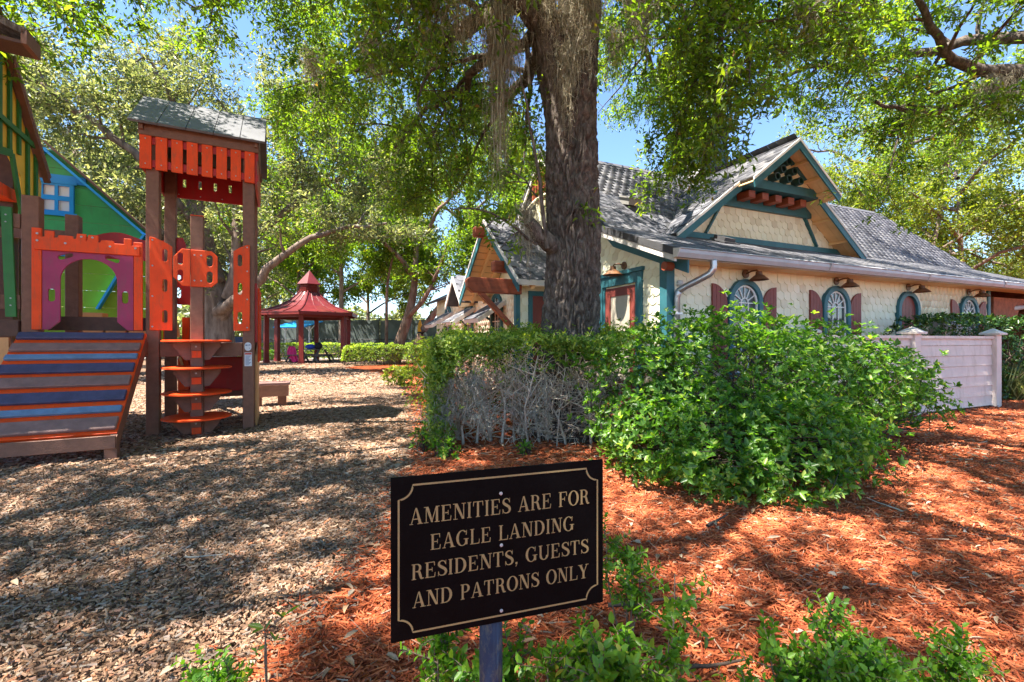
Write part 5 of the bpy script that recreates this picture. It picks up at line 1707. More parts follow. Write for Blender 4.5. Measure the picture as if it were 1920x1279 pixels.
OKEEP = lambda P: ~((P[:, 0] > 0.9) & (P[:, 0] < 1.95) & (P[:, 1] > 5.2) & (P[:, 2] < 5.1)) & ~((P[:, 0] > 1.5) & (P[:, 1] > 4.5) & (P[:, 2] < np.where(P[:, 0] < 2.95, 3.3, 4.4)))
IN_VIEW = [l for l in OL if l[0][-1][1] > 5.0]
OVERHEAD = [l for l in OL if l[0][-1][1] <= 5.0]  # limbs out of view, most of them added to shade the ground
SET = dict(branch_len=1.8, sub_n=8, sub_len=0.85, twig_n=10, twig_len=0.30, leaf_n=13, leaf_len=0.076, droop=0.07, start=0.12, up=0.05, spread=0.13, keep=OKEEP)
wood, tw, P, D, N, Ln = spray(IN_VIEW, 2.5, fine=True, **SET)
w2, t2, p2, d2_, n2_, l2_ = spray(OVERHEAD, 1.8, **SET)
wood, tw, P, D, N, Ln = wood + w2, tw + t2, np.concatenate([P, p2]), np.concatenate([D, d2_]), np.concatenate([N, n2_]), np.concatenate([Ln, l2_])
bundle_tubes('branches', 'bark', oak, local(wood, (TX, TY, 0)), 5)['kind'] = 'stuff'
bundle_tubes('twigs', 'darktwig', oak, local(tw, (TX, TY, 0)), 3)['kind'] = 'stuff'
leaves('crown', oak, 'oakleaf', P, D, N, Ln, Ln * 0.40, origin=(TX, TY, 0))
print('oak leaves', len(P))
# leafy low shoot beside the trunk
LL = [limb([(0.30, 5.45, 2.35), (0.0, 5.3, 2.55), (-0.35, 5.25, 2.70), (-0.7, 5.3, 2.72)], 0.02, 0.008, 8, 0.01), limb([(0.3, 5.4, 2.9), (0.1, 5.3, 3.1), (-0.2, 5.35, 3.2)], 0.012, 0.006, 6, 0.01),
      limb([(0.62, 5.42, 2.5), (0.72, 5.36, 2.75), (0.80, 5.34, 3.0)], 0.01, 0.005, 6, 0.01)]
wood, tw, P, D, N, Ln = spray(LL, 5, 0.30, 3, 0.16, 2, 0.10, 4, 0.095, droop=0.05, start=0.1)
bundle_tubes('low_shoot', 'bark', oak, local([(p, np.linspace(a, b, len(p))) for p, a, b in LL] + wood, (TX, TY, 0)), 5)['kind'] = 'stuff'
leaves('low_leaves', oak, 'oakleaf', P, D, N, Ln, Ln * 0.34, False, origin=(TX, TY, 0))

# ================================================================ oak reaching in from the side of the house
o2 = (11.8, 6.2, 0)
T2c = [((11.8, 6.2, 0), (11.7, 6.2, 2.5), (11.3, 6.4, 4.2), (11.0, 6.6, 5.6)), 0.42, 0.28]
L2 = [
    limb([(11.3, 6.5, 4.6), (9.6, 6.9, 5.35), (7.9, 7.2, 5.45), (7.05, 7.2, 5.55), (6.4, 7.0, 6.1), (5.9, 6.8, 6.7)], 0.15, 0.03, 20, 0.02),
    limb([(7.9, 7.2, 5.40), (7.2, 7.3, 5.0), (6.6, 7.4, 4.88), (5.8, 7.3, 5.02)], 0.075, 0.025, 14, 0.02),
    limb([(11.0, 6.6, 5.6), (10.0, 8.0, 6.6), (8.6, 9.0, 7.0), (7.0, 9.6, 7.0), (5.4, 9.8, 6.8)], 0.16, 0.03),
    limb([(11.0, 6.6, 5.6), (10.2, 5.2, 6.8), (8.6, 4.2, 7.2), (6.8, 3.8, 7.0), (5.2, 4.2, 6.6)], 0.16, 0.03),
    limb([(8.6, 4.2, 7.2), (7.6, 2.8, 7.4), (6.8, 1.6, 7.2)], 0.12, 0.03),  # this limb and the next: added out of view to shade the mulch
    limb([(6.8, 3.8, 7.0), (5.4, 2.9, 7.2), (3.8, 2.4, 7.1)], 0.10, 0.03),
    limb([(11.0, 6.6, 5.6), (9.8, 6.6, 7.4), (8.0, 6.4, 8.2), (6.0, 6.2, 8.2)], 0.15, 0.03),
    limb([(11.0, 6.6, 5.6), (11.2, 8.6, 6.4), (11.0, 10.4, 6.6), (10.2, 12.0, 6.2)], 0.15, 0.03),
]
oak2 = tree('oak_tree', 'live oak reaching long bare limbs over the cottage roof from beside it', o2, [T2c], L2, 'bark', 'oakleaf',
            dict(branch_n=2.1, branch_len=1.6, sub_n=7, sub_len=0.75, twig_n=8, twig_len=0.22, leaf_n=12, leaf_len=0.085, droop=0.06, start=0.25, spread=0.13, fine=True))

# ================================================================ trees of the background
BG = dict(branch_n=1.7, branch_len=2.6, sub_n=8, sub_len=1.2, twig_n=8, twig_len=0.4, leaf_n=10, leaf_len=0.18, droop=0.06, start=0.15, spread=0.3)
b1 = px(412, 650, 16.5)
b1.z = 0
bx, by = b1.x, b1.y
tree('oak_tree', 'wide oak with forked grey trunk and long low limb behind the play tower', tuple(b1),
     [(((bx, by, 0), (bx - .05, by, 1.6), (bx - 0.15, by, 2.9), (bx - 0.5, by, 4.4), (bx - 0.9, by, 6.4), (bx - 0.8, by, 8.6)), 0.58, 0.20),
      (((bx, by - .1, 1.9), (bx + 0.5, by - .3, 2.7), (bx + 0.7, by - .2, 4.0), (bx + 0.6, by, 6.5)), 0.30, 0.12)],
     [limb([(bx + .1, by - .3, 2.2), (bx + 1.5, by - 1.0, 2.8), (bx + 2.9, by - 1.2, 4.1), (bx + 4.4, by - 1.0, 4.9), (bx + 6.2, by - .6, 5.3)], 0.20, 0.04, 18, 0.04),
      limb([(bx - .3, by, 3.8), (bx - 2.2, by - .6, 5.2), (bx - 4.6, by - 1, 6.2), (bx - 7, by - 1, 6.8)], 0.22, 0.05),
      limb([(bx - .6, by, 5.0), (bx - 1.8, by - 1.2, 7.2), (bx - 3.6, by - 2, 8.8), (bx - 5, by - 2, 9.6)], 0.18, 0.04),
      limb([(bx - .8, by, 6.8), (bx + .8, by + .4, 8.6), (bx + 2.4, by, 9.8), (bx + 4.2, by - .6, 10.2)], 0.16, 0.04),
      limb([(bx + .7, by, 4.4), (bx + 2.2, by + .6, 6.2), (bx + 4.2, by + .6, 7.4), (bx + 6, by, 8.0)], 0.16, 0.04),
      limb([(bx - .8, by, 7.5), (bx - 1.4, by - .4, 9.8), (bx - 2.4, by - .6, 11.4)], 0.13, 0.04),
      limb([(bx + .2, by - .2, 3.4), (bx - 1.5, by - 2.4, 4.6), (bx - 3.0, by - 3.6, 5.2)], 0.13, 0.04)],
     'bark2', 'paleleaf', dict(BG, branch_n=2.2, leaf_len=0.15, branch_len=2.1, droop=0.02, start=0.28),
     keep=lambda P: (P[:, 2] > 4.7) | (P[:, 0] < -10.3))
b2 = px(770, 655, 24.0)
bx, by = b2.x, 24.0
b2.z = 0
tree('leaning_tree', 'leaning multi-stemmed tree with reddish bark growing out of a clipped hedge', tuple(b2),
     [(((bx - .9, by, 0), (bx - 0.55, by, 1.2), (bx - .1, by, 2.6), (bx + .2, by, 4.2), (bx + .3, by, 6.6)), 0.34, 0.12),
      (((bx + .1, by, 0.2), (bx + .5, by, 1.4), (bx + 1.2, by, 2.6), (bx + 2.6, by, 4.2), (bx + 4.0, by, 5.6)), 0.26, 0.08),
      (((bx - .2, by - .1, 2.4), (bx + .7, by - .3, 3.3), (bx + 1.4, by - .4, 4.6), (bx + 2.0, by - .3, 6.2)), 0.15, 0.06),
      (((bx - 1.35, by + .3, 0), (bx - 1.35, by + .3, 2.0), (bx - 1.25, by + .2, 4.4), (bx - 0.7, by, 6.5)), 0.10, 0.05)],
     [limb([(bx + .2, by, 4.6), (bx - 1.2, by - .8, 6.2), (bx - 3.2, by - 1.2, 7.2), (bx - 5, by - 1.4, 7.6)], 0.14, 0.04),
      limb([(bx + .3, by, 6.0), (bx - .4, by - .4, 8.2), (bx - 1.0, by - .6, 10.2)], 0.12, 0.04),
      limb([(bx + .3, by, 6.2), (bx + 1.8, by - .6, 8.2), (bx + 3.4, by - .8, 9.6)], 0.12, 0.04),
      limb([(bx + 2.8, by, 4.4), (bx + 4.4, by - .8, 6.4), (bx + 5.6, by - 1, 8.2)], 0.10, 0.04),
      limb([(bx + .2, by, 4.4), (bx - .8, by + .6, 5.7), (bx - 1.8, by + .6, 6.6)], 0.10, 0.03)],
     'bark3', 'oakleaf', dict(BG, branch_n=2.0, leaf_len=0.17, start=0.42, branch_len=2.2), keep=lambda P: P[:, 2] > 4.3)


def filler(name, label, u, Y, h, w, mat, bark='bark2', group=None, leaf_len=0.24, dens=1.3, trunk_r=0.22, low=0.3, lean=0.0):
    p = px(u, 640, Y)
    x, y = p.x, p.y
    T = [(((x, y, 0), (x + lean * .3, y, h * .3), (x + lean * .7, y, h * .6), (x + lean, y, h * .92)), trunk_r, 0.05)]
    Ls = []
    for k in range(9):
        f = low + (0.95 - low) * k / 8
        a = k * 2.4 + rng.random()
        ln = w * (0.55 + 0.5 * math.sin(min(1, f * 1.2) * 2.6)) * rng.uniform(.8, 1.1)
        z = h * f
        c = np.array([x + lean * f, y, z])
        d = np.array([math.cos(a), math.sin(a), 0])
        Ls.append(limb([c, c + d * ln * .4 + [0, 0, ln * .25], c + d * ln * .75 + [0, 0, ln * .38], c + d * ln + [0, 0, ln * .40]], trunk_r * .45, 0.03, 9, 0.08))
    return tree(name, label, (x, y, 0), T, Ls, bark, mat,
                dict(branch_n=dens, branch_len=w * .42, sub_n=6, sub_len=w * .2, twig_n=7, twig_len=0.5, leaf_n=10, leaf_len=leaf_len, droop=0.05, start=0.2, spread=0.4), group, wr=0.42)


filler('shade_tree', 'tall pale green tree rising behind the green playhouse', 130, 21, 12, 4.6, 'paleleaf')
filler('shade_tree', 'dense tree filling the sky between playhouse and tower roof', 300, 30, 15, 6, 'paleleaf')
filler('shade_tree', 'dark leafy tree behind the gazebo cupola', 560, 36, 12, 5.5, 'oakleaf')
filler('shade_tree', 'bright green tree standing beyond the court fence beside the gazebo', 690, 46, 13, 6.5, 'yellowleaf', leaf_len=0.3)
filler('shade_tree', 'tall green tree above the court fence between gazebo and leaning tree', 640, 34, 16, 6, 'oakleaf', leaf_len=0.26)
filler('shade_tree', 'sunlit yellow-green tree behind the porch gable', 880, 31, 14, 5.5, 'yellowleaf', leaf_len=0.24)
filler('shade_tree', 'green tree peeking past the porch roof and the oak trunk', 1000, 40, 13, 6, 'oakleaf', leaf_len=0.28)
filler('shade_tree', 'pale tree at the far end of the playground', 20, 34, 13, 6, 'paleleaf', leaf_len=0.26)
filler('shade_tree', 'hazy pale tree between the playground tower and the gazebo', 470, 48, 16, 7.5, 'paleleaf', leaf_len=0.34)
# beyond the cottage
for u, Y, h, w, ln, lab in ((1600, 25, 13.5, 4.4, 1.5, 'sparse spring-green tree with leaning trunk behind the cottage ridge'),
                            (1700, 23, 11.5, 4.2, 2.2, 'yellow-green tree with slanting limbs behind the roof end'),
                            (1815, 22, 9.5, 4.0, -0.5, 'upright yellow-green tree over the low roof end'),
                            (1930, 24, 11, 5.0, 0.5, 'leafy spring-green tree at the far end of the cottage'),
                            (1880, 34, 9, 5.5, 0.0, 'low spring-green tree far behind the roof end')):
    filler('spring_tree', lab, u, Y, h, w, 'yellowleaf', 'bark2', None, 0.17, 1.15, 0.2, 0.3, ln)

# unseen oak added behind the camera so its crown shades the chips
tree('oak_tree', 'live oak overhanging the playhouse eave from outside the picture', (-7.6, -3.2, 0), [(((-7.6, -3.2, 0), (-7.5, -3.1, 2.5), (-7.2, -2.8, 4.5), (-7.0, -2.6, 6.4)), 0.42, 0.25)],
     [limb([(-7.1, -2.7, 5.0), (-6.4, -0.6, 6.2), (-5.8, 1.6, 6.6), (-5.2, 3.4, 6.2)], 0.2, 0.04),
      limb([(-7.0, -2.6, 6.0), (-5.2, -2.8, 7.0), (-3.2, -2.4, 7.2), (-1.2, -1.6, 7.0)], 0.2, 0.04), limb([(-7.0, -2.6, 6.4), (-7.4, -0.4, 7.6), (-7.6, 1.8, 7.8), (-7.6, 3.8, 7.2)], 0.18, 0.04)],
     'bark', 'oakleaf', dict(branch_n=2.0, branch_len=1.7, sub_n=7, sub_len=0.8, twig_n=7, twig_len=0.22, leaf_n=9, leaf_len=0.105, droop=0.06, start=0.2, spread=0.34))
# far belt of trees closing the horizon
n = 26000
a_ = rng.uniform(-1.25, 1.25, n)
rr_ = rng.uniform(62, 74, n)
hx_ = 5.5 + 2.2 * np.sin(a_ * 9) + 1.6 * np.sin(a_ * 23 + 1) + 1.0 * np.sin(a_ * 51)
P = np.c_[np.sin(a_) * rr_, np.cos(a_) * rr_, rng.random(n) ** .8 * hx_]
o = leaves('treeline', None, 'paleleaf', P, rnd_unit(n), rnd_unit(n), rng.uniform(.6, 1.1, n), rng.uniform(.4, .7, n))
tag(o, 'far belt of green trees closing the horizon', 'treeline', kind='stuff')

# ================================================================ spanish moss
def moss(label, p, w, length, n, wy=None, mat='moss'):
    """one hanging clump; p is where it hangs from"""
    o3 = np.array(p)
    Vs, Fs, c = [], [], 0
    k = 9
    for i in range(n):
        L_ = length * rng.uniform(0.25, 1.0) * (0.4 + 0.6 * rng.random())
        x0 = np.array([rng.normal() * w * .38, rng.normal() * (wy or w) * .38, rng.uniform(-.05, .12)])
        conv = 1 - 0.75 * L_ / length
        t = np.linspace(0, 1, k)[:, None]
        pts = x0 * np.concatenate([1 - t * (1 - conv), 1 - t * (1 - conv), np.ones_like(t)], 1) + np.array([0, 0, -1]) * t * L_
        pts += np.cumsum(rng.normal(size=(k, 3)) * 0.017, 0) * (1, 1, .3)
        side = unit(rng.normal(size=(k, 3)) * (1, 1, .3)) * (0.0024 + 0.0030 * rng.random()) * np.linspace(1, .4, k)[:, None]
        V = np.stack([pts - side, pts + side], 1).reshape(-1, 3)
        j = np.arange(k - 1)[:, None] * 2
        Fs.append(np.concatenate([j, j + 1, j + 3, j + 2], 1) + c)
        Vs.append(V)
        c += 2 * k
        # short curls
        m = rng.integers(10, 20)
        b = pts[rng.integers(0, k, m)]
        e = b + rng.normal(size=(m, 3)) * 0.030 + np.array([0, 0, -.025])
        sd = unit(rng.normal(size=(m, 3))) * 0.0022
        V = np.stack([b - sd, b + sd, e + sd * .4, e - sd * .4], 1).reshape(-1, 3)
        j = np.arange(m)[:, None] * 4
        Fs.append(np.concatenate([j, j + 1, j + 2, j + 3], 1) + c)
        Vs.append(V)
        c += 4 * m
    o = link('moss_clump', np_mesh('moss_clump', np.concatenate(Vs), np.concatenate(Fs)), mat, None)
    o.location = tuple(o3)
    return tag(o, label, 'moss', 'spanish moss hanging in the oak')


moss('longest grey moss beard hanging beside the big oak trunk', px(935, 30, 5.3), 0.24, 2.5, 420)
moss('thick moss beard hanging behind the longest one', px(955, 60, 5.6), 0.35, 1.25, 200)
moss('brown moss hanging from the high limb over the gazebo side', px(800, -10, 5.2), 0.50, 1.0, 170)
moss('dark moss tuft high in the leaves above the gazebo', px(700, 85, 5.6), 0.30, 0.75, 130)
moss('ragged moss curtain at the top beside the trunk fork', px(868, 20, 5.2), 0.40, 0.8, 120)
moss('thin moss streamer at the sky gap beside the trunk', px(1150, 60, 5.7), 0.14, 1.1, 60)
moss('brown moss clump hanging at the top over the sky gap', px(1205, -10, 5.4), 0.30, 0.95, 170)
moss('moss on the limb stub high above the dormer', px(1515, 10, 5.4), 0.30, 0.55, 130)
moss('moss fringe under the bare limb above the fence', px(1890, 150, 7.2), 0.40, 1.0, 150)
moss('second moss fringe further along the bare limb', px(1840, 160, 7.1), 0.30, 0.7, 100)
moss('moss hanging from the broken branch stub on the trunk', px(990, 395, 5.45), 0.16, 0.85, 130)
moss('moss beard clinging to the front of the trunk fork', px(1092, 10, 5.35), 0.40, 1.05, 240, 0.12)
moss('long moss tongue down the trunk below the fork', px(1062, 95, 5.36), 0.20, 1.25, 170, 0.08)
moss('moss clinging to the leaning limb of the oak', px(1030, 0, 5.3), 0.26, 0.7, 80, 0.1)
moss('small moss tuft in the canopy above the tower roof', px(590, 110, 6.0), 0.22, 0.6, 80)

# ================================================================ hedges and shrubs
def ell_points(ells, n, shell=0.3, zmin=0.02):
    """points in the outer shell of a union of ellipsoids, with outward normals"""
    vol = np.array([r[0] * r[1] * r[2] for c, r in ells]) ** 0.67
    cnt = (vol / vol.sum() * n * 1.6).astype(int) + 1
    P, N = [], []
    for (c, r), m in zip(ells, cnt):
        d = rnd_unit(m)
        f = 1 - shell * rng.random(m)[:, None] ** 1.5
        c, r = np.array(c), np.array(r)
        P.append(c + d * r * f)
        N.append(unit(d / r))
    P, N = np.concatenate(P), np.concatenate(N)
    keep = P[:, 2] > zmin
    for c, r in ells:
        q = ((P - np.array(c)) / np.array(r)) ** 2
        keep &= q.sum(1) > (1 - shell) ** 2 * 0.98
    P, N = P[keep], N[keep]
    o = rng.permutation(len(P))[:n]
    return P[o], N[o]


def rosettes(P, N, m, ln, wd_ratio=0.48, open_=0.9):
    """m leaves round each point facing outward"""
    n = len(P)
    own = rng.uniform(0.62, 1.25, n)
    A = unit(N + np.array([0, 0, 0.55]) + rng.normal(size=(n, 3)) * 0.35)
    X = unit(np.cross(A, rnd_unit(n)))
    Y = np.cross(A, X)
    Ps, Ds, Ns, Ls = [], [], [], []
    for k in range(m):
        a = 2 * math.pi * k / m + rng.random(n) * 0.7
        R_ = X * np.cos(a)[:, None] + Y * np.sin(a)[:, None]
        tilt = open_ * rng.uniform(0.5, 1.2, n)[:, None]
        D = unit(R_ * tilt + A * 0.6 + rng.normal(size=(n, 3)) * 0.12)
        Ps.append(P + A * rng.uniform(-.012, .012, n)[:, None])
        Ds.append(D)
        Ns.append(unit(A - R_ * 0.4 + rng.normal(size=(n, 3)) * 0.1))
        Ls.append(ln * own * rng.uniform(0.6, 1.15, n))
    L_ = np.concatenate(Ls)
    return np.concatenate(Ps), np.concatenate(Ds), np.concatenate(Ns), L_, L_ * wd_ratio


def stems(name, root, mat, base_pts, P, n, r=0.008, n_side=4):
    base = np.array(root.location)
    lines = []
    for i in rng.choice(len(P), n):
        b = np.array(base_pts[rng.integers(len(base_pts))]) + rng.normal(size=3) * (.06, .06, 0)
        mid = b * .45 + P[i] * .55 + rng.normal(size=3) * .08 + np.array([0, 0, .05])
        l = resample([b, b * .75 + P[i] * .25 + np.array([0, 0, .1]), mid, P[i]], 7)
        lines.append((l - base, np.linspace(r, r * .25, 7)))
    o = bundle_tubes(name, mat, root, lines, n_side)
    o['kind'] = 'stuff'
    return o


# big shrub
sh = thing('round_shrub', 'large rounded glossy green shrub growing in front of the cottage', 'shrub', (2.3, 4.4, 0))
EL = [((1.35, 4.35, 0.72), (0.66, 0.62, 0.66)), ((2.05, 4.25, 0.80), (0.80, 0.72, 0.68)), ((2.85, 4.50, 0.82), (0.80, 0.75, 0.62)), ((1.75, 3.85, 0.48), (0.70, 0.50, 0.42)),
      ((2.55, 3.95, 0.42), (0.62, 0.48, 0.36)), ((3.55, 4.95, 0.80), (0.75, 0.70, 0.52)), ((4.25, 5.35, 0.72), (0.62, 0.55, 0.42)), ((2.2, 4.9, 0.92), (0.9, 0.6, 0.60)), ((1.2, 4.1, 0.36), (0.45, 0.42, 0.32)), ((4.75, 5.45, 0.50), (0.40, 0.34, 0.30)), ((1.70, 3.60, 0.40), (0.62, 0.44, 0.38)), ((2.32, 3.62, 0.38), (0.60, 0.44, 0.36)), ((1.22, 3.80, 0.36), (0.42, 0.40, 0.34)), ((1.55, 3.36, 0.26), (0.46, 0.34, 0.25)), ((2.05, 3.34, 0.26), (0.46, 0.32, 0.25))]
P, N = ell_points(EL, 8400, 0.46, 0.03)
hole = np.array([mnoise.noise(Vector(p * 2.1) + Vector((7, 3, 1))) for p in P])
kp = hole > -0.52
P, N = P[kp], N[kp]
bump = np.array([mnoise.noise(Vector(p * 2.6)) for p in P])
P = P + N * (bump * 0.17 + (rng.random(len(P)) ** 9) * 0.16)[:, None]
LP, LD, LN, LL_, LW = rosettes(P, N, 5, 0.056, 0.54)
leaves('foliage', sh, 'shrubleaf', LP, LD, LN, LL_, LW, False, 0.18, 300, sh.location)
stems('stems', sh, 'darktwig', [(1.5, 4.4, 0), (2.2, 4.4, 0), (2.9, 4.6, 0), (3.7, 5.0, 0), (4.2, 5.3, 0)], P, 420, 0.010)

# the clipped hedge round the oak: leafy on top and sides, bare front
hg = thing('clipped_hedge', 'clipped hedge round the oak, leafy on top and bare grey twigs in front', 'hedge', (0.1, 5.7, 0))


def hx(y):
    return -1.02 - (y - 5.0) * 0.10


n = 5200
top = np.c_[rng.uniform(-0.88, 1.75, n), rng.uniform(5.05, 7.4, n), 1.24 + rng.normal(size=n) * 0.035]
top[:, 2] += 0.04 * np.sin(top[:, 0] * 5) + 0.03 * np.sin(top[:, 1] * 7) - 0.10 * np.clip((-.75 - top[:, 0]) / .3, 0, 1) - 0.10 * np.clip((5.3 - top[:, 1]) / .25, 0, 1)
ntop = np.tile([0, 0, 1.], (n, 1))
m = 4200
side = np.c_[np.full(m, 0.0), rng.uniform(4.95, 7.4, m), rng.uniform(0.02, 1.22, m)]
side[:, 0] = -0.86 - 0.10 * (side[:, 1] - 5) + rng.normal(size=m) * 0.05 + 0.06 * np.sin(side[:, 1] * 6 + side[:, 2] * 5)
nside = np.tile([-1., -.25, .1], (m, 1))
m2 = 3600
fr = np.c_[rng.uniform(-0.9, 1.3, m2), 5.02 + rng.normal(size=m2) * .05, 1.22 - np.abs(rng.normal(size=m2)) * 0.20]
m3 = 1300
fr2 = np.c_[-0.88 + np.abs(rng.normal(size=m3)) * 0.11, 5.0 + rng.normal(size=m3) * .06, rng.uniform(0.03, 1.2, m3)]
nfr = np.tile([0, -1., .4], (m2 + m3, 1))
P = np.concatenate([top, side, fr, fr2])
N = np.concatenate([ntop, nside, nfr])
bb = np.array([mnoise.noise(Vector(p * 3.0)) + .5 * mnoise.noise(Vector(p * 8.0)) for p in P])
P = P + N * (bb * .11 + rng.random(len(P)) ** 12 * .15)[:, None]
frt = np.arange(len(P)) >= len(top) + len(side)
lowz = 1.05 + 0.06 * np.clip(P[:, 0] + .4, 0, 1) + 0.14 * np.sin(P[:, 0] * 4.3 + 1) + 0.10 * np.sin(P[:, 0] * 11)
kp = ~(frt & (P[:, 2] < lowz) & (P[:, 0] > -.72 + .12 * np.sin(P[:, 2] * 9)) & (rng.random(len(P)) > .12))
P, N = P[kp], N[kp]
LP, LD, LN, LL_, LW = rosettes(P, N, 3, 0.048, 0.5)
leaves('foliage', hg, 'hedgeleaf', LP, LD, LN, LL_, LW, True, 0.2, 200, hg.location)
# bare twigs in front
lines = []
for cx_ in (-0.62, -0.25, 0.12, 0.42, 0.72, 0.98):
    b = np.array([cx_, 5.40, 0.0])
    lines.append((resample([b, b + (rng.normal() * .05, -.03, .25), b + (rng.normal() * .1, -.05, .55), b + (rng.normal() * .1, 0, .9)], 8) - np.array(hg.location), np.linspace(.028, .012, 8)))
    for k in range(52):
        h0 = rng.uniform(0.04, 0.75)
        d = np.array([rng.normal() * .9, -abs(rng.normal()) * .55 - .05, rng.uniform(-.1, 1.0)])
        l = wander(b + (0, 0, h0), d, rng.uniform(.3, .75), 7, .22)
        l[:, 1] = np.maximum(l[:, 1], 4.93 + rng.random() * .1)
        l[:, 2] = np.maximum(l[:, 2], .02)
        lines.append((l - np.array(hg.location), np.linspace(rng.uniform(.004, .010), .0025, 8)))
        for s in range(3):
            j = rng.integers(2, 7)
            l2 = wander(l[j], rng.normal(size=3) + (0, -.5, .3), rng.uniform(.12, .32), 4, .3)
            l2[:, 1] = np.maximum(l2[:, 1], 4.90)
            l2[:, 2] = np.maximum(l2[:, 2], .01)
            lines.append((l2 - np.array(hg.location), np.linspace(.0035, .0016, 5)))
for cx_ in np.linspace(-.7, 1.05, 13):
    b = np.array([cx_, 5.25 + rng.normal() * .12, 0.0])
    tr = wander(b, (rng.normal() * .25, -.05, 1), rng.uniform(.35, .6), 5, .10)
    lines.append((tr - np.array(hg.location), np.linspace(.019, .012, 6)))
    for q in range(4):
        f1_ = wander(tr[-1 - (q % 2)], (rng.normal() * .6, -.12 + rng.normal() * .15, 1), rng.uniform(.4, .65), 6, .12)
        f1_[:, 1] = np.maximum(f1_[:, 1], 4.96)
        lines.append((f1_ - np.array(hg.location), np.linspace(.010, .004, 7)))
        for q2 in range(3):
            f2_ = wander(f1_[2 + q2], (rng.normal() * .9, -.2 + rng.normal() * .2, .8), rng.uniform(.2, .4), 5, .15)
            f2_[:, 1] = np.maximum(f2_[:, 1], 4.93)
            lines.append((f2_ - np.array(hg.location), np.linspace(.005, .002, 6)))
bundle_tubes('twigs', 'twig', hg, lines, 4)['kind'] = 'stuff'
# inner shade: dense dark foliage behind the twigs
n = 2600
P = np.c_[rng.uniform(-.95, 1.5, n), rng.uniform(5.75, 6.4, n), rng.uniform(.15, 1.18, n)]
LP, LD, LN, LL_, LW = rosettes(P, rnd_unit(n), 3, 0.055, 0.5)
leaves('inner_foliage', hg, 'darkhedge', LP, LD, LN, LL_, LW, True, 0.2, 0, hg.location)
n = 500
P = np.c_[rng.uniform(-.9, 1.1, n), rng.uniform(4.95, 5.5, n), rng.uniform(.05, 1.1, n)]
leaves('dry_leaves', hg, 'deadleaf', P, rnd_unit(n), rnd_unit(n), rng.uniform(.025, .055, n), rng.uniform(.012, .025, n), False, .3, 0, hg.location)
# lichen and grey moss caught in the twigs
for i, (x, z, w, ln, k) in enumerate(((-.66, .62, .34, .4, 50), (-.40, .72, .14, .6, 45), (-.76, .35, .26, .32, 45), (-.30, .30, .3, .28, 40), (.38, .62, .05, .6, 22), (0.30, .28, .16, .25, 30))):
    lab = ('pale lichen tuft high in the bare hedge end', 'hanging lichen streak in the bare hedge', 'low lichen tuft at the hedge corner', 'grey lichen near the hedge foot', 'white lichen streak by the oak foot', 'grey lichen in the middle of the bare hedge')[i]
    o = moss(lab, (x, 4.97, z + .1), w, ln, k, .12, 'lichen')
    o['group'] = 'lichen caught in the hedge'


def box_hedge(name, label, loc, rz, lx, ly, h, n, ln, mat, n_ind=0, group=None, stem=True, zlow=0.05):
    """clipped box-shaped hedge"""
    root = thing(name, label, 'hedge', loc, rz, group)
    a = np.array([lx * ly, lx * h, lx * h, ly * h, ly * h])
    cnt = (a / a.sum() * n).astype(int)
    P, N = [], []
    for i, c in enumerate(cnt):
        u, v = rng.random(c), rng.random(c)
        j = np.abs(rng.normal(size=c)) * 0.05
        if i == 0:
            P.append(np.c_[u * lx, v * ly, h - j])
            N.append(np.tile([0, 0, 1.], (c, 1)))
        elif i < 3:
            y = j if i == 1 else ly - j
            P.append(np.c_[u * lx, y, zlow + v * (h - zlow)])
            N.append(np.tile([0, -1. if i == 1 else 1., .2], (c, 1)))
        else:
            x = j if i == 3 else lx - j
            P.append(np.c_[x, v * ly, zlow + u * (h - zlow)])
            N.append(np.tile([-1. if i == 3 else 1., 0, .2], (c, 1)))
    P, N = np.concatenate(P), np.concatenate(N)
    b = np.array([mnoise.noise(Vector(p * 1.7)) for p in P])
    P = P + N * (b * .12)[:, None]
    ce = np.clip((P[:, 2] - h * .8) / (h * .2), 0, 1)
    P[:, 0] += (lx / 2 - P[:, 0]) * .06 * ce
    P[:, 1] += (ly / 2 - P[:, 1]) * .15 * ce
    LP, LD, LN, LL_, LW = rosettes(P, N, 3, ln, .5)
    # local frame: rotate handled by the root
    V, F = leaf_arrays(LP, LD, LN, LL_, LW)
    o = link('foliage', np_mesh('foliage', V, F), mat, root)
    o['kind'] = 'stuff'
    if stem:
        lines = []
        for i in range(int(lx * 6)):
            x = rng.random() * lx
            l = wander((x, ly / 2 + rng.normal() * .1, 0), (rng.normal() * .3, rng.normal() * .3, 1), h * .9, 5, .15)
            lines.append((l, np.linspace(.02, .006, 6)))
        bundle_tubes('stems', 'darktwig', root, lines, 4)['kind'] = 'stuff'
    return root


box_hedge('clipped_hedge', 'dark green hedge standing behind the pale board fence', (7.70, 8.09, 0), FA, 7.4, 0.95, 1.64, 5200, 0.085, 'darkhedge')
box_hedge('clipped_hedge', 'long sunlit low hedge running behind the gazebo', (-19.5, 29.0, 0), R(1), 16.0, 1.1, 1.02, 6000, 0.10, 'hedgeleaf')
box_hedge('clipped_hedge', 'low hedge round the foot of the leaning tree', (-8.0, 21.6, 0), R(20), 4.0, 1.3, 0.95, 3000, 0.085, 'hedgeleaf', zlow=.22)
box_hedge('clipped_hedge', 'short leafy bush hedge beside the picnic table', (-10.2, 28.0, 0), R(0), 1.9, 0.9, 0.95, 1500, 0.09, 'darkhedge')
box_hedge('clipped_hedge', 'bright low hedge below the navy banner board', (-17.2, 26.6, 0), R(0), 3.2, 0.9, 0.62, 1500, 0.09, 'boxleaf')
box_hedge('clipped_hedge', 'hedge behind the oak along the cottage end wall', (-0.9, 7.5, 0), R(60), 4.6, 1.2, 1.22, 2600, 0.06, 'hedgeleaf')
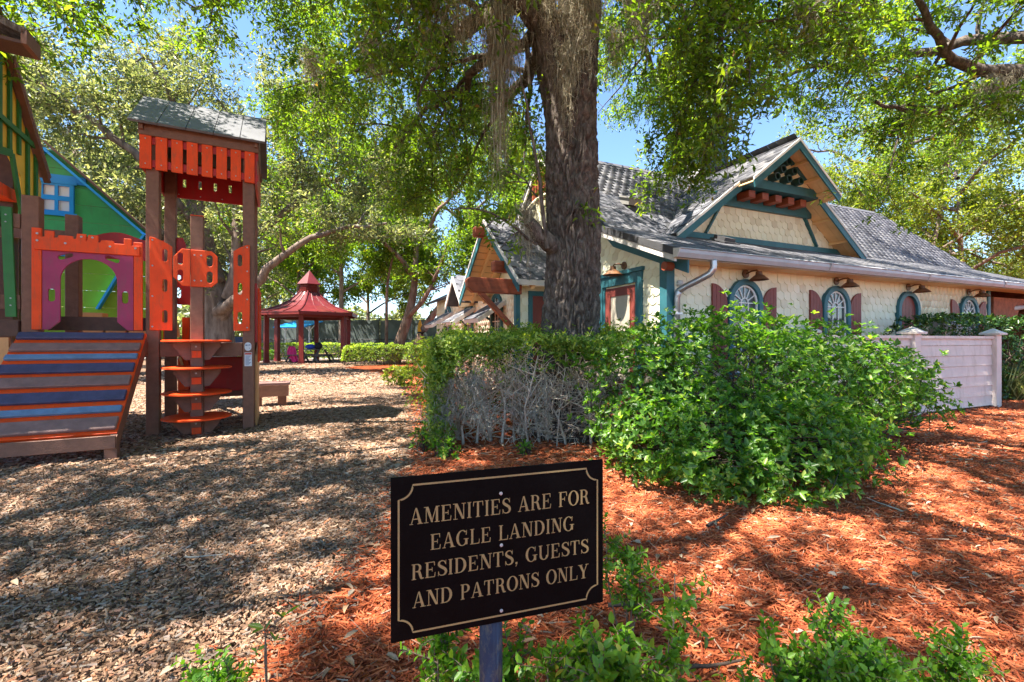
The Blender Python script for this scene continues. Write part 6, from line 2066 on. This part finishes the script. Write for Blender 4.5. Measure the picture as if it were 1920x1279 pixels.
# pale grass clump by the fence end
gc = thing('grass_clump', 'pale arching grass clump beside the end of the board fence', 'grass clump', (10.2, 9.3, 0))
n = 700
P = np.c_[rng.normal(size=n) * .35, rng.normal(size=n) * .2, np.zeros(n)]
D = unit(np.c_[rng.normal(size=n) * .55, rng.normal(size=n) * .4, np.ones(n)])
leaves('blades', gc, 'paleleaf', P, D, rnd_unit(n), rng.uniform(.4, .95, n), np.full(n, .02), True, .1)

# small yellow-green shrub on the chips, far weeds
def weed(name, label, loc, r, h, n, ln, mat, m=5, wr=.45, n_ind=0, stem_n=20, quad=False, cat='plant', group=None):
    root = thing(name, label, cat, loc, 0, group)
    x, y, z = loc
    ell = [((x, y, h * .55), (r, r * .9, h * .5))]
    P, N = ell_points(ell, n, .7, .02)
    LP, LD, LN, LL_, LW = rosettes(P, N, m, ln, wr)
    leaves('foliage', root, mat, LP, LD, LN, LL_, LW, quad, .15, n_ind, loc)
    stems('stems', root, 'darktwig', [(x, y, 0)], P, stem_n, .005)
    return root


weed('low_shrub', 'small yellow-green shrub alone on the wood chips', (px(752, 725, 12.1).x, 12.1, 0), .48, .52, 170, .10, 'yellowleaf')
weed('seedling', 'little green seedling at the hedge foot near the sign', (px(835, 865, 4.6).x, 4.6, 0), .14, .20, 26, .07, 'boxleaf')
weed('seedling', 'little green seedling under the bare twigs', (px(985, 850, 4.8).x, 4.8, 0), .09, .16, 14, .06, 'boxleaf')
weed('seedling', 'small seedling at the corner of the bare hedge', (px(800, 800, 5.0).x, 4.95, 0), .16, .3, 30, .06, 'boxleaf')
tw_ = thing('vine_shoot', 'pale leafy shoot climbing the foot of the oak', 'vine', (0.55, 5.1, 0))
P = np.array([px(1045, 668, 5.05), px(1052, 650, 5.05), px(1075, 675, 5.02), px(1100, 672, 5.0), px(1060, 690, 5.05), px(1035, 690, 5.0), px(1095, 690, 5.0)])
LP, LD, LN, LL_, LW = rosettes(P, np.tile([0, -1., .6], (len(P), 1)), 5, .10, .5)
leaves('foliage', tw_, 'boxleaf', LP, LD, LN, LL_, LW, False, .15, 0, tw_.location)
bundle_tubes('stem', 'twig', tw_, [(resample([np.array((.5, 5.12, 0)), np.array(px(1050, 760, 5.1)), np.array(px(1060, 690, 5.06)), np.array(px(1060, 655, 5.04))], 8) - np.array(tw_.location), np.linspace(.008, .003, 8))], 5)


# boxwood-like plants in the near bed
def boxwood(label, loc, sprigs, n_ind, ln=0.025):
    """upright sprigs closely set with small round leaves"""
    root = thing('boxwood_plant', label, 'plant', loc, 0, 'young boxwood plants in the red mulch')
    b = np.array(loc)
    Ps, Ds, Ns, lines = [], [], [], []
    for (dx, dy, h, dens) in sprigs:
        tip = b + np.array([dx, dy, h])
        l = resample([b + (dx * .15, dy * .15, 0), b + (dx * .6, dy * .6, h * .35), b + (dx * .95, dy * .95, h * .7), tip], 10)
        lines.append((l - b, np.linspace(.0045, .0015, 10)))
        for s in range(int(dens * 2.2)):
            j = rng.integers(3, 9)
            q = l[j] + (l[j + 1] - l[j]) * rng.random()
            d = unit(rng.normal(size=(1, 3)) * (1, 1, .5) + np.array([[0, 0, .75]]))[0]
            tl = wander(q, d, rng.uniform(.05, .12), 4, .12)
            lines.append((tl - b, np.linspace(.002, .001, 5)))
            for k in range(13):
                f = (k + .5) / 13 * 4
                i = min(int(f), 3)
                p = tl[i] + (tl[i + 1] - tl[i]) * (f - i)
                ax = unit((tl[i + 1] - tl[i])[None])[0]
                a = k * 2.4 + rng.random()
                x_ = unit(np.cross(ax, [[.3, .5, .8]]))[0]
                y_ = np.cross(ax, x_)
                r_ = x_ * math.cos(a) + y_ * math.sin(a)
                Ps.append(p)
                Ds.append(r_ + ax * .75)
                Ns.append(ax - r_ * .5)
    P, D, N = map(np.array, (Ps, Ds, Ns))
    Ln_ = ln * rng.uniform(.65, 1.25, len(P))
    leaves('foliage', root, 'boxleaf', P, unit(D), unit(N), Ln_, Ln_ * .62, False, .12, n_ind, loc)
    bundle_tubes('stems', 'boxstem', root, lines, 5)['kind'] = 'stuff'
    return root


def fan(k, rx, ry, h0, h1, dens, x0=0, y0=0):
    return [(x0 + rng.normal() * rx, y0 + rng.normal() * ry, rng.uniform(h0, h1), dens) for _ in range(k)]


boxwood('bushy boxwood plant growing up against the lower corner of the sign', (0.22, 1.06, 0), fan(12, .050, .04, .35, .52, 16) + [(.17, .08, .46, 8), (.20, .12, .60, 11)], 200)
boxwood('wide low boxwood plant in the near mulch beyond the sign post', (1.02, 1.36, 0), fan(18, .17, .06, .16, .27, 14) + [(-.05, .04, .36, 9), (-.25, 0, .28, 8)], 200)
boxwood('boxwood plant in the bottom edge beneath the sign', (-0.14, 1.12, 0), fan(9, .09, .05, .34, .46, 11), 120)
boxwood('small boxwood sprig just past the edge of the sign', (0.44, 1.75, 0), fan(4, .035, .03, .33, .44, 7), 60)
boxwood('boxwood sprigs close to the blue sign post', (0.06, 1.16, 0), fan(6, .05, .04, .28, .42, 8), 60, .022)
boxwood('tiny boxwood shoots at the edge of the wood chips', (-0.98, 1.50, 0), fan(4, .07, .04, .05, .12, 4), 30)
sp = thing('sapling', 'thin bare sapling with a few leaves beside the sign', 'sapling', (-0.83, 1.55, 0))
P = np.array([(-.83, 1.53, .24), (-.80, 1.55, .19), (-.78, 1.56, .26), (-.86, 1.54, .15)])
LP, LD, LN, LL_, LW = rosettes(P, np.tile([0, 0, 1.], (len(P), 1)), 3, .045, .38)
leaves('foliage', sp, 'shrubleaf', LP, LD, LN, LL_, LW, False, .15, 0, sp.location)
bundle_tubes('stems', 'boxstem', sp, [(resample([np.array((-.83, 1.55, 0)), np.array((-.83, 1.54, .2)), p], 7) - np.array(sp.location), np.linspace(.003, .001, 7)) for p in P], 5)['kind'] = 'stuff'
# ================================================================ wood chips and shredded mulch
def shreds(name, label, mat, X, Y, Z, ln, wd, th, yaw, tilt):
    """small tent-shaped splinters"""
    n = len(X)
    d = np.c_[np.cos(yaw) * np.cos(tilt), np.sin(yaw) * np.cos(tilt), np.sin(tilt)]
    roll = rng.normal(size=n) * 0.35
    s0 = np.c_[-np.sin(yaw), np.cos(yaw), np.zeros(n)]
    u0 = np.cross(d, s0)
    u0 *= np.sign(u0[:, 2:3])
    s = s0 * np.cos(roll)[:, None] + u0 * np.sin(roll)[:, None]
    u = -s0 * np.sin(roll)[:, None] + u0 * np.cos(roll)[:, None]
    c = np.c_[X, Y, Z]
    a = c - d * (ln / 2)[:, None]
    b = c + d * (ln / 2)[:, None]
    S = s * (wd / 2)[:, None]
    U = u * th[:, None]
    e = (rng.uniform(.3, 1, n))[:, None]
    V = np.stack([a - S * e - U, a + U * .4, a + S * e - U, b - S - U, b + S * .2 + U, b + S * e - U], 1).reshape(-1, 3)
    base = np.array([(0, 3, 4, 1), (1, 4, 5, 2)])
    F = (base[None] + (np.arange(n) * 6)[:, None, None]).reshape(-1, 4)
    o = link(name, np_mesh(name, V, F), mat)
    return tag(o, label, 'mulch', kind='stuff')


def field(density, y0, y1, red, xmax=14.0):
    """random ground points that the view takes in, thinner with distance"""
    xs, ys = [], []
    y = y0
    while y < y1:
        dy = max(.1, y * .05)
        hw_ = min(1.16 * (y + dy) + .25, xmax)
        m = int(density * dy * 2 * hw_)
        xx = rng.uniform(-hw_, hw_, m)
        yy = rng.uniform(y, y + dy, m)
        ed = np.array([edge_x(q) for q in yy]) + rng.normal(size=m) * .10
        k = (xx > ed) if red else (xx < ed)
        xs.append(xx[k])
        ys.append(yy[k])
        y += dy
    return np.concatenate(xs), np.concatenate(ys)


def mound(x, y):
    return 0.012 * np.sin(x * 2.1 + .5) * np.sin(y * 1.7) + 0.008 * np.sin(x * 5.3 + y * 3.9)


X, Y = field(6200, 1.15, 4.2, False)
n = len(X)
shreds('wood_chips', 'weathered grey-brown wood chips covering the playground', 'chips', X, Y, .016 + mound(X, Y) + rng.uniform(0, .022, n), rng.gamma(4.0, .0060, n), rng.uniform(.0045, .012, n), rng.uniform(.002, .005, n), rng.normal(size=n) * 1.0 + .25, rng.normal(size=n) * .30)
X, Y = field(1150, 4.2, 12, False)
n = len(X)
shreds('wood_chips', 'brown wood chips farther off round the play tower', 'chips', X, Y, .018 + rng.uniform(0, .014, n), rng.gamma(5, .009, n), rng.uniform(.010, .022, n), rng.uniform(.003, .007, n), rng.normal(size=n) * .9 + .25, rng.normal(size=n) * .18)
X, Y = field(120, 12, 27, False)
n = len(X)
shreds('wood_chips', 'pale far wood chips before the gazebo', 'chips', X, Y, .018 + rng.uniform(0, .02, n), rng.gamma(6, .018, n), rng.uniform(.025, .05, n), rng.uniform(.004, .012, n), rng.uniform(0, 6.28, n), rng.normal(size=n) * .15)
X, Y = field(4300, 1.15, 4.4, True)
n = len(X)
shreds('red_mulch', 'red-dyed shredded mulch round the sign', 'redmulch', X, Y, .022 + mound(X, Y) + rng.uniform(0, .018, n), rng.gamma(4, .0105, n), rng.uniform(.003, .0075, n), rng.uniform(.0015, .0035, n), rng.normal(size=n) * .95 + .1, rng.normal(size=n) * .30)
X, Y = field(800, 4.4, 13, True, 13)
n = len(X)
shreds('red_mulch', 'red-dyed shredded mulch round the shrub and fence', 'redmulch', X, Y, .020 + rng.uniform(0, .016, n), rng.gamma(5, .016, n), rng.uniform(.008, .018, n), rng.uniform(.002, .006, n), rng.normal(size=n) * .8, rng.normal(size=n) * .2)
# dry leaves scattered over both
xa, ya = field(26, 1.3, 6, True)
xb, yb_ = field(16, 1.3, 6, False)
X, Y = np.r_[xa, xb], np.r_[ya, yb_]
n = len(X)
ang = rng.uniform(0, 6.28, n)
o = leaves('fallen_leaves', None, 'deadleaf', np.c_[X, Y, .045 + rng.uniform(0, .01, n)], np.c_[np.cos(ang), np.sin(ang), rng.normal(size=n) * .2], np.tile([0, 0, 1.], (n, 1)) + rng.normal(size=(n, 3)) * .3, rng.uniform(.035, .075, n), rng.uniform(.015, .03, n), False, .3)
tag(o, 'dry brown oak leaves scattered over the mulch', 'leaves', kind='stuff')


def stick(label, p, ang, ln, r, mat='darktwig'):
    q = np.array([math.cos(ang), math.sin(ang), .03])
    l = wander((0, 0, 0), q, ln, 6, .10)
    l[:, 2] = .045 + np.abs(l[:, 2]) * .4
    o = bundle_tubes('stick', mat, None, [(l, np.linspace(r, r * .5, 7))], 6)
    o.location = (p[0], p[1], 0)
    return tag(o, label, 'stick', 'sticks lying in the mulch')


stick('dark grey stick lying in front of the round shrub', (1.22, 2.86), .75, .24, .011)
stick('thin stick lying in the mulch beyond the wide boxwood', (2.65, 3.1), 1.8, .26, .006, 'twig')
stick('dark curved stick behind the sign corner plant', (.42, 2.0), .1, .34, .010)
stick('short pale stick in the middle of the red mulch', (1.72, 2.95), 2.7, .10, .009, 'twig')
stick('dark stick near the bottom of the red mulch', (.62, 1.62), .15, .22, .008)
stick('white twig lying among the wood chips', (-1.75, 2.45), -.1, .20, .005, 'lichen')

# ================================================================ the sign
SHt = 0.305
sg_ = thing('amenity_sign', 'black sign with gold lettering on a weathered blue post', 'sign', (-0.2231, 0.8415, 0), math.atan2(.1345, .4176))
SWd = 0.4387
k_ = SHt
ZS = 0.643
brd = box('board', 'signblack', sg_, 0, SWd, 0, 0.004, ZS, ZS + SHt, bevel=0.0012)
MB().tube([(0.199, 0.030, 0), (0.199, 0.030, ZS + SHt - .03)], 0.0235, 18).build('post', 'bluepost', sg_, smooth=True)
for a, b in ((.699, .837), (.702, .501), (.702, .076)):
    MB().lathe([(0.0034, -.0), (.0034, .0010), (.002, .0020)], 12).build('bolt', 'steel', brd)
    o = COL.objects[-1]
    o.rotation_euler = (R(90), 0, 0)
    o.location = (a * k_ * SWd / (1.452 * k_), -.0004, ZS + b * k_)
# border with notched corners
bx0, bx1, bz0, bz1, cr_ = .047, 1.405, .046, .946, .085
path = []
for (cx_, cz_, a0, a1) in ((bx0, bz0, 90, 0), (bx1, bz0, 180, 90), (bx1, bz1, 270, 180), (bx0, bz1, 360, 270)):
    path += arc(cx_, cz_, cr_, cr_, a0, a1, 8)
wv = .0115
outer, inner = [], []
m = len(path)
for i in range(m):
    p0, p1 = np.array(path[i - 1]), np.array(path[(i + 1) % m])
    t = p1 - p0
    t /= max(np.linalg.norm(t), 1e-9)
    nn = np.array([-t[1], t[0]])
    outer.append(np.array(path[i]) - nn * wv / 2)
    inner.append(np.array(path[i]) + nn * wv / 2)
KX = SWd / 1.452
V = [(p[0] * KX, -.0006, ZS + p[1] * k_) for p in outer] + [(p[0] * KX, -.0006, ZS + p[1] * k_) for p in inner]
MB().add(V, [(i, (i + 1) % m, m + (i + 1) % m, m + i) for i in range(m)]).build('border_line', 'gold', brd)

TK, TN, SFH, SO = .140, .052, .045, .070


def rect(x0, y0, x1, y1):
    return [(x0, y0), (x1, y0), (x1, y1), (x0, y1)]


def stemg(x, w=TK, top=True, bot=True, y0=0, y1=1):
    out = [rect(x, y0, x + w, y1)]
    if bot:
        out.append(rect(x - SO, 0, x + w + SO, SFH))
    if top:
        out.append(rect(x - SO, 1 - SFH, x + w + SO, 1))
    return out


def ringg(cx_, cy_, rx, ry, ix, iy, a0, a1, n=16):
    o = arc(cx_, cy_, rx, ry, a0, a1, n)
    q = arc(cx_, cy_, ix, iy, a0, a1, n)
    return [[o[i], o[i + 1], q[i + 1], q[i]] for i in range(n)]


def strokeg(pts, ws):
    P3 = resample([(*p, 0) for p in pts], 26)[:, :2]
    W_ = np.interp(np.linspace(0, 1, 26), np.linspace(0, 1, len(ws)), ws)
    t = unit(np.gradient(P3, axis=0))
    nn = np.c_[-t[:, 1], t[:, 0]]
    a, b = P3 + nn * W_[:, None] / 2, P3 - nn * W_[:, None] / 2
    return [[tuple(a[i]), tuple(a[i + 1]), tuple(b[i + 1]), tuple(b[i])] for i in range(25)]


GL = {
    'I': (stemg(.10), .37),
    'L': (stemg(.10) + [rect(.26, 0, .66, TN), [(.60, 0), (.66, 0), (.68, .30), (.64, .30)]], .72),
    'E': (stemg(.10) + [rect(.26, 0, .66, TN), [(.60, 0), (.66, 0), (.69, .30), (.65, .30)], rect(.26, 1 - TN, .64, 1), [(.58, 1), (.64, 1), (.65, .74), (.61, .74)], rect(.26, .48, .50, .54), rect(.46, .37, .50, .65)], .76),
    'F': (stemg(.10) + [rect(.26, 1 - TN, .64, 1), [(.58, 1), (.64, 1), (.65, .70), (.61, .70)], rect(.26, .48, .50, .54), rect(.46, .37, .50, .65)], .70),
    'T': (stemg(.28, top=False) + [rect(.03, 1 - TN, .70, 1), [(.03, 1), (.09, 1), (.06, .70), (.02, .70)], [(.64, 1), (.70, 1), (.71, .70), (.67, .70)]], .76),
    'N': ([rect(.13, 0, .13 + TN, 1), rect(.03, 0, .30, SFH), rect(.0, 1 - SFH, .16, 1), [(.10, 1), (.30, 1), (.74, 0), (.60, 0)], rect(.68, 0, .74, 1), rect(.57, 1 - SFH, .85, 1)], .88),
    'M': ([rect(.12, 0, .12 + TN, 1), rect(.02, 0, .29, SFH), rect(.0, 1 - SFH, .14, 1), [(.10, 1), (.29, 1), (.58, .02), (.46, .02)], [(.82, 1), (.76, 1), (.46, .02), (.52, .02)], rect(.76, 0, .76 + TK, 1), rect(.68, 0, 1.0, SFH), rect(.84, 1 - SFH, 1.0, 1)], 1.04),
    'A': ([[(.08, 0), (.14, 0), (.43, 1), (.37, 1)], [(.37, 1), (.47, 1), (.78, 0), (.59, 0)], rect(.20, .29, .62, .35), rect(.0, 0, .23, SFH), rect(.50, 0, .86, SFH)], .87),
    'R': (stemg(.10) + ringg(.36, .74, .28, .26, .13, .20, -90, 90, 10) + [rect(.26, 1 - TN, .37, 1), rect(.26, .48, .37, .54)] + strokeg([(.38, .50), (.50, .46), (.58, .20), (.64, .05), (.78, .05)], [.09, .15, .16, .13, .05]), .80),
    'P': (stemg(.10) + ringg(.36, .72, .30, .28, .14, .22, -90, 90, 10) + [rect(.26, 1 - TN, .37, 1), rect(.26, .44, .37, .50)], .71),
    'D': (stemg(.10) + ringg(.36, .5, .44, .5, .26, .44, -90, 90, 14) + [rect(.26, 1 - TN, .37, 1), rect(.26, 0, .37, TN)], .86),
    'O': (ringg(.43, .5, .41, .52, .24, .465, 0, 360, 30), .86),
    'G': (ringg(.43, .5, .41, .52, .24, .465, 48, 318, 26) + [rect(.62, .06, .78, .42), rect(.53, .40, .87, .45), [(.66, .68), (.72, .68), (.74, 1.0), (.70, 1.0)]], .90),
    'S': (strokeg([(.55, .74), (.47, .92), (.30, .97), (.14, .88), (.13, .70), (.30, .56), (.50, .42), (.57, .24), (.48, .08), (.30, .03), (.14, .10), (.08, .28)], [.05, .06, .06, .11, .16, .18, .18, .16, .11, .06, .06, .05]) + [[(.53, .70), (.57, .70), (.58, 1.0), (.55, 1.0)], [(.06, 0), (.09, 0), (.10, .30), (.06, .30)]], .66),
    'U': (stemg(.10, bot=False, y0=.28) + ringg(.42, .30, .325, .32, .155, .255, 180, 360, 14) + [rect(.685, .29, .745, 1), rect(.60, 1 - SFH, .84, 1)], .88),
    'Y': ([[(.05, 1), (.25, 1), (.50, .44), (.34, .44)], [(.72, 1), (.66, 1), (.44, .44), (.50, .44)], rect(.335, 0, .50, .46), rect(.25, 0, .59, SFH), rect(-.02, 1 - SFH, .34, 1), rect(.57, 1 - SFH, .83, 1)], .80),
    ',': ([rect(.08, 0, .22, .13), [(.22, .06), (.17, .02), (.08, -.17), (.13, -.16)]], .30),
    ' ': ([], .42),
}
for txt, x0, x1, zb2, zt2 in (('AMENITIES ARE FOR', .112, 1.344, .703, .803), ('EAGLE LANDING', .238, 1.228, .533, .630), ('RESIDENTS, GUESTS', .122, 1.339, .364, .460), ('AND PATRONS ONLY', .130, 1.333, .192, .288)):
    tot = sum(GL[c][1] + .035 for c in txt) - .035
    sx = (x1 - x0) / tot
    szz = zt2 - zb2
    mb = MB()
    x = x0
    q = 0
    for c in txt:
        polys, w = GL[c]
        for pl in polys:
            q += 1
            d = -.0006 - .00002 * (q % 9)
            mb.add([((x + a * sx) * KX, d, ZS + (zb2 + b * szz) * k_) for a, b in pl], [tuple(range(len(pl)))])
        x += (w + .035) * sx
    mb.build('lettering', 'gold', brd, fix=False)
